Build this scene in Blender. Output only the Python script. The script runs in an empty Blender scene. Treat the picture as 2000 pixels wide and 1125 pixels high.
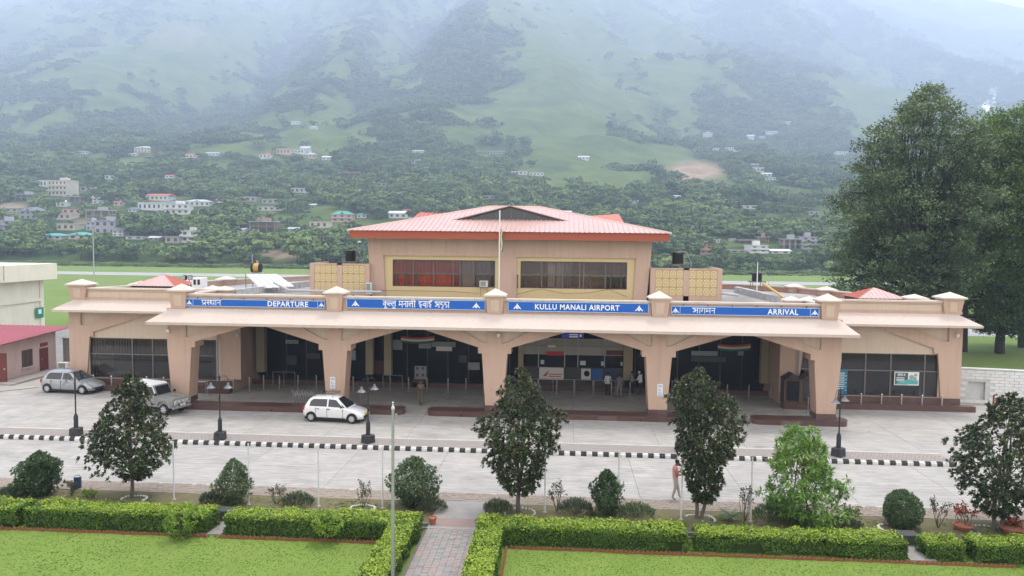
import bpy, bmesh, math, random
import numpy as np
from mathutils import Vector, Matrix, Quaternion
random.seed(7); RNG = np.random.default_rng(11)
scene = bpy.context.scene
COL = scene.collection
# ------------------------------------------------------------------ camera
FPX, CAMH = 1500.0, 11.0
YAW, PITCH, ROLL = math.atan(100/1500), math.atan(94.5/1500), 0.011
_f = np.array([-math.sin(YAW)*math.cos(PITCH), math.cos(YAW)*math.cos(PITCH), -math.sin(PITCH)])
_r0 = np.array([math.cos(YAW), math.sin(YAW), 0.0]); _u0 = np.cross(_r0, _f)
_u = _u0*math.cos(ROLL)-_r0*math.sin(ROLL); _r = _r0*math.cos(ROLL)+_u0*math.sin(ROLL)
_C = np.array([0, 0, CAMH])
cam = bpy.data.cameras.new('camera'); camo = bpy.data.objects.new('camera', cam); COL.objects.link(camo)
cam.sensor_width = 36.0; cam.lens = 36.0*FPX/2000.0; cam.clip_start = 0.1; cam.clip_end = 12000
camo.matrix_world = Matrix(((_r[0], _u[0], -_f[0], 0), (_r[1], _u[1], -_f[1], 0), (_r[2], _u[2], -_f[2], CAMH), (0, 0, 0, 1)))
scene.camera = camo
def ray(x, y): return _f+_r*(x-1000)/FPX-_u*(y-562.5)/FPX
def G(x, y, z=0.0):                       # survey: photo point -> place on a level at height z
    d = ray(x, y); return _C+d*((z-CAMH)/d[2])
def V(x, y, Y):                           # photo point -> place on the upright plane at depth Y
    d = ray(x, y); return _C+d*(Y/d[1])
def VX(x, y, X):
    d = ray(x, y); return _C+d*(X/d[0])
# ------------------------------------------------------------------ sky, sun, exposure
SUN_EL, SUN_AZ = math.radians(70), math.radians(25)     # azimuth clockwise from +Y
world = bpy.data.worlds.new('World'); scene.world = world; world.use_nodes = True
wn = world.node_tree.nodes; wl = world.node_tree.links
bg = wn['Background']; bg.inputs[1].default_value = 0.12
sky = wn.new('ShaderNodeTexSky'); sky.sky_type = 'NISHITA'; sky.sun_disc = False
sky.sun_elevation = SUN_EL; sky.sun_rotation = SUN_AZ; sky.air_density = 1.0; sky.dust_density = 6.0; sky.ozone_density = 1.0
# a high, thin cloud sheet over the whole sky
tcw = wn.new('ShaderNodeTexCoord'); cn = wn.new('ShaderNodeTexNoise'); cn.inputs['Scale'].default_value = 3.0; cn.inputs['Detail'].default_value = 6
crw = wn.new('ShaderNodeValToRGB'); crw.color_ramp.elements[0].position = 0.25; crw.color_ramp.elements[0].color = (0.62, 0.62, 0.62, 1)
crw.color_ramp.elements[1].position = 0.7; crw.color_ramp.elements[1].color = (0.95, 0.95, 0.95, 1)
mxw = wn.new('ShaderNodeMix'); mxw.data_type = 'RGBA'; mxw.inputs[7].default_value = (6.2, 6.05, 5.8, 1)
wl.new(tcw.outputs['Generated'], cn.inputs['Vector']); wl.new(cn.outputs['Fac'], crw.inputs[0]); wl.new(crw.outputs[0], mxw.inputs[0])
wl.new(sky.outputs[0], mxw.inputs[6]); wl.new(mxw.outputs[2], bg.inputs[0])
sun = bpy.data.lights.new('sun', 'SUN'); sun.energy = 1.5; sun.angle = math.radians(15); sun.color = (1.0, 0.93, 0.83)
suno = bpy.data.objects.new('sun', sun); COL.objects.link(suno)
_sd = Vector((math.sin(SUN_AZ)*math.cos(SUN_EL), math.cos(SUN_AZ)*math.cos(SUN_EL), math.sin(SUN_EL)))
suno.rotation_euler = (-_sd).to_track_quat('-Z', 'Y').to_euler(); suno.location = _sd*200
scene.view_settings.view_transform = 'Standard'; scene.view_settings.look = 'None'
scene.view_settings.gamma = 1.0; scene.view_settings.exposure = 1.52; scene.view_settings.use_curve_mapping = False
scene.render.engine = 'CYCLES'
cy = scene.cycles; cy.max_bounces = 6; cy.diffuse_bounces = 3; cy.glossy_bounces = 2; cy.transmission_bounces = 4; cy.volume_bounces = 4
cy.transparent_max_bounces = 8; cy.caustics_reflective = False; cy.caustics_refractive = False; cy.use_denoising = True
# ------------------------------------------------------------------ materials
MATS = {}
def _hex(c): return tuple(c)+(1.0,) if len(c) == 3 else c
def mat(name, col, rough=0.8, var=0.0, scale=3.0, col2=None, bump=0.0, bscale=None, metal=0.0, dirt=0.0, dcol=(0.12, 0.10, 0.08), dscale=0.6, spec=0.3, obj=False, coat=0.0, streak=0.0):
    """principled surface: base colour, a noise mix to col2 (or darker), dirt patches and a fine bump"""
    if name in MATS: return MATS[name]
    m = bpy.data.materials.new(name); m.use_nodes = True; MATS[name] = m
    nt = m.node_tree; N = nt.nodes; L = nt.links; b = N['Principled BSDF']
    b.inputs['Roughness'].default_value = rough; b.inputs['Metallic'].default_value = metal
    b.inputs['Specular IOR Level'].default_value = spec; b.inputs['Coat Weight'].default_value = coat
    b.inputs['Base Color'].default_value = _hex(col)
    if not (var or dirt or bump): return m
    if obj: vec = N.new('ShaderNodeTexCoord').outputs['Object']
    else: vec = N.new('ShaderNodeNewGeometry').outputs['Position']
    out = None
    if var:
        n = N.new('ShaderNodeTexNoise'); n.inputs['Scale'].default_value = scale; n.inputs['Detail'].default_value = 5; n.inputs['Roughness'].default_value = 0.6
        L.new(vec, n.inputs['Vector'])
        r = N.new('ShaderNodeMapRange'); r.inputs[1].default_value = 0.3; r.inputs[2].default_value = 0.7; r.inputs[3].default_value = 0; r.inputs[4].default_value = var
        L.new(n.outputs['Fac'], r.inputs[0])
        mx = N.new('ShaderNodeMix'); mx.data_type = 'RGBA'; mx.inputs[6].default_value = _hex(col)
        mx.inputs[7].default_value = _hex(col2 if col2 else tuple(c*0.55 for c in col))
        L.new(r.outputs[0], mx.inputs[0]); out = mx.outputs[2]
    if dirt:
        n2 = N.new('ShaderNodeTexNoise'); n2.inputs['Scale'].default_value = dscale; n2.inputs['Detail'].default_value = 8; n2.inputs['Roughness'].default_value = 0.7
        mp = N.new('ShaderNodeMapping'); mp.inputs['Scale'].default_value = (1, 1, 0.35); L.new(vec, mp.inputs['Vector']); L.new(mp.outputs[0], n2.inputs['Vector'])
        r2 = N.new('ShaderNodeMapRange'); r2.inputs[1].default_value = 0.45; r2.inputs[2].default_value = 0.75; r2.inputs[3].default_value = 0; r2.inputs[4].default_value = dirt
        L.new(n2.outputs['Fac'], r2.inputs[0])
        mx2 = N.new('ShaderNodeMix'); mx2.data_type = 'RGBA'; mx2.inputs[7].default_value = _hex(dcol)
        if out: L.new(out, mx2.inputs[6])
        else: mx2.inputs[6].default_value = _hex(col)
        L.new(r2.outputs[0], mx2.inputs[0]); out = mx2.outputs[2]
    if streak:                             # rain runs down painted walls
        ms = N.new('ShaderNodeMapping'); ms.inputs['Scale'].default_value = (2.6, 2.6, .16); L.new(vec, ms.inputs[0]); n4 = N.new('ShaderNodeTexNoise'); n4.inputs['Scale'].default_value = 1.5; n4.inputs['Detail'].default_value = 7; n4.inputs['Roughness'].default_value = .7; L.new(ms.outputs[0], n4.inputs['Vector'])
        r4 = N.new('ShaderNodeMapRange'); r4.inputs[1].default_value = .48; r4.inputs[2].default_value = .78; r4.inputs[3].default_value = 1.02; r4.inputs[4].default_value = 1-streak; L.new(n4.outputs['Fac'], r4.inputs[0])
        m4 = N.new('ShaderNodeMix'); m4.data_type = 'RGBA'; m4.blend_type = 'MULTIPLY'; m4.inputs[0].default_value = 1; L.new(out, m4.inputs[6]); L.new(r4.outputs[0], m4.inputs[7]); out = m4.outputs[2]
    if out: L.new(out, b.inputs['Base Color'])
    if bump:
        n3 = N.new('ShaderNodeTexNoise'); n3.inputs['Scale'].default_value = bscale or scale*4; n3.inputs['Detail'].default_value = 4; L.new(vec, n3.inputs['Vector'])
        bp = N.new('ShaderNodeBump'); bp.inputs['Strength'].default_value = bump; bp.inputs['Distance'].default_value = 0.02
        L.new(n3.outputs['Fac'], bp.inputs['Height']); L.new(bp.outputs[0], b.inputs['Normal'])
    return m
def glassmat(name, tint=(0.25, 0.25, 0.26), refl=0.06):
    if name in MATS: return MATS[name]
    m = bpy.data.materials.new(name); m.use_nodes = True; MATS[name] = m
    N = m.node_tree.nodes; L = m.node_tree.links; N.remove(N['Principled BSDF'])
    t = N.new('ShaderNodeBsdfTransparent'); t.inputs[0].default_value = _hex(tint)
    g = N.new('ShaderNodeBsdfGlossy'); g.inputs['Roughness'].default_value = 0.03; g.inputs[0].default_value = (0.9, 0.9, 0.92, 1)
    fr = N.new('ShaderNodeFresnel'); fr.inputs[0].default_value = 1.5
    ad = N.new('ShaderNodeMath'); ad.inputs[1].default_value = refl; L.new(fr.outputs[0], ad.inputs[0])
    mx = N.new('ShaderNodeMixShader'); L.new(ad.outputs[0], mx.inputs[0]); L.new(t.outputs[0], mx.inputs[1]); L.new(g.outputs[0], mx.inputs[2])
    L.new(mx.outputs[0], N['Material Output'].inputs[0]); return m
def leafmat(name, cols, back=None, rough=0.5, trans=0.25, pos=0.0):
    """leaf colour picked from a ramp by a per-leaf value stored on the mesh"""
    if name in MATS: return MATS[name]
    m = bpy.data.materials.new(name); m.use_nodes = True; MATS[name] = m
    N = m.node_tree.nodes; L = m.node_tree.links; b = N['Principled BSDF']
    at = N.new('ShaderNodeAttribute'); at.attribute_name = 'tone'
    cr = N.new('ShaderNodeValToRGB'); e = cr.color_ramp.elements
    while len(e) < len(cols): e.new(0.5)
    for i, c in enumerate(cols): e[i].position = i/(len(cols)-1); e[i].color = _hex(c)
    if pos:                                # instances differ one from another and from stand to stand
        oi = N.new('ShaderNodeObjectInfo'); g2 = N.new('ShaderNodeNewGeometry'); nz = N.new('ShaderNodeTexNoise'); nz.inputs['Scale'].default_value = .012; nz.inputs['Detail'].default_value = 5; L.new(g2.outputs['Position'], nz.inputs['Vector'])
        a1 = N.new('ShaderNodeMath'); a1.operation = 'MULTIPLY_ADD'; a1.inputs[1].default_value = pos; L.new(oi.outputs['Random'], a1.inputs[0]); L.new(at.outputs['Fac'], a1.inputs[2])
        a2 = N.new('ShaderNodeMath'); a2.operation = 'MULTIPLY_ADD'; a2.inputs[1].default_value = 1.6; L.new(nz.outputs['Fac'], a2.inputs[0]); L.new(a1.outputs[0], a2.inputs[2])
        a3 = N.new('ShaderNodeMath'); a3.operation = 'SUBTRACT'; a3.inputs[1].default_value = pos*.5+.8; L.new(a2.outputs[0], a3.inputs[0]); L.new(a3.outputs[0], cr.inputs[0])
    else: L.new(at.outputs['Fac'], cr.inputs[0])
    out = cr.outputs[0]
    if back:
        ge = N.new('ShaderNodeNewGeometry'); mx = N.new('ShaderNodeMix'); mx.data_type = 'RGBA'
        mx.inputs[7].default_value = _hex(back); L.new(ge.outputs['Backfacing'], mx.inputs[0]); L.new(out, mx.inputs[6]); out = mx.outputs[2]
    L.new(out, b.inputs['Base Color']); b.inputs['Roughness'].default_value = rough; b.inputs['Specular IOR Level'].default_value = 0.35
    if trans:
        tr = N.new('ShaderNodeBsdfTranslucent'); L.new(out, tr.inputs[0]); ms = N.new('ShaderNodeMixShader'); ms.inputs[0].default_value = trans
        L.new(b.outputs[0], ms.inputs[1]); L.new(tr.outputs[0], ms.inputs[2]); L.new(ms.outputs[0], N['Material Output'].inputs[0])
    return m
# ------------------------------------------------------------------ mesh helpers
class MB:
    """collects faces for ONE mesh object"""
    def __init__(s): s.v = []; s.f = []; s.m = []; s.mi = 0
    def add(s, vs, fs):
        o = len(s.v); s.v += [tuple(map(float, p)) for p in vs]; s.f += [tuple(i+o for i in f) for f in fs]; s.m += [s.mi]*len(fs); return s
    def box(s, x0, y0, z0, x1, y1, z1):
        return s.add([(x0,y0,z0),(x1,y0,z0),(x1,y1,z0),(x0,y1,z0),(x0,y0,z1),(x1,y0,z1),(x1,y1,z1),(x0,y1,z1)],
                     [(0,3,2,1),(4,5,6,7),(0,1,5,4),(1,2,6,5),(2,3,7,6),(3,0,4,7)])
    def cbox(s, c, size, rz=0.0):
        a, b, h = size[0]/2, size[1]/2, size[2]/2; co, si = math.cos(rz), math.sin(rz)
        vs = [(c[0]+x*co-y*si, c[1]+x*si+y*co, c[2]+z) for z in (-h, h) for x, y in ((-a,-b),(a,-b),(a,b),(-a,b))]
        return s.add(vs, [(0,3,2,1),(4,5,6,7),(0,1,5,4),(1,2,6,5),(2,3,7,6),(3,0,4,7)])
    def frustum(s, c, a0, b0, a1, b1, z0, z1):
        vs = [(c[0]+i*a0, c[1]+j*b0, z0) for i, j in ((-1,-1),(1,-1),(1,1),(-1,1))]+[(c[0]+i*a1, c[1]+j*b1, z1) for i, j in ((-1,-1),(1,-1),(1,1),(-1,1))]
        return s.add(vs, [(0,3,2,1),(4,5,6,7),(0,1,5,4),(1,2,6,5),(2,3,7,6),(3,0,4,7)])
    def pyramid(s, c, a, b, z0, z1):
        return s.add([(c[0]-a,c[1]-b,z0),(c[0]+a,c[1]-b,z0),(c[0]+a,c[1]+b,z0),(c[0]-a,c[1]+b,z0),(c[0],c[1],z1)], [(0,3,2,1),(0,1,4),(1,2,4),(2,3,4),(3,0,4)])
    def prism(s, poly, y0, y1, ax='y'):
        """poly in (x,z) pushed along y (ax='y'), in (y,z) along x (ax='x'), in (x,y) along z (ax='z')"""
        P = {'y': lambda p, t: (p[0], t, p[1]), 'x': lambda p, t: (t, p[0], p[1]), 'z': lambda p, t: (p[0], p[1], t)}[ax]
        n = len(poly); vs = [P(p, y0) for p in poly]+[P(p, y1) for p in poly]
        fs = [tuple(range(n)), tuple(range(2*n-1, n-1, -1))]+[(i, i+n, (i+1) % n+n, (i+1) % n) for i in range(n)]
        return s.add(vs, fs)
    def quad(s, a, b, c, d): return s.add([a, b, c, d], [(0, 1, 2, 3)])
    def tube(s, pts, r, n=8, cap=True):
        pts = [Vector(p) for p in pts]; k = len(pts); rs = r if isinstance(r, (list, tuple)) else [r]*k
        vs = []; fs = []; up = None
        for i, p in enumerate(pts):
            d = (pts[min(i+1, k-1)]-pts[max(i-1, 0)]).normalized()
            if up is None or abs(up.dot(d)) > 0.95: up = Vector((0, 0, 1)) if abs(d.z) < 0.9 else Vector((1, 0, 0))
            a = d.cross(up).normalized(); b = d.cross(a).normalized(); up = -b if False else up
            vs += [p+a*math.cos(2*math.pi*j/n)*rs[i]+b*math.sin(2*math.pi*j/n)*rs[i] for j in range(n)]
        for i in range(k-1):
            for j in range(n): fs.append((i*n+j, i*n+(j+1) % n, (i+1)*n+(j+1) % n, (i+1)*n+j))
        if cap: fs += [tuple(range(n-1, -1, -1)), tuple(range((k-1)*n, k*n))]
        return s.add(vs, fs)
    def lathe(s, prof, c=(0, 0, 0), n=16, ax='z'):
        vs = []; fs = []; k = len(prof)
        for r, z in prof:
            for j in range(n):
                a = 2*math.pi*j/n; q = (r*math.cos(a), r*math.sin(a), z)
                if ax == 'x': q = (q[2], q[0], q[1])
                if ax == 'y': q = (q[0], q[2], q[1])
                vs.append((c[0]+q[0], c[1]+q[1], c[2]+q[2]))
        for i in range(k-1):
            for j in range(n): fs.append((i*n+j, i*n+(j+1) % n, (i+1)*n+(j+1) % n, (i+1)*n+j))
        fs += [tuple(range(n-1, -1, -1)), tuple(range((k-1)*n, k*n))]
        return s.add(vs, fs)
    def mesh(s, name, mats):
        me = bpy.data.meshes.new(name); me.from_pydata(s.v, [], s.f)
        for m in (mats if isinstance(mats, (list, tuple)) else [mats]): me.materials.append(m)
        if any(s.m): me.polygons.foreach_set('material_index', s.m)
        bm = bmesh.new(); bm.from_mesh(me); bmesh.ops.recalc_face_normals(bm, faces=bm.faces); bm.to_mesh(me); bm.free()
        return me
    def build(s, name, mats, parent=None, smooth=False, bevel=0.0):
        o = bpy.data.objects.new(name, s.mesh(name, mats)); COL.objects.link(o)
        if smooth: shade(o)
        if bevel:
            b = o.modifiers.new('bevel', 'BEVEL'); b.width = bevel; b.segments = 2; b.limit_method = 'ANGLE'
        if parent: setp(o, parent)
        return o
def shade(o, angle=40):
    me = o.data; me.polygons.foreach_set('use_smooth', [True]*len(me.polygons)); me.set_sharp_from_angle(angle=math.radians(angle))
def setp(o, parent):
    o.parent = parent
    if parent.name in WLOC: o.matrix_parent_inverse = Matrix.Translation(-Vector(WLOC[parent.name]))
WLOC = {}                                  # things whose parts are modelled where they stand
def tag(o, label=None, cat=None, group=None, kind=None):
    if label: o['label'] = label
    if cat: o['category'] = cat
    if group: o['group'] = group
    if kind: o['kind'] = kind
    return o
def thing(name, label, cat, loc=(0, 0, 0), rz=0.0, group=None):
    """Empty at the thing's base; its parts are modelled in its own frame"""
    o = bpy.data.objects.new(name, None); COL.objects.link(o); o.location = loc; o.rotation_euler = (0, 0, rz); o.empty_display_size = 0.2
    return tag(o, label, cat, group)
def place(name, me, parent=None, loc=(0, 0, 0), rot=(0, 0, 0), sc=(1, 1, 1)):
    o = bpy.data.objects.new(name, me); COL.objects.link(o); o.location = loc; o.rotation_euler = rot; o.scale = sc
    if parent: setp(o, parent)
    return o
def thing_at(name, label, cat, loc, group=None):
    o = thing(name, label, cat, loc, 0, group); WLOC[o.name] = tuple(loc); return o
def copy_tree(o, parent=None):
    c = o.copy(); COL.objects.link(c); c.parent = parent
    for ch in list(o.children): copy_tree(ch, c)
    return c
def npmesh(name, verts, faces, mats, tone=None, mi=None):
    me = bpy.data.meshes.new(name); n, k = faces.shape
    me.vertices.add(len(verts)); me.vertices.foreach_set('co', np.asarray(verts, np.float32).ravel())
    me.loops.add(n*k); me.loops.foreach_set('vertex_index', faces.astype(np.int32).ravel())
    me.polygons.add(n); me.polygons.foreach_set('loop_start', np.arange(0, n*k, k, dtype=np.int32))
    if tone is not None:
        a = me.attributes.new('tone', 'FLOAT', 'FACE'); a.data.foreach_set('value', np.asarray(tone, np.float32))
    for m in (mats if isinstance(mats, (list, tuple)) else [mats]): me.materials.append(m)
    if mi is not None: me.polygons.foreach_set('material_index', np.asarray(mi, np.int32))
    me.update(calc_edges=True); me.validate(); return me
ORD = ['first','second','third','fourth','fifth','sixth','seventh','eighth','ninth','tenth','eleventh','twelfth','thirteenth','fourteenth','fifteenth','sixteenth']
# ================================================================== SETTING: ground, airfield, forecourt
M_GRASS = mat('airfield_grass', (0.11, 0.18, 0.03), 0.95, 0.8, 0.06, (0.16, 0.21, 0.05), 0.4, 8, dirt=0.35, dcol=(0.15, 0.16, 0.06), dscale=0.03)
M_CONC = mat('road_concrete', (0.39, 0.37, 0.345), 0.9, 0.8, 0.8, (0.29, 0.275, 0.255), 0.25, 25, dirt=0.35, dcol=(0.24, 0.225, 0.205), dscale=0.35)
M_CONC2 = mat('road_concrete_warm', (0.41, 0.385, 0.355), 0.9, 0.8, 0.9, (0.29, 0.28, 0.26), 0.25, 25, dirt=0.4, dcol=(0.25, 0.235, 0.215), dscale=0.4)
def brushed(m):
    """broom streaks and trowel marks along the road"""
    N = m.node_tree.nodes; L = m.node_tree.links; b = N['Principled BSDF']; src = b.inputs['Base Color'].links[0].from_socket; ge = N.new('ShaderNodeNewGeometry'); mp = N.new('ShaderNodeMapping'); mp.inputs['Scale'].default_value = (.5, 4.5, 1); mp.inputs['Rotation'].default_value = (0, 0, .06)
    n = N.new('ShaderNodeTexNoise'); n.inputs['Scale'].default_value = 1.6; n.inputs['Detail'].default_value = 9; n.inputs['Roughness'].default_value = .72; L.new(ge.outputs['Position'], mp.inputs[0]); L.new(mp.outputs[0], n.inputs['Vector'])
    r = N.new('ShaderNodeMapRange'); r.inputs[1].default_value = .32; r.inputs[2].default_value = .68; r.inputs[3].default_value = .72; r.inputs[4].default_value = 1.18; L.new(n.outputs['Fac'], r.inputs[0])
    x = N.new('ShaderNodeMix'); x.data_type = 'RGBA'; x.blend_type = 'MULTIPLY'; x.inputs[0].default_value = 1.0; L.new(src, x.inputs[6]); L.new(r.outputs[0], x.inputs[7])
    n5 = N.new('ShaderNodeTexNoise'); n5.inputs['Scale'].default_value = .45; n5.inputs['Detail'].default_value = 8; n5.inputs['Roughness'].default_value = .68; mp5 = N.new('ShaderNodeMapping'); mp5.inputs['Scale'].default_value = (.7, 1.3, 1); L.new(ge.outputs['Position'], mp5.inputs[0]); L.new(mp5.outputs[0], n5.inputs['Vector'])
    r5 = N.new('ShaderNodeMapRange'); r5.inputs[1].default_value = .56; r5.inputs[2].default_value = .72; r5.inputs[3].default_value = 1.0; r5.inputs[4].default_value = .72; L.new(n5.outputs['Fac'], r5.inputs[0])
    n6 = N.new('ShaderNodeTexNoise'); n6.inputs['Scale'].default_value = 2.2; n6.inputs['Detail'].default_value = 3; L.new(ge.outputs['Position'], n6.inputs['Vector']); r6 = N.new('ShaderNodeMapRange'); r6.inputs[1].default_value = .73; r6.inputs[2].default_value = .77; r6.inputs[3].default_value = 1.0; r6.inputs[4].default_value = .55; L.new(n6.outputs['Fac'], r6.inputs[0])
    m5 = N.new('ShaderNodeMath'); m5.operation = 'MULTIPLY'; L.new(r5.outputs[0], m5.inputs[0]); L.new(r6.outputs[0], m5.inputs[1])
    x5 = N.new('ShaderNodeMix'); x5.data_type = 'RGBA'; x5.blend_type = 'MULTIPLY'; x5.inputs[0].default_value = 1.0; L.new(x.outputs[2], x5.inputs[6]); L.new(m5.outputs[0], x5.inputs[7]); L.new(x5.outputs[2], b.inputs['Base Color'])
brushed(M_CONC); brushed(M_CONC2)
M_JOINT = mat('joint_filler', (0.10, 0.09, 0.08), 0.95, 0.4, 5)
M_SOIL = mat('bed_soil', (0.13, 0.10, 0.065), 1.0, 0.8, 1.6, (0.12, 0.13, 0.045), 0.6, 12, dirt=0.4, dcol=(0.20, 0.17, 0.12), dscale=1.2)
M_PAVER = mat('paver_concrete', (0.30, 0.27, 0.245), 0.95, 0.6, 7, (0.22, 0.21, 0.195), 0.4, 40, dirt=0.35, dcol=(0.30, 0.20, 0.16), dscale=1.5)
M_PAVERB = mat('paver_buff', (0.29, 0.245, 0.20), 0.95, 0.6, 4, (0.21, 0.175, 0.145), 0.4, 40, dirt=0.4, dcol=(0.16, 0.13, 0.09), dscale=1.0)
M_KWHITE = mat('kerb_white_paint', (0.72, 0.71, 0.69), 0.7, 0.3, 6, (0.55, 0.53, 0.5), dirt=0.45, dcol=(0.28, 0.25, 0.22), dscale=4)
M_KBLACK = mat('kerb_black_paint', (0.035, 0.035, 0.037), 0.7, 0.5, 6, (0.09, 0.085, 0.08))
M_RUNWAY = mat('runway_asphalt', (0.33, 0.33, 0.32), 0.9, 0.4, 0.05, (0.26, 0.26, 0.26))
M_LAWN = mat('lawn_turf', (0.115, 0.19, 0.026), 0.95, 0.9, 0.55, (0.155, 0.225, 0.04), 1.0, 22, dirt=0.4, dcol=(0.17, 0.18, 0.055), dscale=0.5)
def gxd(x, y=1030): return float(G(x, y)[0])
def structure(o): o['kind'] = 'structure'; return o
b = MB(); b.box(-4500, -120, -1.5, 4500, 330, -0.06); structure(b.build('ground', M_GRASS))
b = MB(); b.box(-700, 206, -0.05, 500, 222, -0.045); structure(b.build('runway', M_RUNWAY))
b = MB(); b.box(30, 96, -0.05, 140, 104, -0.045); structure(b.build('service_road', M_RUNWAY))
def slabs(name, xs, ys, z, matl, off=0.0):
    """concrete road cast in slabs with open joints"""
    r = bpy.data.objects.new(name, None); COL.objects.link(r); structure(r)
    q = MB(); q.box(xs[0], ys[0], z-0.3, xs[-1], ys[-1], z-0.012); q.build('joint_filler', M_JOINT, r)
    cache = {}
    for i in range(len(xs)-1):
        for j in range(len(ys)-1):
            w, d = xs[i+1]-xs[i], ys[j+1]-ys[j]; k = (round(w, 3), round(d, 3), (i+j) % 2)
            if k not in cache:
                q = MB(); q.box(0.008, 0.008, -0.1, w-0.008, d-0.008, 0); cache[k] = q.mesh('concrete_slab', matl[(i+j) % 2])
            place('concrete_slab', cache[k], r, (xs[i], ys[j], z+RNG.uniform(-0.002, 0.002)))
    return r
X0 = -52.0
jx = [X0+4.62*i for i in range(20)]
slabs('near_road', jx, [32.45, 35.55, 38.78], 0.0, [M_CONC, M_CONC2])
jx2 = [X0+1.9+4.62*i for i in range(20)]
slabs('forecourt', jx2, [40.75, 43.75, 46.7, 50.3, 54.0, 58.0], 0.004, [M_CONC2, M_CONC])
# apron left of the terminal
b = MB(); b.box(-60, 58.0, -0.05, -34.9, 130, -0.02); structure(b.build('service_yard', mat('yard_concrete', (0.25, 0.245, 0.235), 0.95, 0.6, 0.5, (0.17, 0.165, 0.16), 0.3, 20, dirt=0.4, dcol=(0.12, 0.11, 0.1)), None))
# flush drain line in the yard by the small house
b = MB(); p, q = G(0, 776), G(72, 758)
b.add([(p[0]-6, p[1]-3.2, .012), (q[0], q[1], .012), (q[0], q[1]+.35, .012), (p[0]-6, p[1]-2.85, .012)], [(0, 1, 2, 3)])
structure(b.build('drain_channel', M_JOINT))
b = MB(); b.box(19.62, 38.78, -.2, 40, 40.75, 0.0); structure(b.build('median_opening', M_CONC))
# median with striped kerb
med = bpy.data.objects.new('median', None); COL.objects.link(med); structure(med)
b = MB(); b.box(-52, 39.02, -0.1, 19.6, 40.55, 0.15); b.build('median_bed', M_PAVER, med)
b = MB(); b.box(-52, 40.55, -0.1, 19.6, 40.70, 0.16); b.build('back_kerb', mat('kerb_plain', (0.5, 0.48, 0.45), 0.9, 0.5, 3), med)
kerb = tag(bpy.data.objects.new('striped_kerb', None), 'black and white striped kerb running along the median between the two roads', 'kerb'); COL.objects.link(kerb)
kl = 0.284
bmk = bmesh.new(); bmesh.ops.create_cube(bmk, size=1.0)
for v in bmk.verts: v.co = Vector((v.co.x*(kl-0.008), v.co.y*0.22, (v.co.z+0.5)*0.21))
bmesh.ops.bevel(bmk, geom=[e for e in bmk.edges if abs(e.verts[0].co.z-0.21) < 1e-4 and abs(e.verts[1].co.z-0.21) < 1e-4 and abs(e.verts[0].co.y-e.verts[1].co.y) < 1e-4], offset=0.06, segments=3, affect='EDGES')
kme = []
for mm in (M_KWHITE, M_KBLACK):
    me = bpy.data.meshes.new('kerb_block'); bmk.to_mesh(me); me.materials.append(mm); kme.append(me)
bmk.free()
nk = 240; kx0 = 19.5-nk*kl
for i in range(nk):
    place('kerb_block', kme[i % 2], kerb, (kx0+(i+0.5)*kl, 38.90+RNG.normal(0, 0.006), RNG.normal(0, 0.006)-0.004), (0, 0, RNG.normal(0, 0.012)))
# pavers on the median
pm = MB(); pm.box(-0.095, -0.095, 0, 0.095, 0.095, 0.03); pme = pm.mesh('paver', M_PAVER)
b = MB()
for i in range(int(71/0.2)):
    for j in range(7): b.cbox((-51.6+i*0.2+(0.1 if j % 2 else 0), 39.12+j*0.2+0.07, 0.152+RNG.uniform(-.004, .004)), (0.188, 0.188, 0.03))
tag(b.build('median_pavers', M_PAVER, med), kind='stuff')
# near footpath, flower bed, drain, lawn
b = MB(); b.box(-52, 31.2, -0.1, 45, 32.44, 0.012); fp = structure(b.build('footpath', M_JOINT))
b = MB()
for i in range(int(75/0.215)):
    for j in range(6):
        b.cbox((-38+i*0.215+(0.107 if j % 2 else 0), 31.3+j*0.205, 0.02+RNG.uniform(-.006, .006)), (0.205, 0.195, 0.04), RNG.normal(0, .01))
tag(b.build('footpath_pavers', M_PAVERB, fp), kind='stuff')
b = MB(); b.box(-52, 32.36, -0.1, 45, 32.46, 0.035); b.build('edge_kerb', mat('kerb_plain', (0.5, 0.48, 0.45)), fp)
# bed surface, gently uneven
def sheet(name, x0, x1, y0, y1, nx, ny, zf, m, parent=None):
    xs = np.linspace(x0, x1, nx); ys = np.linspace(y0, y1, ny); X, Y = np.meshgrid(xs, ys); Z = zf(X, Y)
    v = np.stack([X.ravel(), Y.ravel(), Z.ravel()], 1); i = np.arange(nx*ny).reshape(ny, nx)
    f = np.stack([i[:-1, :-1].ravel(), i[:-1, 1:].ravel(), i[1:, 1:].ravel(), i[1:, :-1].ravel()], 1)
    o = place(name, npmesh(name, v, f, m), parent); o.data.polygons.foreach_set('use_smooth', [True]*len(f)); return o
def wob(X, Y, s=1.0): return np.sin(X*1.7*s+0.3*Y)*np.sin(Y*2.3*s+1.1+0.4*X)*0.5+np.sin(X*4.1*s+2)*np.sin(Y*3.7*s)*0.25
PX0, PX1 = -5.0, -3.12
structure(sheet('flower_bed', -52, PX0, 28.75, 31.22, 240, 14, lambda X, Y: 0.03+0.035*wob(X, Y), M_SOIL))
structure(sheet('flower_bed', PX1+.1, 45, 28.75, 31.22, 240, 14, lambda X, Y: 0.03+0.035*wob(X, Y), M_SOIL))
b = MB(); b.box(-52, 28.3, -0.4, 45, 28.76, -0.14); structure(b.build('drain', mat('wet_drain', (0.03, 0.03, 0.03), 0.6)))
for xa, xb in ((-52, PX0), (PX1+.1, 45)):
    b = MB(); b.box(xa, 28.66, -.3, xb, 28.78, 0.06); b.box(xa, 28.24, -.3, xb, 28.34, 0.05); structure(b.build('drain_wall', mat('drain_concrete', (0.2, 0.195, 0.18), 0.95, 0.6, 3)))
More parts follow.
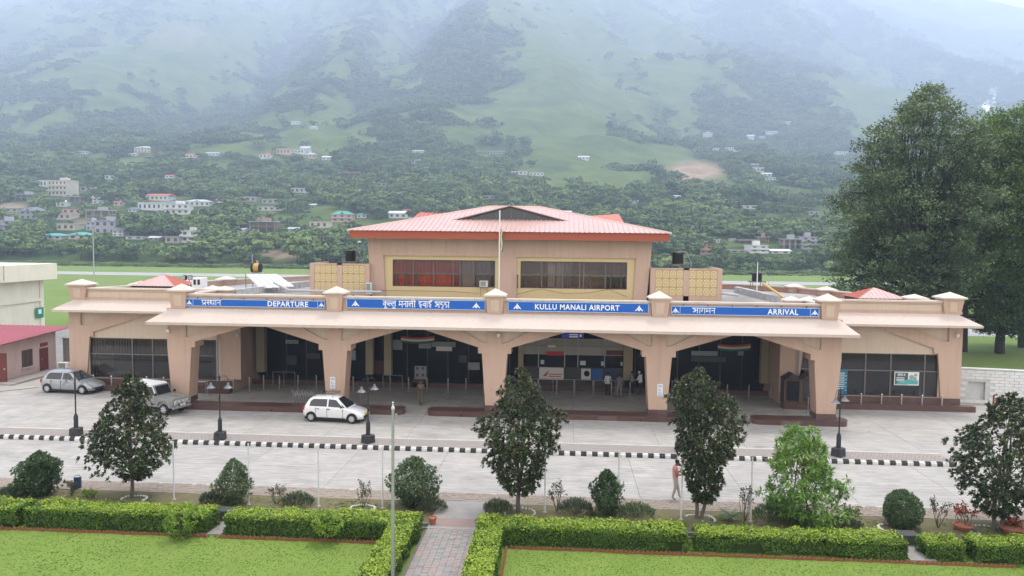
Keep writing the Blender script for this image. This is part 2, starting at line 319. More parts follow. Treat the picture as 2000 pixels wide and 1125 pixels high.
b = MB(); b.box(PX0-0.02, 28.2, -0.2, PX1+0.12, 31.3, 0.055); structure(b.build('path_crossing', mat('crossing_concrete', (0.30, 0.285, 0.27), 0.9, 0.5, 2, dirt=0.5, dcol=(0.2, 0.18, 0.16))))
b = MB(); b.box(PX0+.1, 28.45, 0.0, PX1, 29.3, 0.06); structure(b.build('red_oxide_patch', mat('red_oxide', (0.27, 0.16, 0.13), 0.8, 1.0, 1.3, (0.24, 0.21, 0.2))))
for _x, _w in ((gxd(425), .95), (gxd(1763, 1060), .9)):
    b = MB(); b.box(_x-_w/2, 26.9, -.1, _x+_w/2, 28.2, .05); structure(b.build('drain_slab', mat('crossing_concrete', (.3, .28, .27)))); b = MB(); b.box(_x-_w/2, 28.2, -.1, _x+_w/2, 28.75, .42); structure(b.build('drain_culvert', mat('culvert_dark', (.05, .05, .05), .9, .5, 4, (.09, .09, .085))))
structure(sheet('lawn', -52, PX0-0.55, 8, 28.25, 120, 60, lambda X, Y: 0.0+0.025*wob(X, Y, .5), M_LAWN))
structure(sheet('lawn', PX1+0.55, 45, 8, 28.25, 120, 60, lambda X, Y: 0.0+0.025*wob(X, Y, .5), M_LAWN))
# garden path of interlocking wave pavers
path = bpy.data.objects.new('garden_path', None); COL.objects.link(path); structure(path)
b = MB(); b.box(PX0-0.1, 8, -0.2, PX1+0.1, 28.2, 0.01); b.build('path_bed', mat('path_sand', (0.17, 0.15, 0.13), 1.0, 0.5, 4), path)
def wave_paver(m, L=0.235, W=0.118):
    n = 8; top = [(-L/2+L*i/n, W/2+0.014*math.sin(2*math.pi*i/n*1.5)) for i in range(n+1)]; bot = [(x, y-W) for x, y in top]
    poly = [(x*0.975, y*0.96) for x, y in bot+top[::-1]]; q = MB(); q.prism(poly, 0, 0.04, 'z'); return q.mesh('paver', m)
wp = [wave_paver(mat('path_paver_grey', (0.29, 0.28, 0.27), 0.95, 0.5, 8, dirt=0.3, dcol=(0.2, 0.2, 0.17), dscale=1.5)), wave_paver(mat('path_paver_pink', (0.33, 0.265, 0.24), 0.95, 0.5, 8, dirt=0.3, dcol=(0.24, 0.21, 0.19), dscale=1.5)),
      wave_paver(mat('path_paver_dark', (0.24, 0.235, 0.225), 0.95, 0.5, 8))]
far = MB(); cnt = 0
for j in range(36):
    for i in range(8):
        x = PX0+0.13+i*0.238; y = 28.1-j*0.122
        if j < 37: place('paver', wp[int(RNG.choice([0, 0, 1, 1, 2]))], path, (x, y+(0.03 if i % 2 else 0), 0.012+RNG.uniform(0, .006)), (0, 0, RNG.normal(0, .015)))
# ================================================================== TERMINAL BUILDING
M_PINK = mat('terminal_pink_render', (0.52, 0.36, 0.28), 0.85, 0.3, 0.7, (0.47, 0.325, 0.25), 0.12, 30, dirt=0.22, dcol=(0.30, 0.20, 0.155), dscale=0.5, streak=.14)
M_CREAM = mat('terminal_cream_render', (0.56, 0.44, 0.345), 0.85, 0.3, 0.6, (0.50, 0.39, 0.31), 0.12, 30, dirt=0.2, dcol=(0.36, 0.27, 0.2), dscale=0.6, streak=.12)
M_CANOPY = mat('canopy_pale_pink', (0.53, 0.44, 0.385), 0.8, 0.35, 0.4, (0.475, 0.39, 0.34), 0.08, 20, dirt=0.2, dcol=(0.40, 0.31, 0.26), dscale=0.35, streak=.12)
M_YELLOW = mat('tower_yellow_render', (0.60, 0.465, 0.255), 0.85, 0.25, 0.6, (0.54, 0.42, 0.23), 0.1, 30, dirt=0.15, dcol=(0.4, 0.29, 0.14))
M_COPING = mat('coping_pale', (0.62, 0.53, 0.46), 0.85, 0.4, 1.0, (0.5, 0.42, 0.36), 0.1, 20, dirt=0.4, dcol=(0.27, 0.23, 0.20), dscale=1.4)
M_GRANITE = mat('plinth_granite', (0.085, 0.042, 0.037), 0.3, 0.5, 14, (0.12, 0.065, 0.055), spec=0.5, dirt=0.3, dcol=(0.16, 0.12, 0.1), dscale=1.2)
M_GRANITE2 = mat('plinth_granite_pale', (0.15, 0.10, 0.09), 0.35, 0.5, 14, (0.10, 0.065, 0.06), spec=0.5)
M_ROOFDECK = mat('roof_deck', (0.33, 0.32, 0.31), 0.95, 0.9, 0.25, (0.16, 0.155, 0.15), 0.3, 10, dirt=0.6, dcol=(0.5, 0.49, 0.47), dscale=0.3)
M_REDFASCIA = mat('fascia_red', (0.36, 0.085, 0.045), 0.6, 0.25, 0.8, (0.31, 0.075, 0.04))
M_REDROOF = mat('roof_sheet_pink_red', (0.48, 0.30, 0.27), 0.38, 0.45, 0.3, (0.52, 0.38, 0.35), spec=0.5, dirt=0.3, dcol=(0.34, 0.20, 0.17), dscale=0.8, streak=.0)
M_REDROOF2 = mat('roof_sheet_red', (0.42, 0.115, 0.085), 0.5, 0.35, 0.5, (0.48, 0.16, 0.12))
M_FRAME = mat('window_frame_bronze', (0.045, 0.032, 0.026), 0.45, spec=0.5)
M_FRAMEG = mat('window_frame_grey', (0.13, 0.11, 0.10), 0.45, spec=0.5)
M_STEEL = mat('stainless_steel', (0.62, 0.61, 0.60), 0.28, metal=1.0)
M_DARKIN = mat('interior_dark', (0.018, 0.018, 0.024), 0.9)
M_INT = mat('interior_wall', (0.30, 0.26, 0.21), 0.9, 0.3, 1.0)
M_WHITE = mat('white_paint', (0.75, 0.74, 0.72), 0.6, 0.2, 3, (0.62, 0.6, 0.57))
M_PIPE = mat('pipe_grey', (0.42, 0.41, 0.40), 0.6, 0.2, 3)
GLASS = glassmat('tinted_glass', (0.34, 0.31, 0.30), 0.02)
GLASSR = glassmat('red_tint_glass', (0.72, 0.66, 0.63), 0.0)
XC, BAY, YF, YW, YB = -4.2, 10.13, 47.3, 52.5, 55.6
term = thing_at('airport_terminal', 'long pink and cream airport terminal with arched porch and red roofed tower', 'airport terminal', (XC, 55, 0))
PIL = [XC+BAY*i for i in (-2, -1, 0, 1, 2)]
def bd(name, fn, m, parent=term, **k):
    q = MB(); fn(q); return q.build(name, m, parent, **k)
# ---- porch columns
def strip(q, pts_l, pts_r, y0, y1):     # polygon in elevation from left and right edge points
    q.prism(pts_l+pts_r[::-1], y0, y1)
for pi, px in enumerate(PIL):
    p = bd('column', lambda q: q.frustum((px, YF+0.6), 0.56, 0.58, 0.79, 0.6, 0.62, 3.9), M_PINK)
    bd('column_base', lambda q: q.frustum((px, YF+0.6), 0.60, 0.63, 0.585, 0.61, 0.30, 0.63), M_GRANITE, p)
    l = -1.03 if pi > 0 else -0.79; r = 1.03 if pi < 4 else 0.79
    bd('capital', lambda q: q.box(px+l, YF, 3.9, px+r, YF+1.2, 4.28), M_PINK, p)
    bd('pilaster', lambda q: q.box(px-(0.44 if pi else 0.79), YF, 4.28, px+(0.44 if pi < 4 else 0.79), YF+1.2, 6.39), M_PINK, p)
    # parapet block with pyramid cap
    k = bd('parapet_block', lambda q: q.frustum((px, YF+0.46), 0.46, 0.52, 0.56, 0.62, 6.38, 7.47), M_PINK, p)
    bd('inset_panel', lambda q: q.add([(px-.23, YF-.085, 6.55), (px+.23, YF-.085, 6.55), (px+.26, YF-.165, 7.25), (px-.26, YF-.165, 7.25), (px-.23, YF+.3, 6.55), (px+.23, YF+.3, 6.55), (px+.26, YF+.3, 7.25), (px-.26, YF+.3, 7.25)], [(0,1,2,3),(4,7,6,5),(0,4,5,1),(3,2,6,7),(0,3,7,4),(1,5,6,2)]), M_CREAM, k)
    c = bd('cap', lambda q: (q.box(px-.69, YF-.25, 7.47, px+.69, YF+1.15, 7.56), q.pyramid((px, YF+.45), .69, .70, 7.562, 7.95)), M_COPING, p)
# ---- arched spandrels (band proud, cream panel recessed)
for i in range(4):
    a, c, e = PIL[i], (PIL[i]+PIL[i+1])/2, PIL[i+1]
    def sp(q):
        for s, p0 in ((1, a), (-1, e)):
            w = 1.03 if True else .8
            poly = [(p0+s*0.44, 4.28), (p0+s*w, 4.282), (c, 5.50), (c, 6.385), (c-s*0.9, 6.385), (p0+s*0.9, 4.66), (p0+s*0.60, 4.56), (p0+s*0.44, 4.56)]
            if s < 0: poly = poly[::-1]
            q.prism(poly, YF+0.002, YF+0.75)
    bd('arch_band', sp, M_PINK)
    for s, p0 in ((1, a), (-1, e)):
        def pn(q):
            poly = [(p0+s*0.44, 4.56), (p0+s*0.60, 4.56), (p0+s*0.9, 4.66), (c-s*0.9, 6.385), (p0+s*0.44, 6.385)]
            if s < 0: poly = poly[::-1]
            q.prism(poly, YF+0.13, YF+0.7)
        bd('spandrel_panel', pn, M_CREAM)
# ---- sloping canopies
def canopy(name, x0, x1, xi0, xi1, yo, yi, zo, zi, t=0.15, back=None):
    def fn(q):
        top = [(x0, yo, zo), (x1, yo, zo), (xi1, yi, zi), (xi0, yi, zi)]
        bb = back
        v = top+[(x0, bb, zo), (x1, bb, zo), (xi0, bb, zi), (xi1, bb, zi)]
        v += [(a, b_, z-t) for a, b_, z in [(x0, yo, zo), (x1, yo, zo), (x1, bb, zo), (x0, bb, zo)]]
        q.add(v, [(0, 1, 2, 3), (0, 3, 6, 4), (1, 5, 7, 2), (0, 8, 9, 1), (0, 4, 11, 8), (1, 9, 10, 5), (8, 11, 10, 9), (3, 2, 7, 6), (4, 6, 7, 5), (4, 5, 10, 11)])
    return bd(name, fn, M_CANOPY)
canopy('canopy', -25.95, 17.42, -24.95, 16.62, 46.0, YF+.02, 5.64, 6.40, 0.17, 53.2)
canopy('canopy', -35.75, -24.6, -34.9, -24.6, 51.3, YW+.02, 5.75, 6.38, 0.15, 60)
canopy('canopy', 16.2, 27.15, 16.2, 26.1, 51.3, YW+.02, 5.75, 6.38, 0.15, 60)
# ---- porch parapet, one run per bay, and its coping
for i in range(4):
    a, e = PIL[i]+.50, PIL[i+1]-.50
    w = bd('parapet', lambda q: q.box(a, YF+.10, 6.37, e, YF+.35, 7.18), M_PINK)
    bd('coping', lambda q: (q.box(a, YF+.06, 7.18, e, YF+.39, 7.23), q.box(a, YF+.0, 7.232, e, YF+.45, 7.34)), M_COPING, w)
# porch roof deck and ceiling
bd('porch_roof', lambda q: q.box(-24.9, YF+.4, 6.42, 16.55, 58, 6.62), M_ROOFDECK)
bd('main_roof', lambda q: q.add([(-34.6, 52.9, 6.63), (26.1, 52.9, 6.63), (20.4, 68, 6.63), (15.7, 72, 6.63), (-24, 80, 6.63), (-30.2, 66, 6.63)], [(0, 1, 2, 3, 4, 5)]), M_ROOFDECK)
bd('porch_ceiling', lambda q: q.box(-24.5, YF+.76, 5.55, 16.1, YB, 5.6), mat('porch_soffit', (0.30, 0.25, 0.21), 0.9, 0.3, 0.8))
for px in PIL[1:4]: bd('porch_beam', lambda q: q.box(px-.3, YF+1.2, 4.9, px+.3, YB, 5.55), M_PINK)
# ---- wings
def wing(x0, x1, sgn):
    """sgn -1: left wing (outer edge x0), +1: right wing (outer edge x1)"""
    c = XC+sgn*24.75
    ext = x0 if sgn < 0 else x1; inn = x1 if sgn < 0 else x0
    zw0, zw1 = 0.78, 3.66
    # window span
    wx0, wx1 = (-33.85, -24.35) if sgn < 0 else (15.95, 25.07)
    w = bd('wing_wall', lambda q: (q.box(x0, YW+.12, 0.0, wx0, YW+.45, 5.75), q.box(wx1, YW+.12, 0, x1, YW+.45, 5.75), q.box(wx0, YW+.12, zw1, wx1, YW+.45, 5.75), q.box(wx0, YW+.12, 0, wx1, YW+.45, zw0)), M_CREAM)
    # outer pilaster, battered, with stepped bracket and rising band like the porch arches
    s = -sgn   # direction from the outer corner inwards
    def band(q):
        o = ext
        # face polygon (x,z)
        poly = [(o, 0.5), (o+s*1.22, 0.5), (o+s*1.52, 3.75), (o+s*1.80, 3.75), (o+s*1.80, 4.1), (c-s*.0, 5.52), (c, 5.9), (o+s*4.3, 5.9), (o+s*1.55, 4.66), (o+s*1.20, 4.56), (o+s*.86, 4.56), (o+s*.86, 5.9), (o, 5.9)]
        if s < 0: poly = poly[::-1]
        q.prism(poly, YW-.06, YW+.119)
        mir = lambda x: 2*c-x
        poly = [(c, 5.52), (mir(o+s*1.80), 4.1), (mir(o+s*1.80), 3.75), (mir(o+s*1.52), 3.75), (mir(o+s*1.22), 0.9), (mir(o), 0.9), (mir(o), 5.9), (mir(o+s*.86), 5.9), (mir(o+s*.86), 4.56), (mir(o+s*1.2), 4.56), (mir(o+s*1.55), 4.66), (mir(o+s*4.3), 5.9), (c, 5.9)]
        if s < 0: poly = poly[::-1]
        q.prism(poly, YW-.06, YW+.119)
    bd('relief_band', band, M_PINK, w)
    bd('plinth', lambda q: q.box(min(x0, ext), YW-.12, 0.0, x1, YW+.1, 0.76), M_GRANITE, w)
    bd('plinth_step', lambda q: q.box(x0-(0.7 if sgn < 0 else 0), YW-.75, 0.0, x1+(0.7 if sgn > 0 else 0), YW-.125, 0.36), M_GRANITE, w)
    # window: frame, mullions, panes, blinds
    wd = bd('wing_window', lambda q: (q.box(wx0, YW+.16, zw0, wx1, YW+.24, zw0+.07), q.box(wx0, YW+.16, zw1-.07, wx1, YW+.24, zw1), q.box(wx0, YW+.161, zw0, wx0+.07, YW+.239, zw1), q.box(wx1-.07, YW+.161, zw0, wx1, YW+.239, zw1)), M_FRAME)
    mxs = [-30.7, -29.2, -26.5] if sgn < 0 else [20.35, 22.0, 18.3, 24.2]
    zt = 2.5
    for mx_ in mxs: bd('mullion', lambda q: q.box(mx_-.045, YW+.155, zw0, mx_+.045, YW+.245, zw1), M_FRAMEG, wd)
    bd('transom', lambda q: q.box(wx0, YW+.157, zt-.04, wx1, YW+.243, zt+.04), M_FRAMEG, wd)
    ed = sorted([wx0]+mxs+[wx1])
    for i in range(len(ed)-1):
        for za, zb in ((zw0, zt), (zt, zw1)):
            bd('pane', lambda q: q.quad((ed[i], YW+.2, za), (ed[i+1], YW+.2, za), (ed[i+1], YW+.2, zb), (ed[i], YW+.2, zb)), GLASS, wd)
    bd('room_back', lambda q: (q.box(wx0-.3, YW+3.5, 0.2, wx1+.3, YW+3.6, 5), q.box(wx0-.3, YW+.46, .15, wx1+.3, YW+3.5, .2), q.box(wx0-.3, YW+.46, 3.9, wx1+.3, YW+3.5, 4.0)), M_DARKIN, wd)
    # side wall of the wing, and inner return wall to the hall
    bd('side_wall', lambda q: q.box(ext+(0 if sgn < 0 else -.3), YW+.46, 0, ext+(.3 if sgn < 0 else 0), 62, 6.6), M_PINK, w)
    bd('return_wall', lambda q: q.box(inn-(.3 if sgn < 0 else 0), YW+.46, 0, inn+(0 if sgn < 0 else .3), YB+1.9, 5.6), M_PINK, w)
    # parapet of the wing
    pw = bd('wing_parapet', lambda q: (q.box(x0 if sgn < 0 else 16.4, YW+.1, 6.36, -24.8 if sgn < 0 else x1, YW+.35, 6.55), q.box((x0+1.2) if sgn < 0 else 16.4, YW+.18, 6.551, -24.8 if sgn < 0 else x1-1.2, YW+.35, 7.0), q.box(x0+.6 if sgn < 0 else 16.4, YW+.1, 7.0, -24.8 if sgn < 0 else x1-.6, YW+.36, 7.14)), M_PINK, w)
    bd('cream_panel', lambda q: q.box((x0+1.35) if sgn < 0 else 16.8, YW+.13, 6.56, -25.1 if sgn < 0 else x1-1.35, YW+.30, 6.985), M_CREAM, pw)
    bd('coping', lambda q: q.box(x0+1.2 if sgn < 0 else 16.4, YW+.02, 7.142, -24.8 if sgn < 0 else x1-1.2, YW+.45, 7.26), M_COPING, pw)
    o = ext+s*.68
    k = bd('parapet_block', lambda q: q.frustum((o, YW+.5), .52, .5, .66, .64, 6.36, 7.40), M_PINK, pw)
    bd('inset_panel', lambda q: q.add([(o-.22, YW-.05, 6.55), (o+.22, YW-.05, 6.55), (o+.25, YW-.14, 7.2), (o-.25, YW-.14, 7.2), (o-.22, YW+.3, 6.55), (o+.22, YW+.3, 6.55), (o+.25, YW+.3, 7.2), (o-.25, YW+.3, 7.2)], [(0,1,2,3),(4,7,6,5),(0,4,5,1),(3,2,6,7),(0,3,7,4),(1,5,6,2)]), M_CREAM, k)
    bd('cap', lambda q: (q.box(o-.8, YW-.28, 7.40, o+.8, YW+1.3, 7.49), q.pyramid((o, YW+.5), .8, .78, 7.492, 7.84)), M_COPING, k)
    return w, wd, (wx0, wx1, zw0, zw1, zt)
wl_, winL, dimL = wing(-35.25, -23.2, -1)
wr_, winR, dimR = wing(14.8, 26.45, 1)
# vertical blinds behind the departure wing window
blm = MB(); blm.box(-.045, -.005, 0, .045, .005, 1.0); blme = blm.mesh('blind_slat', mat('blind_fabric', (0.42, 0.33, 0.29), 0.9, 0.3, 6))
for i in range(46):
    x = -33.7+i*0.205
    if 5 < i < 8 or 26 < i < 29: continue
    full = i < 3 or i > 42
    place('blind_slat', blme, winL, (x, YW+.32, 0.9 if full else 2.55), (0, 0, RNG.uniform(.1, .8)), (1, 1, 2.7 if full else 1.08))
bd('blind_sheet', lambda q: q.box(-30.5, YW+.36, 2.56, -24.5, YW+.37, 3.6), mat('blind_sheet', (0.36, 0.29, 0.26), 0.9, 0.4, 3), winL)
bd('blind_sheet', lambda q: q.box(16.2, YW+.36, 2.56, 25.0, YW+.37, 3.6), mat('film_grey', (0.14, 0.14, 0.15), 0.5, 0.5, 2), winR)
# ---- side and rear parapets with their caps
def para_run(pts, h0=6.5, h1=7.05, m=M_PINK, capc=None):
    for i in range(len(pts)-1):
        a, c = np.array(pts[i]), np.array(pts[i+1]); d = c-a; L = np.linalg.norm(d); rz = math.atan2(d[1], d[0]); mid = (a+c)/2
        q = MB(); q.cbox((mid[0], mid[1], (h0+h1)/2), (L, .25, h1-h0), rz); w = q.build('roof_parapet', m, term)
        q = MB(); q.cbox((mid[0], mid[1], h1+.056), (L, .42, .11), rz); q.build('coping', M_COPING, w)
def capblock(x, y, w=.5, z0=6.5, z1=7.12, zc=7.47):
    q = MB(); q.frustum((x, y), w*.82, w*.82, w, w, z0, z1); k = q.build('parapet_block', M_PINK, term)
    q = MB(); q.frustum((x, y), w*1.25, w*1.25, w*1.25, w*1.25, z1, z1+.08); q.pyramid((x, y), w*1.25, w*1.25, z1+.082, zc); q.build('cap', M_COPING, k)
M_REDPATCH = mat('parapet_red_stained', (0.42, 0.17, 0.11), 0.9, 0.9, 0.9, (0.42, 0.29, 0.23))
para_run([(-34.5, 53.2), (-33.0, 58), (-31.5, 63), (-30.2, 67), (-24, 80), (-2, 78)])
para_run([(25.8, 53.2), (24.0, 58), (21.9, 64), (20.2, 68.5), (15.7, 72.5), (4, 74)], m=M_REDPATCH)
for x, y in ((-33.0, 58), (-31.5, 63), (-30.2, 67), (24.9, 56.2), (23.3, 60.2), (21.6, 64.6), (20.2, 68.5)): capblock(x, y, .58)
para_run([(PIL[0]-.2, YF+1.1), (PIL[0]-.35, 53.4)], 6.5, 7.1); para_run([(PIL[4]+.2, YF+1.1), (PIL[4]+.1, 52.2)], 6.5, 7.1)
for x, y in ((-25.35, 54.0), (-24.25, 53.6), (15.2, 52.2), (16.4, 52.3)): capblock(x, y, .46)
# ---- tower
YT = 57.0; TX0, TX1 = -14.45, 6.22
tw = bd('tower_wall', lambda q: (q.box(TX0+.1, YT+2.4, 6.3, TX1-.1, YT+13, 10.97), q.box(TX0+.1, YT+.2, 6.3, TX0+.35, YT+2.4, 10.97), q.box(TX1-.35, YT+.2, 6.3, TX1-.1, YT+2.4, 10.97), q.box(TX0+.35, YT+.2, 9.9, TX1-.35, YT+2.4, 10.97), q.box(TX0+.35, YT+.2, 6.3, TX1-.35, YT+2.4, 6.9)), M_PINK)
PL = [(-13.35, -4.8), (-3.4, 5.18)]; WN = [(-12.8, -5.08), (-3.17, 4.68)]; ZP = 9.72; WZ0, WZ1, WZT = 7.42, 9.42, 8.40
def tfront(q):
    y0, y1 = YT-.16, YT+.19
    for a, bx_ in (((TX0+.12, -13.33), (TX0-.16, -13.47)), ((-4.78, -3.42), (-4.72, -3.48)), ((5.16, TX1-.12), (5.30, TX1+.16))):
        q.prism([(a[0], 6.3), (a[1], 6.3), (bx_[1], ZP), (bx_[0], ZP)], y0, y1)
    q.prism([(TX0-.16, ZP), (TX1+.16, ZP), (TX1+.24, 10.97), (TX0-.24, 10.97)], y0, y1)
bd('tower_facing', tfront, M_PINK, tw)
for (a, e), (w0, w1) in zip(PL, WN):
    bd('yellow_panel', lambda q: (q.box(a-.1, YT, 6.3, w0, YT+.15, ZP), q.box(w1, YT, 6.3, e+.1, YT+.15, ZP), q.box(w0, YT, 6.3, w1, YT+.15, WZ0), q.box(w0, YT, WZ1, w1, YT+.15, ZP)), M_YELLOW, tw)
def tower_window(w0, w1, mus, subs, curt):
    wd = bd('tower_window', lambda q: (q.box(w0, YT-.02, WZ0, w1, YT+.12, WZ0+.06), q.box(w0, YT-.02, WZ1-.07, w1, YT+.12, WZ1), q.box(w0, YT-.019, WZ0, w0+.07, YT+.119, WZ1), q.box(w1-.07, YT-.019, WZ0, w1, YT+.119, WZ1)), M_FRAME)
    for x in mus: bd('mullion', lambda q: q.box(x-.035, YT+.0, WZ0, x+.035, YT+.1, WZ1), M_FRAMEG, wd)
    bd('transom', lambda q: q.box(w0, YT+.002, WZT-.03, w1, YT+.098, WZT+.03), M_FRAMEG, wd)
    for x in subs: bd('casement_bar', lambda q: q.box(x-.05, YT-.01, WZ0, x+.05, YT+.105, WZT), M_FRAME, wd)
    ed = sorted([w0]+mus+[w1])
    for i in range(len(ed)-1):
        for za, zb in ((WZ0, WZT), (WZT, WZ1)):
            bd('pane', lambda q: q.quad((ed[i], YT+.06, za), (ed[i+1], YT+.06, za), (ed[i+1], YT+.06, zb), (ed[i], YT+.06, zb)), GLASSR, wd)
    for x0, x1, c in curt:
        def cu(q):
            n = max(2, int((x1-x0)/.09))
            for k in range(n):
                xa, xb = x0+(x1-x0)*k/n, x0+(x1-x0)*(k+1)/n; ya, yb = YT+.17+.03*math.sin(k*2.1), YT+.17+.03*math.sin((k+1)*2.1)
                q.quad((xa, ya, 6.95), (xb, yb, 6.95), (xb, yb, 9.88), (xa, ya, 9.88))
        bd('curtain', cu, c, wd)
    return wd
M_RED_C = mat('curtain_red', (0.50, 0.08, 0.045), 0.9, 0.6, 1.2, (0.3, 0.05, 0.035)); M_GREY_C = mat('curtain_grey', (0.30, 0.25, 0.23), 0.9, 0.3, 2)
tower_window(*WN[0], [-11.25, -9.7, -8.2, -7.7], [-12.5, -11.75, -11.0, -6.2, -5.45], [(-12.75, -7.72, M_RED_C), (-7.6, -6.6, M_GREY_C), (-6.5, -5.4, mat('curtain_mauve', (0.2, 0.16, 0.17), 0.9))])
tower_window(*WN[1], [-1.6, -.05, 1.2, 1.5, 3.1], [-2.75, -2.0, 2.0, 3.5, 4.25], [(-1.15, -.6, M_GREY_C), (-.5, .6, M_GREY_C), (3.2, 4.6, mat('blind_brown', (0.11, 0.065, 0.05), 0.9))])
bd('open_sash', lambda q: (q.box(-3.40, YT-.35, WZ0+.02, -3.33, YT-.02, WZ0+.08), q.box(-3.40, YT-.35, WZT-.06, -3.33, YT-.02, WZT), q.box(-3.40, YT-.38, WZ0+.02, -3.33, YT-.32, WZT)), M_FRAME, tw)
# tower roof: hipped, ribbed sheet, with a glazed gablet
EX0, EX1, EY0, EY1, EZ = -15.7, 7.5, 55.6, 72.4, 11.55
RX0, RX1, RYc, RZ = -6.2, -2.0, 64.0, 13.72
fas = bd('roof_fascia', lambda q: (q.box(EX0, EY0, 10.99, EX1, EY0+.12, EZ), q.box(EX0, EY1-.12, 10.99, EX1, EY1, EZ), q.box(EX0, EY0+.12, 10.99, EX0+.12, EY1-.12, EZ), q.box(EX1-.12, EY0+.12, 10.99, EX1, EY1-.12, EZ)), M_REDFASCIA)
bd('soffit', lambda q: q.box(EX0+.12, EY0+.12, 10.99, EX1-.12, EY1-.12, 11.05), mat('soffit_brown', (0.22, 0.14, 0.11), 0.9), fas)
def ribbed(q, A, B, Cc, D, pitch=.36, h=.055, w=.05):
    """sheet A-B (eave) to D-C (ridge), raised ribs running up the slope"""
    A, B, Cc, D = map(lambda p: np.array(p, float), (A, B, Cc, D)); q.quad(A, B, Cc, D)
    e = B-A; L = np.linalg.norm(e); e /= L; nrm = np.cross(B-A, D-A); nrm /= np.linalg.norm(nrm); up = np.cross(nrm, e)
    def topat(t):      # height up slope where the line at distance t along eave leaves the sheet
        P = [(np.dot(p-A, e), np.dot(p-A, up)) for p in (A, B, Cc, D)]; best = 0
        for k in range(4):
            (x0, y0), (x1, y1) = P[k], P[(k+1) % 4]
            if (x0-t)*(x1-t) <= 0 and abs(x1-x0) > 1e-9: best = max(best, y0+(y1-y0)*(t-x0)/(x1-x0))
        return best
    n = int(L/pitch)
    for k in range(n+1):
        t = k*pitch+.04; s = topat(t)
        if s < .15: continue
        b0 = A+e*t; b1 = b0+up*s; dw = e*w
        q.add([b0-dw, b0+dw, b1+dw, b1-dw, b0-dw*.5+nrm*h, b0+dw*.5+nrm*h, b1+dw*.5+nrm*h, b1-dw*.5+nrm*h], [(4, 5, 6, 7), (0, 1, 5, 4), (1, 2, 6, 5), (3, 0, 4, 7)])
GY, GZ, GX0, GX1 = 59.3, 12.40, -8.55, 0.25
O = .14
cA, cB, cC, cD = (EX0-O, EY0-O, EZ+.01), (EX1+O, EY0-O, EZ+.01), (EX1+O, EY1+O, EZ+.01), (EX0-O, EY1+O, EZ+.01)
rA, rB = (RX0, RYc, RZ), (RX1, RYc, RZ)
bd('front_roof_sheet', lambda q: ribbed(q, cA, cB, rB, rA), M_REDROOF); bd('side_roof_sheet', lambda q: ribbed(q, cD, cA, rA, rA), M_REDROOF)
bd('side_roof_sheet', lambda q: ribbed(q, cB, cC, rB, rB), M_REDROOF); bd('rear_roof_sheet', lambda q: ribbed(q, cC, cD, rA, rB), M_REDROOF)
bd('hip_flashing', lambda q: (q.tube([cA, rA], .09, 6), q.tube([cB, rB], .09, 6), q.tube([rA, rB], .1, 6)), mat('flashing_pale', (0.62, 0.45, 0.4), 0.5))
# gablet
gx, gz = (GX0+GX1)/2, 13.52
def slope_z(y): return EZ+.01+(RZ-EZ)*(y-EY0)/(RYc-EY0)
def gab(q):
    for x0, x1 in ((GX0-.5, gx), (GX1+.5, gx)):
        q.add([(x0, GY-.25, GZ-.12), (x1, GY-.25, gz), (x1, RYc, gz+.05), (x0, GY+.6, slope_z(GY+.6)-.05), (x0, GY-.25, GZ-.02), (x1, GY-.25, gz+.1)], [(0, 1, 2, 3), (0, 1, 5, 4), (4, 5, 2)])
gb = bd('gablet_roof', gab, M_REDROOF)
bd('gablet_glazing', lambda q: q.prism([(GX0, GZ-.1), (GX1, GZ-.1), (gx, gz-.06)], GY, GY+.03), mat('gablet_dark_glass', (0.03, 0.035, 0.04), 0.12, spec=0.6), gb)
bd('gablet_frame', lambda q: (q.tube([(GX0-.4, GY-.2, GZ-.08), (gx, GY-.2, gz+.02)], .07, 6), q.tube([(GX1+.4, GY-.2, GZ-.08), (gx, GY-.2, gz+.02)], .07, 6)), mat('gablet_trim', (0.10, 0.08, 0.075), 0.6), gb)
for k in (-2.2, -1.1, 0.05, 1.1, 2.2): bd('glazing_bar', lambda q: q.box(gx+k-.03, GY-.05, GZ-.1, gx+k+.03, GY, gz-.08-abs(k)*.25), M_FRAMEG, gb)
bd('gablet_sill', lambda q: q.box(GX0-.2, GY-.3, GZ-.16, GX1+.2, GY+.1, GZ-.08), mat('sill_pale', (0.5, 0.42, 0.38), 0.8), gb)
# second roof behind the tower
def rear(q):
    yr, ye = 70.0, 66.5
    ribbed(q, (-13.9, ye, 12.15), (-4.1, ye, 11.9), (-4.1, yr, 12.75), (-13.2, yr, 13.42)); ribbed(q, (-4.1, ye, 11.9), (5.4, ye, 12.1), (4.9, yr, 13.42), (-4.1, yr, 12.75))
    q.quad((-13.2, yr, 13.42), (-4.1, yr, 12.75), (-4.1, 75, 11.9), (-13.9, 75, 12.1)); q.quad((-4.1, yr, 12.75), (4.9, yr, 13.42), (5.4, 75, 12.1), (-4.1, 75, 11.9))
bd('rear_roof', rear, M_REDROOF2)
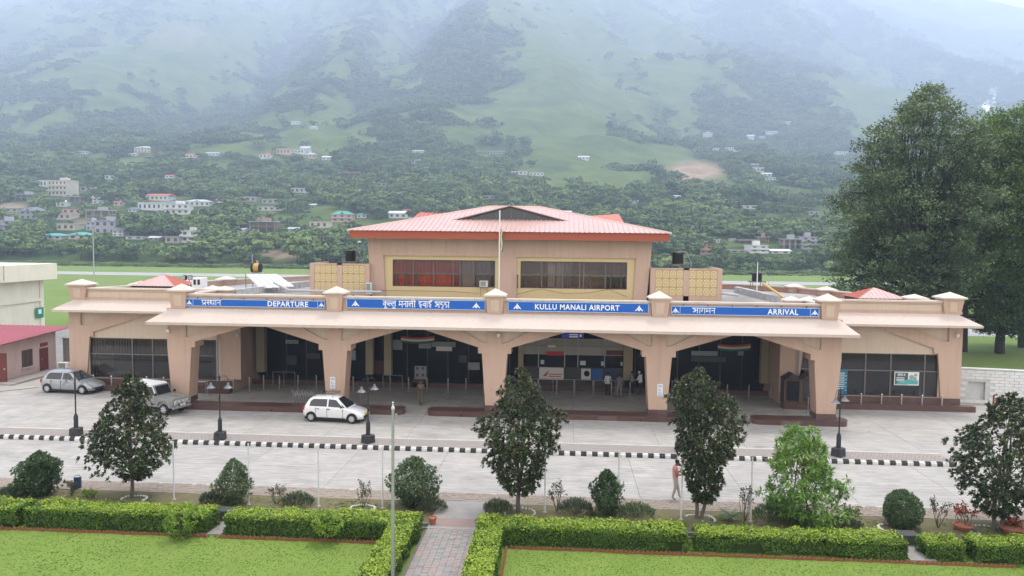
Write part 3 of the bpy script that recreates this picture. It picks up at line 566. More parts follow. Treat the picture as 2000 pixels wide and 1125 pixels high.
# rooftop screen walls of patterned blocks
M_JALI = mat('jali_cream', (0.50, 0.36, 0.17), 0.85, 0.4, 4, (0.42, 0.30, 0.14)); M_JALI2 = mat('jali_relief', (0.72, 0.60, 0.38), 0.85)
def jali_mesh():
    q = MB(); q.mi = 0; q.box(-.285, -.03, -.285, .285, .03, .285); q.mi = 1
    n = 14
    for r0, r1 in ((.25, .20), (.13, .09)):
        for k in range(n):
            a, c = 2*math.pi*k/n, 2*math.pi*(k+1)/n
            P = [(r*math.cos(t), -.055, r*math.sin(t)) for r, t in ((r0, a), (r0, c), (r1, c), (r1, a))]; q.add(P+[(x, -.03, z) for x, y, z in P], [(0, 1, 2, 3), (0, 4, 5, 1), (2, 6, 7, 3)])
    q.box(-.04, -.06, -.04, .04, -.03, .04)
    for t in range(4):
        a = math.pi/4+t*math.pi/2; q.cbox((.31*math.cos(a)*.85, -.042, .31*math.sin(a)*.85), (.06, .03, .06))
    return q.mesh('patterned_block', [M_JALI, M_JALI2])
jm = jali_mesh()
def screen(x0, x1, y, z0, z1):
    w = bd('screen_wall', lambda q: (q.box(x0, y, z0, x0+.35, y+.2, z1), q.box(x1-.35, y, z0, x1, y+.2, z1), q.box((x0+x1)/2-.2, y, z0, (x0+x1)/2+.2, y+.2, z1), q.box(x0+.35, y, z1-.12, x1-.35, y+.2, z1), q.box(x0+.35, y, z0, x1-.35, y+.2, z0+.42), q.box(x0, y+.201, z0, x0+.2, y+4, z1), q.box(x1-.2, y+.201, z0, x1, y+4, z1)), M_PINK)
    for a, e in ((x0+.35, (x0+x1)/2-.2), ((x0+x1)/2+.2, x1-.35)):
        for i in range(4):
            for j in range(3):
                s = (e-a)/4; t = (z1-.12-z0-.42)/3
                place('patterned_block', jm, w, (a+(i+.5)*s, y+.07, z0+.42+(j+.5)*t), (0, 0, 0), (s/.58, 1, t/.58))
    return w
screen(-19.0, -14.45, 56.5, 6.62, 9.08); screen(6.35, 11.5, 56.5, 6.62, 9.05)
# ---- porch back: dark glazed hall front, cream piers, ticket counters
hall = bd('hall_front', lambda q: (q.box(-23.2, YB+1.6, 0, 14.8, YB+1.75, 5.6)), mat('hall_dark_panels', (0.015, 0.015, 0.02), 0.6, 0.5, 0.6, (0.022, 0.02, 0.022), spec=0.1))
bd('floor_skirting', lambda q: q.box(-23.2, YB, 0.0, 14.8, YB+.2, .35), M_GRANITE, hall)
for px0, px1 in ((475, 487), (500, 516), (714, 728), (750, 764), (1012, 1022), (1218, 1236), (1487, 1502)):
    a, e = V(px0, 700, YB)[0], V(px1, 700, YB)[0]; bd('pier', lambda q: q.box(a, YB+.0, .9, e, YB+.5, 5.55), mat('pier_cream', (0.34, 0.28, 0.19), 0.9, 0.3, 1), hall)
for xx in np.arange(-22.5, 14.6, 1.55):
    if -2.9 < xx < 5.2: continue
    bd('mullion', lambda q: q.box(xx-.04, YB+1.2, 0, xx+.04, YB+1.3, 5.5), M_FRAME, hall)
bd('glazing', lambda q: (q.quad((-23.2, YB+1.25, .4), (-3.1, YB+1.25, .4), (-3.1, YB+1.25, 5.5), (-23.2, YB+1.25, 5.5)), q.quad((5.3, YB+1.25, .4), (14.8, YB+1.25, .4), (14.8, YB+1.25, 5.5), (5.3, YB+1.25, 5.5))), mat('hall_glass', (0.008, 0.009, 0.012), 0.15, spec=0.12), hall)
def vbox(q, x0, y0, x1, y1, Y, d): a = V(x0, y1, Y); c = V(x1, y0, Y); q.box(a[0], Y-d, a[2], c[0], Y, c[2])
M_BAND = mat('counter_band', (0.40, 0.37, 0.33), 0.7, 0.3, 2); M_RED = mat('sign_red', (0.45, 0.03, 0.03), 0.6); M_BLUEP = mat('counter_blue', (0.03, 0.10, 0.32), 0.6); M_MAROON = mat('sign_maroon', (0.14, 0.02, 0.025), 0.6)
M_BOARDW = mat('counter_board_white', (0.62, 0.58, 0.55), 0.6)
ct = bd('counter_wall', lambda q: (vbox(q, 1018, 678, 1219, 691, YB+.3, .1), vbox(q, 1018, 663, 1219, 677, YB+.42, .05)), M_BAND)
for x in (1052, 1103, 1129, 1181): bd('counter_post', lambda q: vbox(q, x-1.3, 660, x+1.3, 717, YB+.12, .1), mat('post_grey', (0.45, 0.44, 0.43), 0.6), ct)
bd('counter_opening', lambda q: vbox(q, 1018, 690, 1220, 720, YB+.9, .05), M_DARKIN, ct)
bd('counter_front', lambda q: vbox(q, 1018, 719, 1220, 768, YB+.25, .1), mat('counter_dark', (0.05, 0.045, 0.045), 0.5), ct)
bd('counter_board', lambda q: vbox(q, 1053, 718, 1101, 741, YB+.12, .04), M_BOARDW, ct)
def swoosh(q):
    y = YB+.07; a = V(1060, 734, y); c = V(1073, 723, y); q.add([(a[0], y, a[2]), (a[0]+.25, y, a[2]-.03), (c[0], y, c[2]), (c[0]-.16, y, c[2]-.14)], [(0, 1, 2, 3)])
    for k, (x0, x1) in enumerate(((1072, 1098), (1071, 1096))):
        p = V(x0, 731+k*4, y); r = V(x1, 731+k*4, y); q.box(p[0], y, p[2]-.03, r[0], y+.005, p[2]+.03)
bd('red_emblem', swoosh, M_RED, ct)
bd('counter_board', lambda q: vbox(q, 1135, 720, 1154, 741, YB+.12, .04), M_BOARDW, ct)
bd('counter_board', lambda q: vbox(q, 1155, 721, 1177, 741, YB+.121, .04), M_BLUEP, ct)
bd('counter_board', lambda q: vbox(q, 1183, 721, 1206, 741, YB+.12, .04), mat('counter_board_navy', (0.03, 0.05, 0.10), 0.6), ct)
bd('grey_emblem', lambda q: q.lathe([(.22, 0), (.16, .0)], (V(1146, 730, YB)[0], YB+.07, V(1146, 730, YB)[2]), 14, 'y'), mat('emblem_grey', (0.1, 0.1, 0.12), 0.6), ct)
bd('fascia_sign', lambda q: vbox(q, 1067, 687, 1101, 694, YB+.14, .05), M_RED, ct)
bd('fascia_sign', lambda q: vbox(q, 1184, 685, 1217, 693, YB+.14, .05), M_MAROON, ct)
bd('fascia_lamp', lambda q: vbox(q, 1070, 674, 1085, 678, YB+.14, .05), M_WHITE, ct)
for x, y, w, h in ((1056, 703, 7, 8), (1133, 705, 11, 8), (1174, 706, 5, 8), (1212, 707, 4, 7)): bd('notice', lambda q: vbox(q, x, y, x+w, y+h, YB+.14, .02), mat('paper', (0.6, 0.6, 0.58), 0.8), ct)
# hall fittings seen through the second and fourth arches
def fit(name, x0, y0, x1, y1, m, Y=YB+1.1, d=.06): return bd(name, lambda q: vbox(q, x0, y0, x1, y1, Y, d), m, hall)
M_BOARDG = mat('board_grey', (0.28, 0.29, 0.30), 0.6, 0.4, 4); M_FLAGR = mat('bunting_saffron', (0.5, 0.06, 0.04), 0.8); M_FLAGW = mat('bunting_white', (0.6, 0.6, 0.58), 0.8); M_FLAGG = mat('bunting_green', (0.03, 0.12, 0.05), 0.8)
for x0, x1, yy in ((783, 848, 656), (1402, 1466, 671)):
    for k, m in enumerate((M_FLAGR, M_FLAGW, M_FLAGG)):
        def bun(q):
            n = 12
            for i in range(n):
                def P(t, kk):
                    p = V(x0+(x1-x0)*t, yy+kk*4.2-3.0*(2*t-1)**2+3, YB+.3); return tuple(p)
                q.quad(P(i/n, k+1), P((i+1)/n, k+1), P((i+1)/n, k), P(i/n, k))
        bd('bunting', bun, m, hall)
fit('display_board', 810, 715, 833, 740, M_BOARDG, YB+.4); fit('dark_plinth', 808, 740, 835, 760, M_FRAME, YB+.5, .5)
for x, y in ((815, 719), (826, 719), (815, 732), (826, 732)): fit('symbol', x-2, y-2, x+2, y+3, M_FRAME, YB+.33, .01)
fit('sign_board', 852, 677, 883, 685, mat('board_white', (0.65, 0.63, 0.58), 0.7), YB+.6); fit('sign_board', 843, 668, 890, 677, M_BOARDG, YB+.7)
fit('notice_board', 683, 684, 695, 703, M_BOARDG, YB+.6); fit('notice_board', 768, 664, 786, 683, M_BOARDG, YB+.6); fit('poster', 818, 668, 842, 680, M_BOARDG, YB+.7); fit('notice_board', 914, 708, 937, 722, M_BOARDG, YB+.6)
fit('notice_board', 896, 694, 912, 708, mat('board_dark', (0.06, 0.065, 0.075), 0.6), YB+.6); fit('red_panel', 724, 705, 750, 730, mat('panel_maroon', (0.07, 0.018, 0.016), 0.6), YB+.5)
fit('departure_board', 1350, 686, 1402, 694, M_BOARDG, YB+.6); fit('departure_board', 1350, 697, 1418, 706, mat('board_dark', (0.06, 0.065, 0.075), 0.6), YB+.6); fit('notice_board', 1441, 684, 1452, 694, M_BOARDG, YB+.6)
fit('poster', 558, 664, 583, 671, M_BOARDG, YB+.6); fit('poster', 560, 694, 580, 712, mat('board_dim', (0.05, 0.052, 0.058), 0.6), YB+.6); fit('poster', 600, 690, 625, 700, mat('board_dim', (0.05, 0.052, 0.058), 0.6), YB+.6)
fit('blue_notice', 460, 662, 470, 690, mat('notice_blue_grey', (0.06, 0.12, 0.2), 0.6), YW+.44, .03)
# downpipes on the return walls
for x, yy in ((424, 52.3), (1562, 52.3)):
    a = V(x, 680, yy); bd('downpipe', lambda q: q.tube([(a[0], yy, .8), (a[0], yy, 5.5)], .06, 8), M_PIPE)
# ---- granite platforms the columns stand on
def platform(x0, x1, y0=46.72, y1=47.92, rl=True, rr=True, h=.30):
    r = .42
    def ring(off):
        P = []
        for (cx, cy, a0) in ((x1-r, y0+r, -90), (x1-r, y1-r, 0), (x0+r, y1-r, 90), (x0+r, y0+r, 180)):
            rnd = (rr if cx > (x0+x1)/2 else rl)
            if rnd: P += [(cx+(r+off)*math.cos(math.radians(a0+t)), cy+(r+off)*math.sin(math.radians(a0+t))) for t in range(0, 91, 15)]
            else: P.append((cx+(r+off)*(1 if a0 in (-90, 0) else -1), cy+(r+off)*(-1 if a0 in (-90, 180) else 1)))
        return P
    o = bd('granite_platform', lambda q: q.prism(ring(0), 0.0, h, 'z'), M_GRANITE)
    bd('top_slab', lambda q: q.prism(ring(.02), h+.001, h+.03, 'z'), M_GRANITE, o)
    n = int((x1-x0-2*r)/1.12); w = (x1-x0-2*r)/n
    for i in range(n): 
        q = MB(); q.box(x0+r+i*w+.012, y0-.018, .004, x0+r+(i+1)*w-.012, y0-.001, h-.012); q.build('granite_tile', M_GRANITE2 if RNG.random() < .13 else M_GRANITE, o)
    for x in np.arange(x0+2.2, x1-1, 5.5): 
        q = MB(); q.lathe([(.045, 0), (.045, -.05)], (x, y0-.02, .1), 10, 'y'); q.build('drain_hole', mat('hole_black', (0.005, 0.005, 0.005)), o)
platform(-25.9, -9.85, rl=False); platform(-8.35, 7.2); platform(11.6, 17.25)
# ================================================================== MOUNTAINSIDE
_PT = RNG.random((256, 256))
def vnoise(x, y):
    x0 = np.floor(x).astype(int); y0 = np.floor(y).astype(int); fx = x-x0; fy = y-y0; fx = fx*fx*(3-2*fx); fy = fy*fy*(3-2*fy)
    g = lambda i, j: _PT[i % 256, j % 256]
    return (g(x0, y0)*(1-fx)+g(x0+1, y0)*fx)*(1-fy)+(g(x0, y0+1)*(1-fx)+g(x0+1, y0+1)*fx)*fy
def fbm(x, y, o=4):
    s = 0; a = .5
    for k in range(o): s = s+a*vnoise(x*2**k+17*k, y*2**k+31*k); a *= .5
    return s
_D = np.array([250, 283, 292, 310, 420, 600, 850, 1150, 1600, 2200, 2900, 3600, 4200, 4600, 5200, 9000.])
_Z = np.array([-3, -3, -.5, 5, 19, 52, 101, 173, 304, 513, 811, 1152, 1465, 1640, 1680, 1690.])
def sstep(a, b_, x): t = np.clip((x-a)/(b_-a), 0, 1); return t*t*(3-2*t)
def crest(u, d, ds, us, amp, wl, wr):
    uc = np.interp(d, ds, us); a = np.interp(d, ds, amp, left=0, right=amp[-1]*.5); t = u-uc
    return a*np.exp(-np.where(t < 0, (t/wl)**2, (t/wr)**2))
def terrain(X, Y):
    X = np.asarray(X, float); Y = np.asarray(Y, float)
    dep = -X*math.sin(YAW)+Y*math.cos(YAW); lat = X*math.cos(YAW)+Y*math.sin(YAW)
    u = 1000+FPX*lat/np.maximum(dep, 1); k = 1+.30*sstep(1150, 1900, u)*sstep(400, 1400, dep)
    z = k*np.interp(dep/k, _D, _Z)
    far = sstep(400, 1500, dep); zz = np.maximum(z, 0)
    z = z+far*crest(u, dep, [850, 1200, 1900, 3000, 4200], [850, 880, 940, 1000, 1060], [0, 55, 120, 180, 150], 90, 330)
    z = z+far*crest(u, dep, [1000, 1500, 2600, 4000], [630, 655, 760, 820], [0, 60, 170, 190], 170, 60)
    z = z+far*crest(u, dep, [1000, 1700, 2900, 4200], [120, 140, 330, 420], [0, 60, 160, 190], 150, 150)
    z = z+far*crest(u, dep, [1300, 2400, 3800, 5200], [1500, 1480, 1440, 1400], [0, 80, 220, 300], 160, 240)
    z = z+(fbm(X/420+5, Y/760+3, 5)-.47)*np.clip(zz*.40, 0, 190)+(fbm(X/60, Y/75, 4)-.47)*np.clip(zz*.22, 0, 26)*sstep(330, 600, dep)
    rid = 1-np.abs(2*vnoise(X/230+.0009*Y+3.3, Y/900+1.7)-1); rid2 = 1-np.abs(2*vnoise(X/95+.002*Y, Y/300+9)-1)
    z = z+((rid-.5)*np.clip(zz*.24, 0, 110)+(rid2-.5)*np.clip(zz*.10, 0, 42))*sstep(500, 1100, dep)
    # the ridge on the right dips so that the cloud shows over it
    cap = 11+dep*(.300+.012*np.sin(u/70)); cap = np.where(u > 1500, cap, 1e5); z = np.where(z > cap*.0+cap+(1900-u).clip(0)*dep*.0006, cap+(1900-u).clip(0)*dep*.0006, z)
    return z
def to_px(X, Y, Z):
    P = np.stack([np.asarray(X, float), np.asarray(Y, float), np.asarray(Z, float)-CAMH], -1); z = P@_f
    return 1000+FPX*(P@_r)/z, 562.5-FPX*(P@_u)/z
def hit(px, py):
    """where the sight line through a photo point meets the mountainside"""
    d = ray(px, py); t = np.linspace(285, 5600, 6500); P = _C+d[None, :]*t[:, None]; g = terrain(P[:, 0], P[:, 1])
    i = np.argmax(P[:, 2] < g); i = i if P[i, 2] < g[i] else len(t)-1
    return np.array([P[i, 0], P[i, 1], g[i]])
def blob(u, v, cx, cy, rx, ry, soft=1.0): return np.exp(-(((u-cx)/rx)**2+((v-cy)/ry)**2)**1.5/soft)
def cover(X, Y, Z):
    """land cover from the survey: forest share and bare-soil share"""
    u, v = to_px(X, Y, Z); sc_ = np.clip(np.asarray(Y)/900, .8, 2.6); n = fbm(X/(110*sc_)+9, Y/(150*sc_), 5); n2 = fbm(X/42, Y/52+7, 4)
    f = .60+(n-.47)*2.4+(n2-.47)*2.6
    rid = 1-np.abs(2*vnoise(X/230+.0009*Y+3.3, Y/900+1.7)-1); rid2 = 1-np.abs(2*vnoise(X/95+.002*Y, Y/300+9)-1); f = f+((.5-rid)*.7+(.5-rid2)*.55)*sstep(600, 1200, np.asarray(Y, float))
    f = f+.06*sstep(270, 330, v)-.15*sstep(260, 120, v)
    f = f+.9*blob(u, v, 620, 150, 130, 85)+.6*blob(u, v, 900, 110, 90, 70)+.5*blob(u, v, 1280, 130, 60, 40)+.35*blob(u, v, 740, 215, 60, 40)+.45*blob(u, v, 60, 190, 120, 90)
    f = f-.75*blob(u, v, 1020, 235, 190, 55)-.6*blob(u, v, 1120, 170, 120, 60)-.7*blob(u, v, 690, 205, 40, 30)-.6*blob(u, v, 330, 140, 180, 70)-.7*blob(u, v, 760, 100, 40, 60)
    f = f-.8*blob(u, v, 262, 340, 55, 28)-.9*blob(u, v, 360, 432, 75, 10)-.6*blob(u, v, 1120, 370, 130, 28)-.7*blob(u, v, 1410, 360, 40, 28)-.5*blob(u, v, 700, 375, 45, 22)-.4*blob(u, v, 1530, 440, 90, 12)-.5*blob(u, v, 420, 330, 40, 14)-.4*blob(u, v, 560, 390, 60, 8)-.6*blob(u, v, 940, 370, 50, 18)
    s = 1.2*blob(u, v, 1360, 333, 52, 17)+1.1*blob(u, v, 1345, 350, 25, 14)+.75*blob(u, v, 560, 497, 75, 11)+.9*blob(u, v, 220, 432, 70, 8)+.8*blob(u, v, 20, 405, 40, 9)+.5*blob(u, v, 1330, 510, 60, 10)+.4*blob(u, v, 350, 70, 60, 22)
    s = s*(.55+1.1*n2)
    w = np.maximum(blob(u, v, 1940, 183, 8, 12), blob(u, v, 1932, 207, 16, 12)*1.1)
    return np.clip(f, 0, 1), np.clip(s, 0, 1), np.clip((w-.35)*3, 0, 1), u, v, n2
nu, nd = 430, 330
us = np.linspace(-300, 2300, nu); ds = 282*(5800/282)**(np.linspace(0, 1, nd)**1.0)
U, Dp = np.meshgrid(us, ds); lat = (U-1000)/FPX*Dp
TX = lat*math.cos(YAW)-Dp*math.sin(YAW); TY = lat*math.sin(YAW)+Dp*math.cos(YAW); TZ = terrain(TX, TY)
i = np.arange(nu*nd).reshape(nd, nu)
fa = np.stack([i[:-1, :-1].ravel(), i[:-1, 1:].ravel(), i[1:, 1:].ravel(), i[1:, :-1].ravel()], 1)
def mountain_mat():
    m = bpy.data.materials.new('mountain_cover'); m.use_nodes = True; N = m.node_tree.nodes; L = m.node_tree.links; b = N['Principled BSDF']
    b.inputs['Roughness'].default_value = 1.0; b.inputs['Specular IOR Level'].default_value = 0.0
    at = N.new('ShaderNodeAttribute'); at.attribute_name = 'cover'; sp = N.new('ShaderNodeSeparateColor'); L.new(at.outputs['Color'], sp.inputs[0])
    ge = N.new('ShaderNodeNewGeometry')
    def noise(sc, det=6):
        n = N.new('ShaderNodeTexNoise'); n.inputs['Scale'].default_value = sc; n.inputs['Detail'].default_value = det; n.inputs['Roughness'].default_value = .65; L.new(ge.outputs['Position'], n.inputs['Vector']); return n.outputs['Fac']
    def ramp(fac, a, c, p0=.35, p1=.65):
        r = N.new('ShaderNodeValToRGB'); r.color_ramp.elements[0].position = p0; r.color_ramp.elements[1].position = p1; r.color_ramp.elements[0].color = _hex(a); r.color_ramp.elements[1].color = _hex(c); L.new(fac, r.inputs[0]); return r.outputs[0]
    def mix(fac, a, c):
        x = N.new('ShaderNodeMix'); x.data_type = 'RGBA'; L.new(fac, x.inputs[0]); L.new(a, x.inputs[6]); L.new(c, x.inputs[7]); return x.outputs[2]
    grass = ramp(noise(.02, 10), (0.045, 0.08, 0.025), (0.135, 0.165, 0.055), .3, .7); forest = ramp(noise(.05, 8), (0.02, 0.042, 0.018), (0.065, 0.10, 0.035)); soil = ramp(noise(.06), (0.22, 0.15, 0.10), (0.34, 0.26, 0.19))
    white = N.new('ShaderNodeRGB'); white.outputs[0].default_value = (0.8, 0.8, 0.8, 1)
    # break the forest edge up with clumps of single trees
    ad = N.new('ShaderNodeMath'); ad.operation = 'ADD'; L.new(sp.outputs[0], ad.inputs[0])
    mr = N.new('ShaderNodeMapRange'); mr.inputs[1].default_value = .3; mr.inputs[2].default_value = .7; mr.inputs[3].default_value = -.6; mr.inputs[4].default_value = .6; L.new(noise(.03, 10), mr.inputs[0]); L.new(mr.outputs[0], ad.inputs[1])
    st = N.new('ShaderNodeMapRange'); st.inputs[1].default_value = .25; st.inputs[2].default_value = .75; L.new(ad.outputs[0], st.inputs[0])
    c = mix(st.outputs[0], grass, forest); c = mix(sp.outputs[1], c, soil); c = mix(sp.outputs[2], c, white.outputs[0])
    L.new(c, b.inputs['Base Color']); return m
mme = npmesh('mountain', np.stack([TX.ravel(), TY.ravel(), TZ.ravel()], 1), fa, mountain_mat())
cf, cs, cw, _, _, _ = cover(TX, TY, TZ)
a = mme.attributes.new('cover', 'FLOAT_COLOR', 'POINT'); a.data.foreach_set('color', np.stack([cf.ravel(), cs.ravel(), cw.ravel(), np.ones(nu*nd)], 1).astype(np.float32).ravel())
mme.polygons.foreach_set('use_smooth', [True]*len(fa)); structure(place('mountain', mme))
# ---- woodland on the slope: one mass of small trees
def quads(cen, nor, size, rng, aspect=1.0, fold=0.0):
    """one leaf (a lozenge) per centre, facing nor"""
    n = len(cen); nor = nor/np.maximum(np.linalg.norm(nor, axis=1, keepdims=True), 1e-6)
    r = rng.normal(size=(n, 3)); t = np.cross(nor, r); t /= np.maximum(np.linalg.norm(t, axis=1, keepdims=True), 1e-6); b2 = np.cross(nor, t)
    s = (size if np.ndim(size) else np.full(n, size))[:, None]
    v = np.stack([cen-t*s, cen+b2*s*aspect*.55+nor*s*fold, cen+t*s, cen-b2*s*aspect*.55+nor*s*fold], 1)
    return v.reshape(-1, 3), np.arange(n*4).reshape(n, 4)
F_HILL = leafmat('hill_foliage', [(0.026, 0.055, 0.022), (0.07, 0.12, 0.04), (0.16, 0.22, 0.065)], rough=.9, trans=0.0, pos=.6)
F_BARK = mat('bark', (0.075, 0.06, 0.05), 0.95, 0.6, 6, (0.13, 0.11, 0.095), 0.5, 20)
protos = []; pcol = bpy.data.collections.new('hill_tree_kinds')
for kx in range(6):
    rg = np.random.default_rng(50+kx); cs_, ns_, sz = [], [], []
    nl = 6+kx % 3+(kx % 2)
    for l in range(nl):
        if kx == 5: c = np.array([rg.normal(0, .06), rg.normal(0, .06), .25+.7*l/nl]); R = np.array([.32*(1-l/nl)+.05, .32*(1-l/nl)+.05, .16])
        else: c = np.array([rg.normal(0, .3), rg.normal(0, .3), rg.uniform(.35, .85)]); R = np.array([rg.uniform(.13, .32)]*2+[rg.uniform(.11, .25)])
        q = rg.normal(size=(44, 3)); q /= np.linalg.norm(q, axis=1, keepdims=True); q[:, 2] = np.abs(q[:, 2])*1.1-.3
        cs_.append(c+q*R*rg.uniform(.6, 1.12, (44, 1))); ns_.append(q+rg.normal(0, .35, q.shape)+np.array([0, 0, .35])); sz.append(rg.uniform(.045, .095, 44))
    v, f = quads(np.concatenate(cs_), np.concatenate(ns_), np.concatenate(sz), rg, 1.6)
    tone = np.clip(rg.normal(.5, .15, len(f))+(v.reshape(-1, 4, 3)[:, :, 2].mean(1)-.55)*.6, 0, 1)
    tv = MB(); tv.tube([(0, 0, -.1), (0, 0, .55)], [.03, .015], 4); o = len(v)
    me = npmesh('hill_tree', np.concatenate([v, np.array(tv.v)]), np.concatenate([f, np.array([x for x in tv.f if len(x) == 4])+o]), [F_HILL, F_BARK], np.concatenate([tone, np.zeros(len([x for x in tv.f if len(x) == 4]))]), [0]*len(f)+[1]*len([x for x in tv.f if len(x) == 4]))
    po = bpy.data.objects.new('hill_tree', me); pcol.objects.link(po); protos.append(po)
def scatter(name, pts, scale, rotz, idx, collection, tone=None):
    """points carrying size, turn and kind; a geometry-nodes tree stands one plant on each"""
    me = bpy.data.meshes.new(name); me.vertices.add(len(pts)); me.vertices.foreach_set('co', np.asarray(pts, np.float32).ravel())
    for nm, ty, dat in (('size', 'FLOAT_VECTOR', scale), ('turn', 'FLOAT_VECTOR', rotz), ('kindno', 'INT', idx)):
        at = me.attributes.new(nm, ty, 'POINT'); at.data.foreach_set('vector' if ty == 'FLOAT_VECTOR' else 'value', np.asarray(dat, np.float32 if ty != 'INT' else np.int32).ravel())
    o = place(name, me); g = bpy.data.node_groups.new(name, 'GeometryNodeTree')
    g.interface.new_socket('Geometry', in_out='INPUT', socket_type='NodeSocketGeometry'); g.interface.new_socket('Geometry', in_out='OUTPUT', socket_type='NodeSocketGeometry')
    N = g.nodes; L = g.links; gi = N.new('NodeGroupInput'); go = N.new('NodeGroupOutput'); ip = N.new('GeometryNodeInstanceOnPoints'); ci = N.new('GeometryNodeCollectionInfo')
    ci.inputs['Collection'].default_value = collection; ci.inputs['Separate Children'].default_value = True; ci.inputs['Reset Children'].default_value = True
    def att(nm, ty):
        a = N.new('GeometryNodeInputNamedAttribute'); a.data_type = ty; a.inputs['Name'].default_value = nm; return a.outputs['Attribute']
    L.new(gi.outputs[0], ip.inputs['Points']); L.new(ci.outputs[0], ip.inputs['Instance']); ip.inputs['Pick Instance'].default_value = True
    L.new(att('kindno', 'INT'), ip.inputs['Instance Index']); L.new(att('size', 'FLOAT_VECTOR'), ip.inputs['Scale'])
    er = N.new('FunctionNodeEulerToRotation'); L.new(att('turn', 'FLOAT_VECTOR'), er.inputs[0]); L.new(er.outputs[0], ip.inputs['Rotation'])
    L.new(ip.outputs[0], go.inputs[0]); md = o.modifiers.new('scatter', 'NODES'); md.node_group = g; o['kind'] = 'stuff'; return o
def sample_hill(n, d0, d1, rg):
    d = np.sqrt(rg.uniform(d0**2, d1**2, n)); u = rg.uniform(-150, 2150, n); la = (u-1000)/FPX*d
    X = la*math.cos(YAW)-d*math.sin(YAW); Y = la*math.sin(YAW)+d*math.cos(YAW); return X, Y, d
HOUSE_XY = []                                   # kept clear of trees
def forest_points():
    rg = np.random.default_rng(5); P, S, K = [], [], []
    for n, d0, d1, h0, h1, thr in ((9500, 296, 620, 3.5, 9.5, .48), (34000, 620, 1400, 3.5, 9.5, .52), (46000, 1400, 3000, 6, 12, .55)):
        X, Y, d = sample_hill(n, d0, d1, rg); Z = terrain(X, Y); f, s, w, u, v, n2 = cover(X, Y, Z)
        ok = (f*(1-1.6*s) > thr+rg.uniform(-.3, .22, n)) & (v > -40) & (v < 540)
        h = rg.uniform(h0, h1, n)*np.where(rg.random(n) < .12, 1.35, 1); _, vt = to_px(X, Y, Z+h*.95); wpx = h*.55*FPX/np.maximum(Y, 1)
        for hx, hy, hr, hpx, hpy, hw_, hh_ in HOUSE_XY: ok &= ~(((X-hx)**2+(Y-hy)**2 < hr**2) | ((np.abs(u-hpx) < hw_*.5+wpx*.7) & (Y < hy) & (vt < hpy-.12*hh_)))
        X, Y, Z, h = X[ok], Y[ok], Z[ok], h[ok]
        P.append(np.stack([X, Y, Z-.2], 1)); S.append(np.stack([h*rg.uniform(.9, 1.5, len(X)), h*rg.uniform(.9, 1.5, len(X)), h], 1)); K.append(np.where(rg.random(len(X)) < .12, 5, rg.integers(0, 5, len(X))))
    # river-bank belt beyond the airfield
    n = 900; X = rg.uniform(-330, 330, n); Y = rg.uniform(284, 318, n)+np.abs(rg.normal(0, 9, n)); Z = np.maximum(terrain(X, Y), -2); _, s, _, u, v, _ = cover(X, Y, Z); h = rg.uniform(3.0, 8.0, n)*(.75+.5*vnoise(X/18, Y/18))
    ok = rg.random(n) > s*1.3; _, vt = to_px(X, Y, Z+h*.95)
    for hx, hy, hr, hpx, hpy, hw_, hh_ in HOUSE_XY: ok &= ~((np.abs(u-hpx) < hw_*.5+8) & (vt < hpy-.25*hh_))
    X, Y, Z, h = X[ok], Y[ok], Z[ok], h[ok]
    P.append(np.stack([X, Y, Z-.3], 1)); S.append(np.stack([h*rg.uniform(1, 1.6, len(X)), h*1.2, h], 1)); K.append(rg.integers(0, 5, len(X)))
    P, S, K = np.concatenate(P), np.concatenate(S), np.concatenate(K); T = np.zeros_like(P); T[:, 2] = rg.uniform(0, 6.28, len(P))
    tag(scatter('hillside_woodland', P, S, T, K, pcol), 'dense green woodland covering the hazy mountainside', None)
    # low scrub along the river edge of the airfield
    n = 2600; X = rg.uniform(-260, 260, n); Y = rg.uniform(262, 286, n); h = rg.uniform(.5, 1.7, n)
    T = np.zeros((n, 3)); T[:, 2] = rg.uniform(0, 6.28, n)
    tag(scatter('airfield_scrub', np.stack([X, Y, np.full(n, -.4)], 1), np.stack([h*2, h*2, h], 1), T, rg.integers(0, 5, n), pcol), 'low scrub along the far edge of the airfield', None)
# ================================================================== PLANTING
def blades(cen, axis, nor, L, W, fold=.12):
    """lance leaves: base, two sides, tip"""
    n = len(cen); axis = axis/np.maximum(np.linalg.norm(axis, axis=1, keepdims=True), 1e-6); sd = np.cross(axis, nor); sd /= np.maximum(np.linalg.norm(sd, axis=1, keepdims=True), 1e-6); nn = np.cross(sd, axis)
    L = np.broadcast_to(L, n)[:, None]; W = np.broadcast_to(W, n)[:, None]
    v = np.stack([cen-axis*L*.5, cen+axis*L*.06+sd*W*.5+nn*L*fold, cen+axis*L*.5, cen+axis*L*.06-sd*W*.5+nn*L*fold], 1)
    return v.reshape(-1, 3), np.arange(n*4).reshape(n, 4)
def foliage(name, v, f, tone, m, parent): 
    o = place(name, npmesh(name, v, f, m, np.clip(tone, 0, 1)), parent); return o
def unit(q): return q/np.maximum(np.linalg.norm(q, axis=-1, keepdims=True), 1e-6)
F_MAG = leafmat('magnolia_leaf', [(0.022, 0.045, 0.02), (0.04, 0.075, 0.03), (0.075, 0.12, 0.045), (0.13, 0.12, 0.055)], back=(0.10, 0.075, 0.05), rough=.32, trans=.08)
F_SHRUB = leafmat('shrub_leaf', [(0.035, 0.07, 0.03), (0.065, 0.12, 0.05), (0.13, 0.20, 0.085)], rough=.5, trans=.2)
F_SHRUB2 = leafmat('shrub_leaf_pale', [(0.06, 0.095, 0.045), (0.105, 0.16, 0.07), (0.19, 0.24, 0.12)], rough=.5, trans=.2)
F_BRIGHT = leafmat('bright_leaf', [(0.08, 0.17, 0.03), (0.16, 0.30, 0.055), (0.29, 0.42, 0.09)], rough=.5, trans=.3)
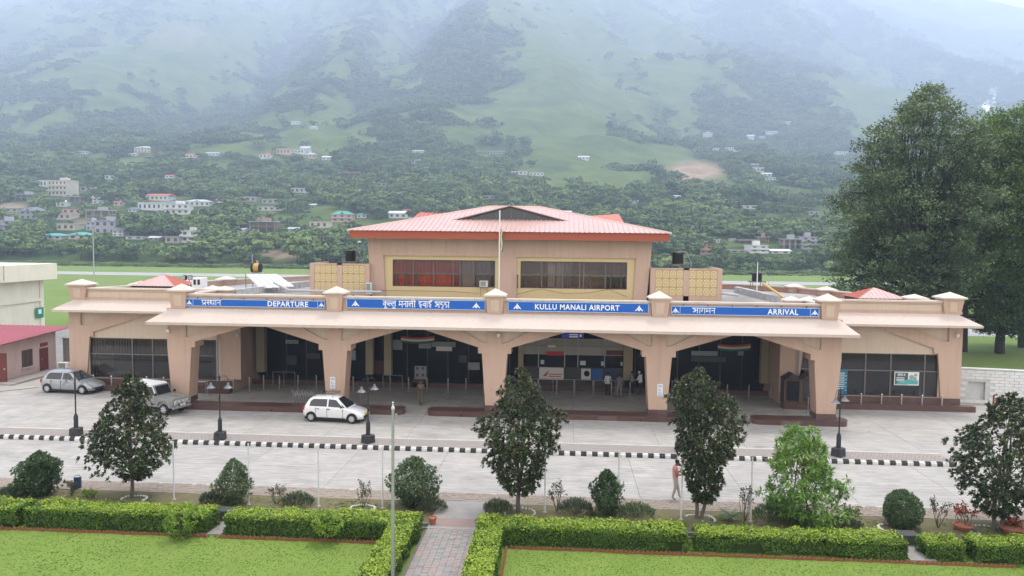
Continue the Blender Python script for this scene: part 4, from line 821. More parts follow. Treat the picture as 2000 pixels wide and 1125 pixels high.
F_LIME = leafmat('lime_leaf', [(0.10, 0.20, 0.02), (0.20, 0.33, 0.035), (0.33, 0.42, 0.06)], rough=.55, trans=.3)
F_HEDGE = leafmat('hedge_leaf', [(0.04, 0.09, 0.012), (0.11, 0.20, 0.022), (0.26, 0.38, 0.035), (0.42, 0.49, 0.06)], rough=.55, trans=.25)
F_GREY = leafmat('lavender_leaf', [(0.045, 0.065, 0.04), (0.08, 0.11, 0.065), (0.13, 0.16, 0.10)], rough=.8, trans=.1)
F_DRY = leafmat('rose_leaf', [(0.07, 0.05, 0.035), (0.06, 0.075, 0.03), (0.13, 0.09, 0.06)], rough=.7, trans=.1)
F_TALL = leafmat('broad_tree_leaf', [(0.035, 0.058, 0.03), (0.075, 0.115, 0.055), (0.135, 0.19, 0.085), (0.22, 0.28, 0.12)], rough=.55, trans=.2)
M_STEM = mat('woody_stem', (0.10, 0.075, 0.055), 0.95, 0.5, 12, (0.16, 0.13, 0.10)); M_TRUNK = mat('magnolia_bark', (0.10, 0.085, 0.07), 0.95, 0.6, 10, (0.17, 0.15, 0.13), 0.4, 40)
def limb(q, p0, p1, r0, r1, rg, n=5, bend=.08, sides=6):
    p0, p1 = np.array(p0, float), np.array(p1, float); L = np.linalg.norm(p1-p0); off = rg.normal(0, bend*L, 3); off[2] *= .4
    P = [p0+(p1-p0)*t+off*math.sin(math.pi*t) for t in np.linspace(0, 1, n)]; q.tube([tuple(p) for p in P], [r0+(r1-r0)*t for t in np.linspace(0, 1, n)], sides, False)
def crown_points(n, prof, rg, inner=.3, lump=.25, seed=0, gs=1.0, gap=.24):
    """points in a crown given as (height, radius, shift_x) stations, surface-weighted with lumps and gaps"""
    hs = np.array([p[0] for p in prof]); rs = np.array([p[1] for p in prof]); sx = np.array([p[2] for p in prof])
    w = np.interp(np.linspace(hs[0], hs[-1], 60), hs, rs)+.12; cdf = np.cumsum(w)/w.sum(); z = np.interp(rg.random(n), cdf, np.linspace(hs[0], hs[-1], 60))
    a = rg.uniform(0, 2*math.pi, n); R = np.interp(z, hs, rs); lum = 1+lump*(2*vnoise(a*1.3+seed*7.7, z*2.2+seed*3.1)-1)*1.3+lump*.6*(2*vnoise(a*3.1+seed, z*4.5)-1)
    r = R*np.clip(lum, .5, 1.28)*(inner+(1-inner)*rg.random(n)**.45)
    c = np.stack([np.interp(z, hs, sx)+r*np.cos(a), r*np.sin(a), z], 1); o = np.stack([np.cos(a), np.sin(a), .35+.0*a], 1)
    keep = vnoise(c[:, 0]*1.6/gs+seed*5, c[:, 2]*1.6/gs+c[:, 1]*1.3/gs+seed*2) > gap
    return c[keep], o[keep]
def whorls(c, o, per, L, W, rg, spread=1.0, droop=0.0):
    n = len(c); cc = np.repeat(c, per, 0); oo = unit(np.repeat(o+np.array([0, 0, .35]), per, 0)); rd = rg.normal(size=(n*per, 3)); ax = unit(oo*.75+unit(rd)*spread*.8+np.array([0, 0, -droop]))
    Ls = L*rg.uniform(.75, 1.2, n*per); return cc+ax*Ls[:, None]*.5, ax, unit(np.array([0, 0, 1.0])+rg.normal(0, .45, (n*per, 3))+oo*.3), Ls, W*rg.uniform(.8, 1.2, n*per)
def broadleaf(name, label, cat, base, prof, ncl, per, L, W, m, trunk_r, seed, fork=0.9, nb=14, group=None, spread=1.0, droop=0.0, inner=.3, stems=1, tone0=.4, bark=None, lump=.25, topy=.18, gs=1.0, gap=.24, jit=0.0):
    rg = np.random.default_rng(seed); t = thing(name, label, cat, tuple(base), 0, group); H = prof[-1][0]
    q = MB()
    for s in range(stems):
        dx = (s-(stems-1)/2)*.35; limb(q, (dx*.35, 0, -.1), (np.interp(fork, [p[0] for p in prof], [p[2] for p in prof])+dx, rg.normal(0, .05), fork), trunk_r, trunk_r*.8, rg, 4, .03, 8)
        limb(q, (np.interp(fork, [p[0] for p in prof], [p[2] for p in prof])+dx, 0, fork), (prof[-1][2], 0, H*.93), trunk_r*.8, trunk_r*.12, rg, 6, .03, 7)
    q.build('trunk', bark or M_TRUNK, t, smooth=True)
    c, o = crown_points(ncl, prof, rg, inner, lump, seed, gs, gap)
    q = MB(); idx = rg.choice(len(c), min(nb*4, len(c)), False)
    for k in idx:
        h0 = fork+(c[k, 2]-fork)*rg.uniform(.25, .6); h0 = max(min(h0, H*.9), fork*.8); x0 = np.interp(h0, [p[0] for p in prof], [p[2] for p in prof])*.6
        limb(q, (x0, 0, h0), c[k], trunk_r*.28, trunk_r*.06, rg, 4, .06, 4)
    q.build('branches', bark or M_TRUNK, t)
    cen, ax, nr, Ls, Ws = whorls(c, o, per, L, W, rg, spread, droop); cen = cen+rg.normal(0, jit, cen.shape)*np.array([1, 1, .7]); v, f = blades(cen, ax, nr, Ls, Ws)
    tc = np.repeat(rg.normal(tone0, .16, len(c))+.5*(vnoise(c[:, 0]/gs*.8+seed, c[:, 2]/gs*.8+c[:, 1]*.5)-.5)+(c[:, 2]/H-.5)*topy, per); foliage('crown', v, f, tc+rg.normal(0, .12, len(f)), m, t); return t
magn = 'row of magnolia trees in the flower bed'
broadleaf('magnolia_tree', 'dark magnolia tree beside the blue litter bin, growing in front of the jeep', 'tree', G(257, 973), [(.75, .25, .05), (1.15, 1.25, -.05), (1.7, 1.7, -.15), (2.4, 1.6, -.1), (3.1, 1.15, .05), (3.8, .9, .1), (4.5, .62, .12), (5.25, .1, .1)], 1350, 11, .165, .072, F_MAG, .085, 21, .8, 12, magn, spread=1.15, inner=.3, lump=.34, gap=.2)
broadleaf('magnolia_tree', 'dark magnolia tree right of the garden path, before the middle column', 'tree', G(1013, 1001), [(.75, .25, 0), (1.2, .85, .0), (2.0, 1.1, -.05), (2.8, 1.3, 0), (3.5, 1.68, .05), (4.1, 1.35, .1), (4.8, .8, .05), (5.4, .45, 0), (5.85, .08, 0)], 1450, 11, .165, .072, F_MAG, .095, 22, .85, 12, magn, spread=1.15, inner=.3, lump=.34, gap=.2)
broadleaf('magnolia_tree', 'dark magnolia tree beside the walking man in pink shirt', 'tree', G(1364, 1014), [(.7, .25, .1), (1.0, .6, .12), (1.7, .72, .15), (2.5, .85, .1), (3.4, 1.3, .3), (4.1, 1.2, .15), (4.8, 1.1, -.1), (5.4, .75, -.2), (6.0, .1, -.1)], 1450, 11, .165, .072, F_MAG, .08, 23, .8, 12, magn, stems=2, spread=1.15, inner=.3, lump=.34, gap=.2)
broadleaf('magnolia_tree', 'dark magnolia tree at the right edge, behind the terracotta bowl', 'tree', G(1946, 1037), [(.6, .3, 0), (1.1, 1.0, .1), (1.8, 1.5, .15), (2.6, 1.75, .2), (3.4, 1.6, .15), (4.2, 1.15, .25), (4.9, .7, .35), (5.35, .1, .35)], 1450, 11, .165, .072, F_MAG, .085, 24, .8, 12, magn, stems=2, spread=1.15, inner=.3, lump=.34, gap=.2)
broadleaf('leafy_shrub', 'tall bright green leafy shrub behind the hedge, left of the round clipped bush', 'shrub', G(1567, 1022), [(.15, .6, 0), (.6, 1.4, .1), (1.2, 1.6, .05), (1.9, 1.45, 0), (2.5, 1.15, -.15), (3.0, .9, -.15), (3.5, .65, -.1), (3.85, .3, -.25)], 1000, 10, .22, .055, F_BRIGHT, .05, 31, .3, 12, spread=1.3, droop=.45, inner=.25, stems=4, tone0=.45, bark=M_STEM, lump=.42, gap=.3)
def shrub(name, label, px, py, wpx, hpx, leaf, m, n, seed, group=None, per=5, rx=1.0, lean=0.0, tone0=.45, inner=.45, lump=.3, stems=5, cat='shrub'):
    base = G(px, py); s = FPX/(base[1]*math.cos(YAW)-base[0]*math.sin(YAW)); R = wpx/s/2; H = hpx/s
    prof = [(.05*H, .45*R, 0), (.25*H, .92*R, 0), (.5*H, R, lean*.3), (.75*H, .8*R, lean*.7), (.92*H, .45*R, lean), (H, .08*R, lean)]
    return broadleaf(name, label, cat, base, prof, n, per, leaf*1.2, leaf*.58, m, .014, seed, .12*H, 3, group, 1.1, .1, inner*.3, stems, tone0, M_STEM, lump, gap=.06)
rb = 'rounded shrubs in the flower bed'
shrub('rounded_shrub', 'dark green rounded shrub at far left behind the hedge, left of the blue bin', 78, 968, 86, 88, .09, F_SHRUB, 1900, 41, rb, 7, tone0=.45, lump=.45)
shrub('upright_shrub', 'egg-shaped grey-green shrub just left of a white post, left of the tall metal pole', 455, 986, 68, 92, .07, F_SHRUB2, 1700, 42, rb, 6, tone0=.5, lump=.35)
shrub('upright_shrub', 'tall grey-green shrub beside the tall metal pole', 808, 990, 95, 100, .08, F_SHRUB2, 2000, 43, rb, 7, tone0=.45, lump=.45)
shrub('upright_shrub', 'narrow dark green shrub between two white posts, left of the walking man', 1184, 1006, 62, 92, .07, F_SHRUB, 1700, 44, rb, 6, tone0=.5)
shrub('clipped_bush', 'neat round clipped bush on the right behind a gap in the hedge', 1761, 1030, 78, 76, .055, F_SHRUB, 3200, 45, rb, 6, lump=.1, inner=.6, tone0=.55)
low = 'low grey-green bushes along the flower bed'
def lavender(label, px, py, wpx, hpx, seed, m=F_GREY, cat='bush'):
    rg = np.random.default_rng(seed); base = G(px, py); s = 47.0; R = wpx/s/2; H = hpx/s; t = thing('low_bush', label, cat, tuple(base), 0, low)
    n = int(900*R*max(H, .4)*2.2)+250; a = rg.uniform(0, 6.283, n); r = R*np.sqrt(rg.random(n)); hh = H*np.sqrt(np.clip(1-(r/R)**2*.75, .1, 1))*rg.uniform(.45, 1.05, n)
    ax = unit(np.stack([np.cos(a)*r/R*.8, np.sin(a)*r/R*.8, np.ones(n)], 1)+rg.normal(0, .25, (n, 3))); L = rg.uniform(.10, .24, n)
    cen = np.stack([r*np.cos(a)*1.0, r*np.sin(a)*.7, hh], 1); v, f = blades(cen, ax, rg.normal(size=(n, 3)), L, L*.16); foliage('foliage', v, f, rg.normal(.45, .2, n)+hh/H*.15, m, t)
    q = MB()
    for k in range(9):
        b_ = 2*math.pi*k/9; limb(q, (0, 0, -.03), (math.cos(b_)*R*.6, math.sin(b_)*R*.4, H*.6), .012, .005, rg, 3, .1, 4)
    q.build('stems', M_STEM, t)
lavender('low grey-green bush beside the egg-shaped shrub, left of it', 412, 985, 46, 24, 51); lavender('low grey-green bush between two thin white posts, behind the hedge left of the path', 582, 988, 62, 26, 52)
lavender('low dark bush at the left corner of the path crossing', 842, 1000, 62, 26, 53); lavender('low grey-green bush at the right corner of the path crossing, beside the magnolia', 972, 1003, 56, 26, 54)
lavender('wide low bush left of the narrow dark green shrub', 1124, 1006, 64, 32, 55); lavender('low flowering bush right of the narrow dark green shrub', 1242, 1010, 72, 26, 56, F_SHRUB2)
lavender('wide dark bush at the foot of the tall bright green shrub', 1520, 1020, 100, 34, 57, F_SHRUB); lavender('low ragged bush right of the tall bright green shrub', 1640, 1030, 80, 16, 58)
lavender('small pale bush at the far left edge behind the hedge', 22, 972, 50, 22, 59)
rosegrp = 'sparse leggy rose bushes in the flower bed'
def rose(label, px, py, hpx, seed, wpx=34, flower=None):
    rg = np.random.default_rng(seed); base = G(px, py); H = hpx/47.; R = wpx/47./2; t = thing('rose_bush', label, 'rose bush', tuple(base), 0, rosegrp); q = MB(); tips = []
    for k in range(9):
        a = rg.uniform(0, 6.28); e = np.array([math.cos(a)*R*rg.uniform(.3, 1), math.sin(a)*R*.7, H*rg.uniform(.6, 1)]); limb(q, (0, 0, -.03), e, .013, .005, rg, 4, .1, 4)
        for j in range(3):
            e2 = e*rg.uniform(.6, 1.0)+rg.normal(0, .07, 3); limb(q, e*.6, e2, .006, .003, rg, 3, .1, 4); tips += [e2, (e+e2)/2]
        tips.append(e)
    q.build('stems', M_STEM, t); T = np.repeat(np.array(tips), 4, 0)+rg.normal(0, .04, (len(tips)*4, 3)); ax = rg.normal(size=T.shape); v, f = blades(T, ax, rg.normal(size=T.shape), .075, .045); foliage('foliage', v, f, rg.normal(.5, .25, len(T)), F_DRY, t)
    if flower:
        T = np.array(tips)[np.array(tips)[:, 2] > H*.6]; T = np.repeat(T, 3, 0)+rg.normal(0, .05, (len(T)*3, 3)); v, f = quads(T, rg.normal(size=T.shape)+np.array([0, 0, 1]), .045, rg, 1.6); o = place('flowers', npmesh('flowers', v, f, flower), t)
rose('leggy rose bush nearest the tall metal pole, behind the stone ring', 712, 988, 48, 61); rose('bare leggy rose bush between egg-shaped shrub and a low bush', 540, 986, 38, 62); rose('tall bare rose bush right of the middle magnolia', 1088, 1000, 58, 63)
rose('dark leggy rose bush left of the tall bright green shrub', 1455, 1018, 66, 64); rose('thin bare rose bush right of the tall bright green shrub', 1665, 1028, 42, 65); rose('bare rose bush right of the round clipped bush', 1832, 1032, 54, 66); rose('small bare rose bush beside the blue litter bin', 140, 970, 30, 67, 20)
rose('rose bush with red flowers in a pot on the right', 1882, 1033, 50, 68, 44, mat('petal_red', (0.45, 0.05, 0.03), 0.6))
rose('small rose bush with red flowers in the terracotta bowl at right edge', 1978, 1040, 28, 69, 34, mat('petal_red', (0.45, 0.05, 0.03), 0.6))
# cycad
rg = np.random.default_rng(70); t = thing('cycad', 'small cycad with arching fronds left of the dark leggy rose', 'cycad', tuple(G(1427, 1020)))
q = MB(); q.lathe([(.09, -.05), (.1, .1), (.05, .2)], n=10); q.build('trunk', M_STEM, t)
for k in range(22):
    a = 2*math.pi*k/22+rg.normal(0, .1); el = rg.uniform(.3, 1.25); P = []
    for s in np.linspace(0, 1, 9):
        r = .62*s*math.cos(el*(1-.3*s)); P.append((r*math.cos(a), r*math.sin(a), .15+.62*s*math.sin(el)-.25*s*s))
    P = np.array(P); q = MB(); q.tube([tuple(p) for p in P], .006, 4, False); fr = q.build('frond', F_SHRUB, t)
    c, ax = [], []
    for s in np.linspace(.15, 1, 20):
        p = np.array([np.interp(s, np.linspace(0, 1, 9), P[:, j]) for j in range(3)])
        for sd in (-1, 1): d = np.array([-math.sin(a)*sd+.4*math.cos(a), math.cos(a)*sd+.4*math.sin(a), .15]); c.append(p+d*.05); ax.append(d)
    v, f = blades(np.array(c), np.array(ax), np.tile([0, 0, 1.], (len(c), 1)), .12, .014); foliage('leaflets', v, f, rg.normal(.6, .15, len(f)), F_SHRUB, fr)
# bright young plants before the hedges
young = 'lime green young plants standing before the hedges'
broadleaf('young_plant', 'lime green young plant leaning over the left lawn edge beside the long hedge', 'plant', G(352, 1052), [(.12, .25, 0), (.4, .55, .05), (.75, .75, .1), (1.05, .6, .05), (1.35, .15, .1)], 150, 8, .14, .05, F_LIME, .02, 81, .1, 5, young, spread=1.2, droop=.5, inner=.3, stems=3, bark=M_STEM, lump=.4)
broadleaf('young_plant', 'lime green umbrella-shaped young plant on the lawn left of the tall metal pole', 'plant', G(642, 1060), [(.35, .2, 0), (.55, .5, 0), (.8, .52, 0), (1.0, .3, -.05), (1.1, .1, 0)], 110, 8, .14, .05, F_LIME, .02, 82, .3, 5, young, spread=1.2, droop=.55, inner=.3, stems=2, bark=M_STEM, lump=.3)
broadleaf('young_plant', 'small yellow-green plant behind the long left hedge, right of the bin', 'plant', G(178, 972), [(.05, .15, 0), (.2, .35, 0), (.4, .3, 0), (.55, .1, 0)], 60, 7, .12, .045, F_LIME, .015, 83, .1, 4, young, stems=2, bark=M_STEM)
# ---- clipped hedges
M_HCORE = mat('hedge_core', (0.025, 0.045, 0.01), 1.0, 0.5, 5)
def hedge(label, boxes, seed, h=.76):
    rg = np.random.default_rng(seed); cx = np.mean([(b_[0]+b_[1])/2 for b_ in boxes]); t = thing_at('clipped_hedge', label, 'hedge', (cx, boxes[0][2], 0), 'clipped hedges around the lawns')
    q = MB(); C_, N_, T_ = [], [], []
    for k, (x0, x1, y0, y1) in enumerate(boxes):
        q.box(x0+.09, y0+.09, .02, x1-.09, y1-.09, h-.09-.01*k)
        for (ox, oy, oz, ux, uy, uz, lu, lw, nx, ny, nz, dens) in ((x0, y0, h, 1, 0, 0, x1-x0, y1-y0, 0, 0, 1, 1150), (x0, y0, 0, 1, 0, 0, x1-x0, h, 0, -1, 0, 1000), (x0, y1, 0, 1, 0, 0, x1-x0, h, 0, 1, 0, 300), (x0, y0, 0, 0, 1, 0, y1-y0, h, -1, 0, 0, 800), (x1, y0, 0, 0, 1, 0, y1-y0, h, 1, 0, 0, 900)):
            n = int(lu*lw*dens); a = rg.random(n)*lu; w = rg.random(n)*lw; nn = np.array([nx, ny, nz], float)
            P = np.array([ox, oy, oz])+a[:, None]*np.array([ux, uy, uz]); P = P+(w[:, None]*np.array([0, 1, 0]) if nz else w[:, None]*np.array([0, 0, 1]))
            lum = (vnoise(P[:, 0]*2.1+seed, P[:, 1]*2.1+P[:, 2]*2.3)-.5)*.16+(vnoise(P[:, 0]*6+seed, P[:, 1]*6+P[:, 2]*6)-.5)*.08
            P = P+nn*(lum-.03+rg.normal(0, .025, n)-(rg.random(n) < .3)*.05)[:, None]
            if not nz:
                gap = vnoise(P[:, 0]*1.7+seed*3, P[:, 2]*3.5+P[:, 1]*1.7); ok = (gap > .12+.12*np.clip(1-P[:, 2]/.3, 0, 1))
                # rounded top edge
                P = P-nn*(np.clip(P[:, 2]-(h-.1), 0, .1)*.6)[:, None]
            else:
                ok = np.ones(n, bool); ex = np.minimum(np.minimum(P[:, 0]-x0, x1-P[:, 0]), np.minimum(P[:, 1]-y0, y1-P[:, 1])); P[:, 2] -= np.clip(.1-ex, 0, .1)*.5
            tone = (.62+.25*rg.normal(size=n)+.28*(vnoise(P[:, 0]*1.1, P[:, 1]*1.5+seed)-.5)) if nz else (.13+.12*rg.normal(size=n)+.28*np.clip((P[:, 2]-(h-.2))/.25, 0, 1))  # shade of the hedge sides put into leaf tone, top kept lighter
            C_.append(P[ok]); N_.append((nn+rg.normal(0, .55, (n, 3))+np.array([0, 0, .35]))[ok]); T_.append(tone[ok])
            if nz: # loose shoots above the cut
                m_ = int(n*.05); S = P[rg.choice(n, m_)]+np.stack([rg.normal(0, .02, m_), rg.normal(0, .02, m_), rg.uniform(.02, .10, m_)], 1); C_.append(S); N_.append(rg.normal(size=(m_, 3))); T_.append(rg.uniform(.6, 1, m_))
    q.build('woody_core', M_HCORE, t); C_, N_, T_ = np.concatenate(C_), np.concatenate(N_), np.concatenate(T_)
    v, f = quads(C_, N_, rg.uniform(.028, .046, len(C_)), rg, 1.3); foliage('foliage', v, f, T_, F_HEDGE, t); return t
HY0, HY1 = 26.9, 28.0
gx_ = lambda x, y=1040: float(G(x, y)[0])
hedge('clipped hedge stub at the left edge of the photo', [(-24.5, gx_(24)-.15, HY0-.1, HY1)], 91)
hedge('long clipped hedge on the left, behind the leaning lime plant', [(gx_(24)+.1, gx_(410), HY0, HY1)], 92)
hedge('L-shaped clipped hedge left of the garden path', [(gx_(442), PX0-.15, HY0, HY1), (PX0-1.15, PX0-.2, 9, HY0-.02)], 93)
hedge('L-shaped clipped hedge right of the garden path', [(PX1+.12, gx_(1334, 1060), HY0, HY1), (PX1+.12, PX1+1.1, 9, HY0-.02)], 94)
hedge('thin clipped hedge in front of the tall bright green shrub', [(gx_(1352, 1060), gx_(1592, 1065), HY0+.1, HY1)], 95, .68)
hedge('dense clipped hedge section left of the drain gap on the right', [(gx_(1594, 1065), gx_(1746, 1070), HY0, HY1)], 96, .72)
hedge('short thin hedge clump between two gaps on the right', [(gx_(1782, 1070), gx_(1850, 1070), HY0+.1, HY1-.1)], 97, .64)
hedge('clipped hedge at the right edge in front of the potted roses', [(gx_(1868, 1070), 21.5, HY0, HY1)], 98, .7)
# ---- dog-tooth brick edging of the lawns
M_BRICK = mat('edging_brick', (0.25, 0.09, 0.045), 0.9, 0.6, 9, (0.16, 0.06, 0.035), dirt=.3, dcol=(0.1, 0.09, 0.05), dscale=3)
q = MB(); q.cbox((0, 0, 0), (.10, .075, .22)); brick_me = q.mesh('brick', M_BRICK)
def edging(label, runs):
    p0 = runs[0][0]; t = thing('brick_edging', label, 'brick edging', (p0[0], p0[1], 0), 0, 'dog-tooth brick edging of the lawns')
    for a, c in runs:
        a, c = np.array(a), np.array(c); L = np.linalg.norm(c-a); n = int(L/.155); rz = math.atan2(c[1]-a[1], c[0]-a[0])
        for k in range(n):
            p = a+(c-a)*(k+.5)/n; o = place('brick', brick_me, t, (p[0]-p0[0], p[1]-p0[1]+RNG.normal(0, .01), .005+RNG.normal(0, .008)), (0, math.radians(45)+RNG.normal(0, .06), rz))
EY = HY0-.2
edging('red brick edging along the long left hedge', [((-21.5, EY), (gx_(415), EY))])
edging('red brick edging left of the garden path, below the L-shaped hedge', [((gx_(436), EY), (PX0-1.25, EY))])
edging('red brick edging along the right lawn and the path-side hedge', [((PX1+1.25, 20.5), (PX1+1.25, EY)), ((PX1+1.3, EY), (15.6, EY))])
# ---- lawn grass and weeds
tuft_col = bpy.data.collections.new('grass_tuft_kinds'); F_GRASS = leafmat('grass_blade', [(0.115, 0.195, 0.026), (0.14, 0.22, 0.03), (0.17, 0.24, 0.04)], rough=.8, trans=.4)
for k in range(4):
    rg = np.random.default_rng(100+k); n = 16; a = rg.uniform(0, 6.28, n); c = np.stack([np.cos(a)*rg.uniform(0, .05, n), np.sin(a)*rg.uniform(0, .05, n), np.full(n, .5)], 1)
    ax = unit(np.stack([np.cos(a)*.5, np.sin(a)*.5, np.ones(n)], 1)+rg.normal(0, .3, (n, 3))); c[:, :2] *= 1; v, f = blades(c*np.array([1, 1, .04]), ax, rg.normal(size=(n, 3)), rg.uniform(.04, .075, n), .012)
    tuft_col.objects.link(bpy.data.objects.new('grass_tuft', npmesh('grass_tuft', v, f, F_GRASS, np.clip(rg.normal(.5, .2, n), 0, 1))))
def grass(name, regions, dens, rg, size=1.0, label=''):
    P = []
    for x0, x1, y0, y1 in regions: n = int((x1-x0)*(y1-y0)*dens); P.append(np.stack([rg.uniform(x0, x1, n), rg.uniform(y0, y1, n)], 1))
    P = np.concatenate(P); d = fbm(P[:, 0]*.7+3, P[:, 1]*.7, 3); P = P[rg.random(len(P)) < .35+1.3*d]; n = len(P); Z = .025*wob(P[:, 0], P[:, 1], .5)
    s = size*rg.uniform(.6, 1.2, n)*(.75+.45*fbm(P[:, 0]*.9, P[:, 1]*.9+5, 3)); T = np.zeros((n, 3)); T[:, 2] = rg.uniform(0, 6.28, n)
    tag(scatter(name, np.stack([P[:, 0], P[:, 1], Z], 1), np.stack([s, s, s*.5], 1), T, rg.integers(0, 4, n), tuft_col), label)
rg = np.random.default_rng(120)
grass('lawn_grass', [(-21.5, PX0-1.2, 22.8, 26.75), (PX1+1.25, 17.5, 22.8, 26.75)], 130, rg, .6, 'short green mown grass of the two lawns')
grass('bed_weeds', [(-24, PX0-.1, 26.75, 31.0), (PX1+.2, 20, 26.75, 31.0)], 45, rg, 2.0, 'weeds and thin grass in the flower bed')
# ---- tall broad-crowned trees beyond the right wing
F_TALL2 = leafmat('greener_tree_leaf', [(0.03, 0.06, 0.018), (0.075, 0.135, 0.035), (0.14, 0.22, 0.055), (0.22, 0.31, 0.08)], rough=.55, trans=.25)
tg = 'tall trees beyond the right wing'
def bigtree(label, px, Y, prof, ncl, seed, rtr=.45, zb=0, m=None):
    b0 = V(px, 600, Y); prof = [(a_, r_*.93, s_) for a_, r_, s_ in prof]; broadleaf('tall_tree', label, 'tree', (b0[0], Y, zb), prof, int(ncl*1.45), 24, .27, .18, m or F_TALL, rtr, seed, prof[0][0]+.6, 40, tg, spread=1.5, inner=.3, tone0=.45, bark=mat('tall_tree_bark', (0.03, 0.026, 0.022), 0.95, 0.5, 5, (0.055, 0.05, 0.045)), lump=.4, topy=.3, gs=2.4, gap=.4, jit=.32)
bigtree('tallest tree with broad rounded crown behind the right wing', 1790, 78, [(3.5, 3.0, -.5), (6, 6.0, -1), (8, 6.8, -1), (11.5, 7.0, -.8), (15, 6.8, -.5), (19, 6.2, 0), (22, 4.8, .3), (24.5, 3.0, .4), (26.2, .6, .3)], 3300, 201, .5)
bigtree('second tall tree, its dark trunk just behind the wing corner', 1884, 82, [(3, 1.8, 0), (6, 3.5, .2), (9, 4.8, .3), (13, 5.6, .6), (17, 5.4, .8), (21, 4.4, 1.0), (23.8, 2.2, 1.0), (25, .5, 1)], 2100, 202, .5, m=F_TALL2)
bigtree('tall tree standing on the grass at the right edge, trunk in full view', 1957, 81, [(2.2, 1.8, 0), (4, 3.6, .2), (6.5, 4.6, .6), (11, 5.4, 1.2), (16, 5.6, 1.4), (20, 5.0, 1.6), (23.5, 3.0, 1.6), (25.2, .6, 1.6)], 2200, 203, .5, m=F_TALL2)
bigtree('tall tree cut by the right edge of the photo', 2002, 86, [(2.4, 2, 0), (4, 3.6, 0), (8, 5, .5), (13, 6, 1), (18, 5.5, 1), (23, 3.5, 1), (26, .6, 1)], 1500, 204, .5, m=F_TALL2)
# ================================================================== STREET FURNITURE
M_BLACKP = mat('black_paint', (0.018, 0.018, 0.022), 0.5, 0.4, 6, (0.05, 0.05, 0.055)); M_LAMPSH = mat('lamp_shade_grey', (0.16, 0.16, 0.175), 0.45, metal=.3)
def lamp_post(label, px, py, rz, hh=3.35, first=None):
    p = G(px, py, .15); t = thing('street_lamp', label, 'street lamp', (p[0], p[1], .165), rz, 'twin-shade street lamps on the median')
    q = MB(); q.frustum((0, 0), .27, .27, .25, .25, 0, .40); q.frustum((0, 0), .28, .28, .2, .2, .401, .44); q.build('concrete_base', mat('lamp_base_black', (0.025, 0.025, 0.028), 0.7, 0.5, 7, (0.09, 0.09, 0.09)), t, bevel=.015)
    q = MB(); q.lathe([(.115, .44), (.115, 1.05), (.085, 1.1), (.085, 1.14), (.05, 1.2)], n=10); q.build('pole_sleeve', M_BLACKP, t, smooth=True)
    q = MB(); q.lathe([(.038, 1.2), (.036, hh), (.055, hh+.01), (.05, hh+.06), (.015, hh+.12), (.005, hh+.2)], n=10); q.build('pole', M_BLACKP, t, smooth=True)
    for s in (-1, 1):
        P = [(s*(.0+.42*(1-math.cos(a))/1.0*.6), 0, hh-.15+.24*math.sin(a)) for a in np.linspace(0, math.pi*.5, 6)]+[(s*(.252+.2*math.sin(a)), 0, hh+.09-.2*(1-math.cos(a))) for a in np.linspace(.3, math.pi*.5, 5)]+[(s*.455, 0, hh-.3)]
        q = MB(); q.tube(P, .016, 6); ar = q.build('arm', M_BLACKP, t, smooth=True)
        q = MB(); q.tube([(s*.03, 0, hh-.55), (s*.2, 0, hh-.42), (s*.3, 0, hh-.1)], .008, 5); q.build('scroll', M_BLACKP, ar)
        x = s*.455; q = MB(); q.lathe([(.03, hh-.28), (.055, hh-.3), (.06, hh-.36), (.09, hh-.42), (.16, hh-.5), (.235, hh-.555), (.225, hh-.56), (.15, hh-.51), (.05, hh-.42)], (x, 0, 0), 16); q.build('lamp_shade', M_LAMPSH, t, smooth=True)
        q = MB(); q.lathe([(.02, hh-.42), (.06, hh-.48), (.065, hh-.54), (.03, hh-.6)], (x, 0, 0), 10); q.build('bulb', mat('bulb_glass', (0.7, 0.7, 0.68), 0.3), t, smooth=True)
lamp_post('leftmost black street lamp, standing before the silver hatchback', 149, 851, .15); lamp_post('black street lamp between the jeep and the white car', 430, 859, 0.1)
lamp_post('black street lamp at the nose of the white car', 719, 865, 1.0); lamp_post('black street lamp half hidden by the magnolia near the walking man', 1331, 880, .4); lamp_post('rightmost black street lamp, before the arrival-side column', 1637, 891, .75)
# steel bollards
q = MB(); q.lathe([(.085, 0), (.085, .012), (.042, .02), (.042, .93)], n=12); bol_me = q.mesh('post', M_STEEL); bol_me.polygons.foreach_set('use_smooth', [True]*len(bol_me.polygons)); bol_me.set_sharp_from_angle(angle=.7)
q = MB(); q.lathe([(.042, .93), (.05, .94), (.062, .975), (.05, 1.02), (.015, 1.04)], n=12); bolc_me = q.mesh('ball_cap', mat('polished_cap', (0.8, 0.8, 0.8), 0.12, metal=1.0)); bolc_me.polygons.foreach_set('use_smooth', [True]*len(bolc_me.polygons))
def bollards(where, group, lst, z=.006):
    for k, (px, py) in enumerate(lst):
        p = G(px, py, z); t = thing('steel_bollard', ('only' if len(lst) == 1 else ORD[k])+' steel bollard from the left '+where, 'bollard', (p[0], p[1], z), 0, group); place('post', bol_me, t); place('ball_cap', bolc_me, t)
bollards('before the departure wing window', 'bollards before the left wing', [(183, 760), (218, 762), (252, 762), (287, 763), (320, 764)]); bollards('before the arrival wing window', 'bollards before the right wing', [(1681, 798), (1721, 799), (1760, 800), (1800, 801), (1839, 802)])
bollards('inside the first arch', 'bollards under the first arch', [(389, 762), (456, 766), (487, 764), (515, 761), (546, 760), (582, 760), (618, 760)]); bollards('inside the second arch', 'bollards under the second arch', [(690, 763), (762, 763), (798, 764), (834, 765), (875, 767), (910, 766), (945, 767)])
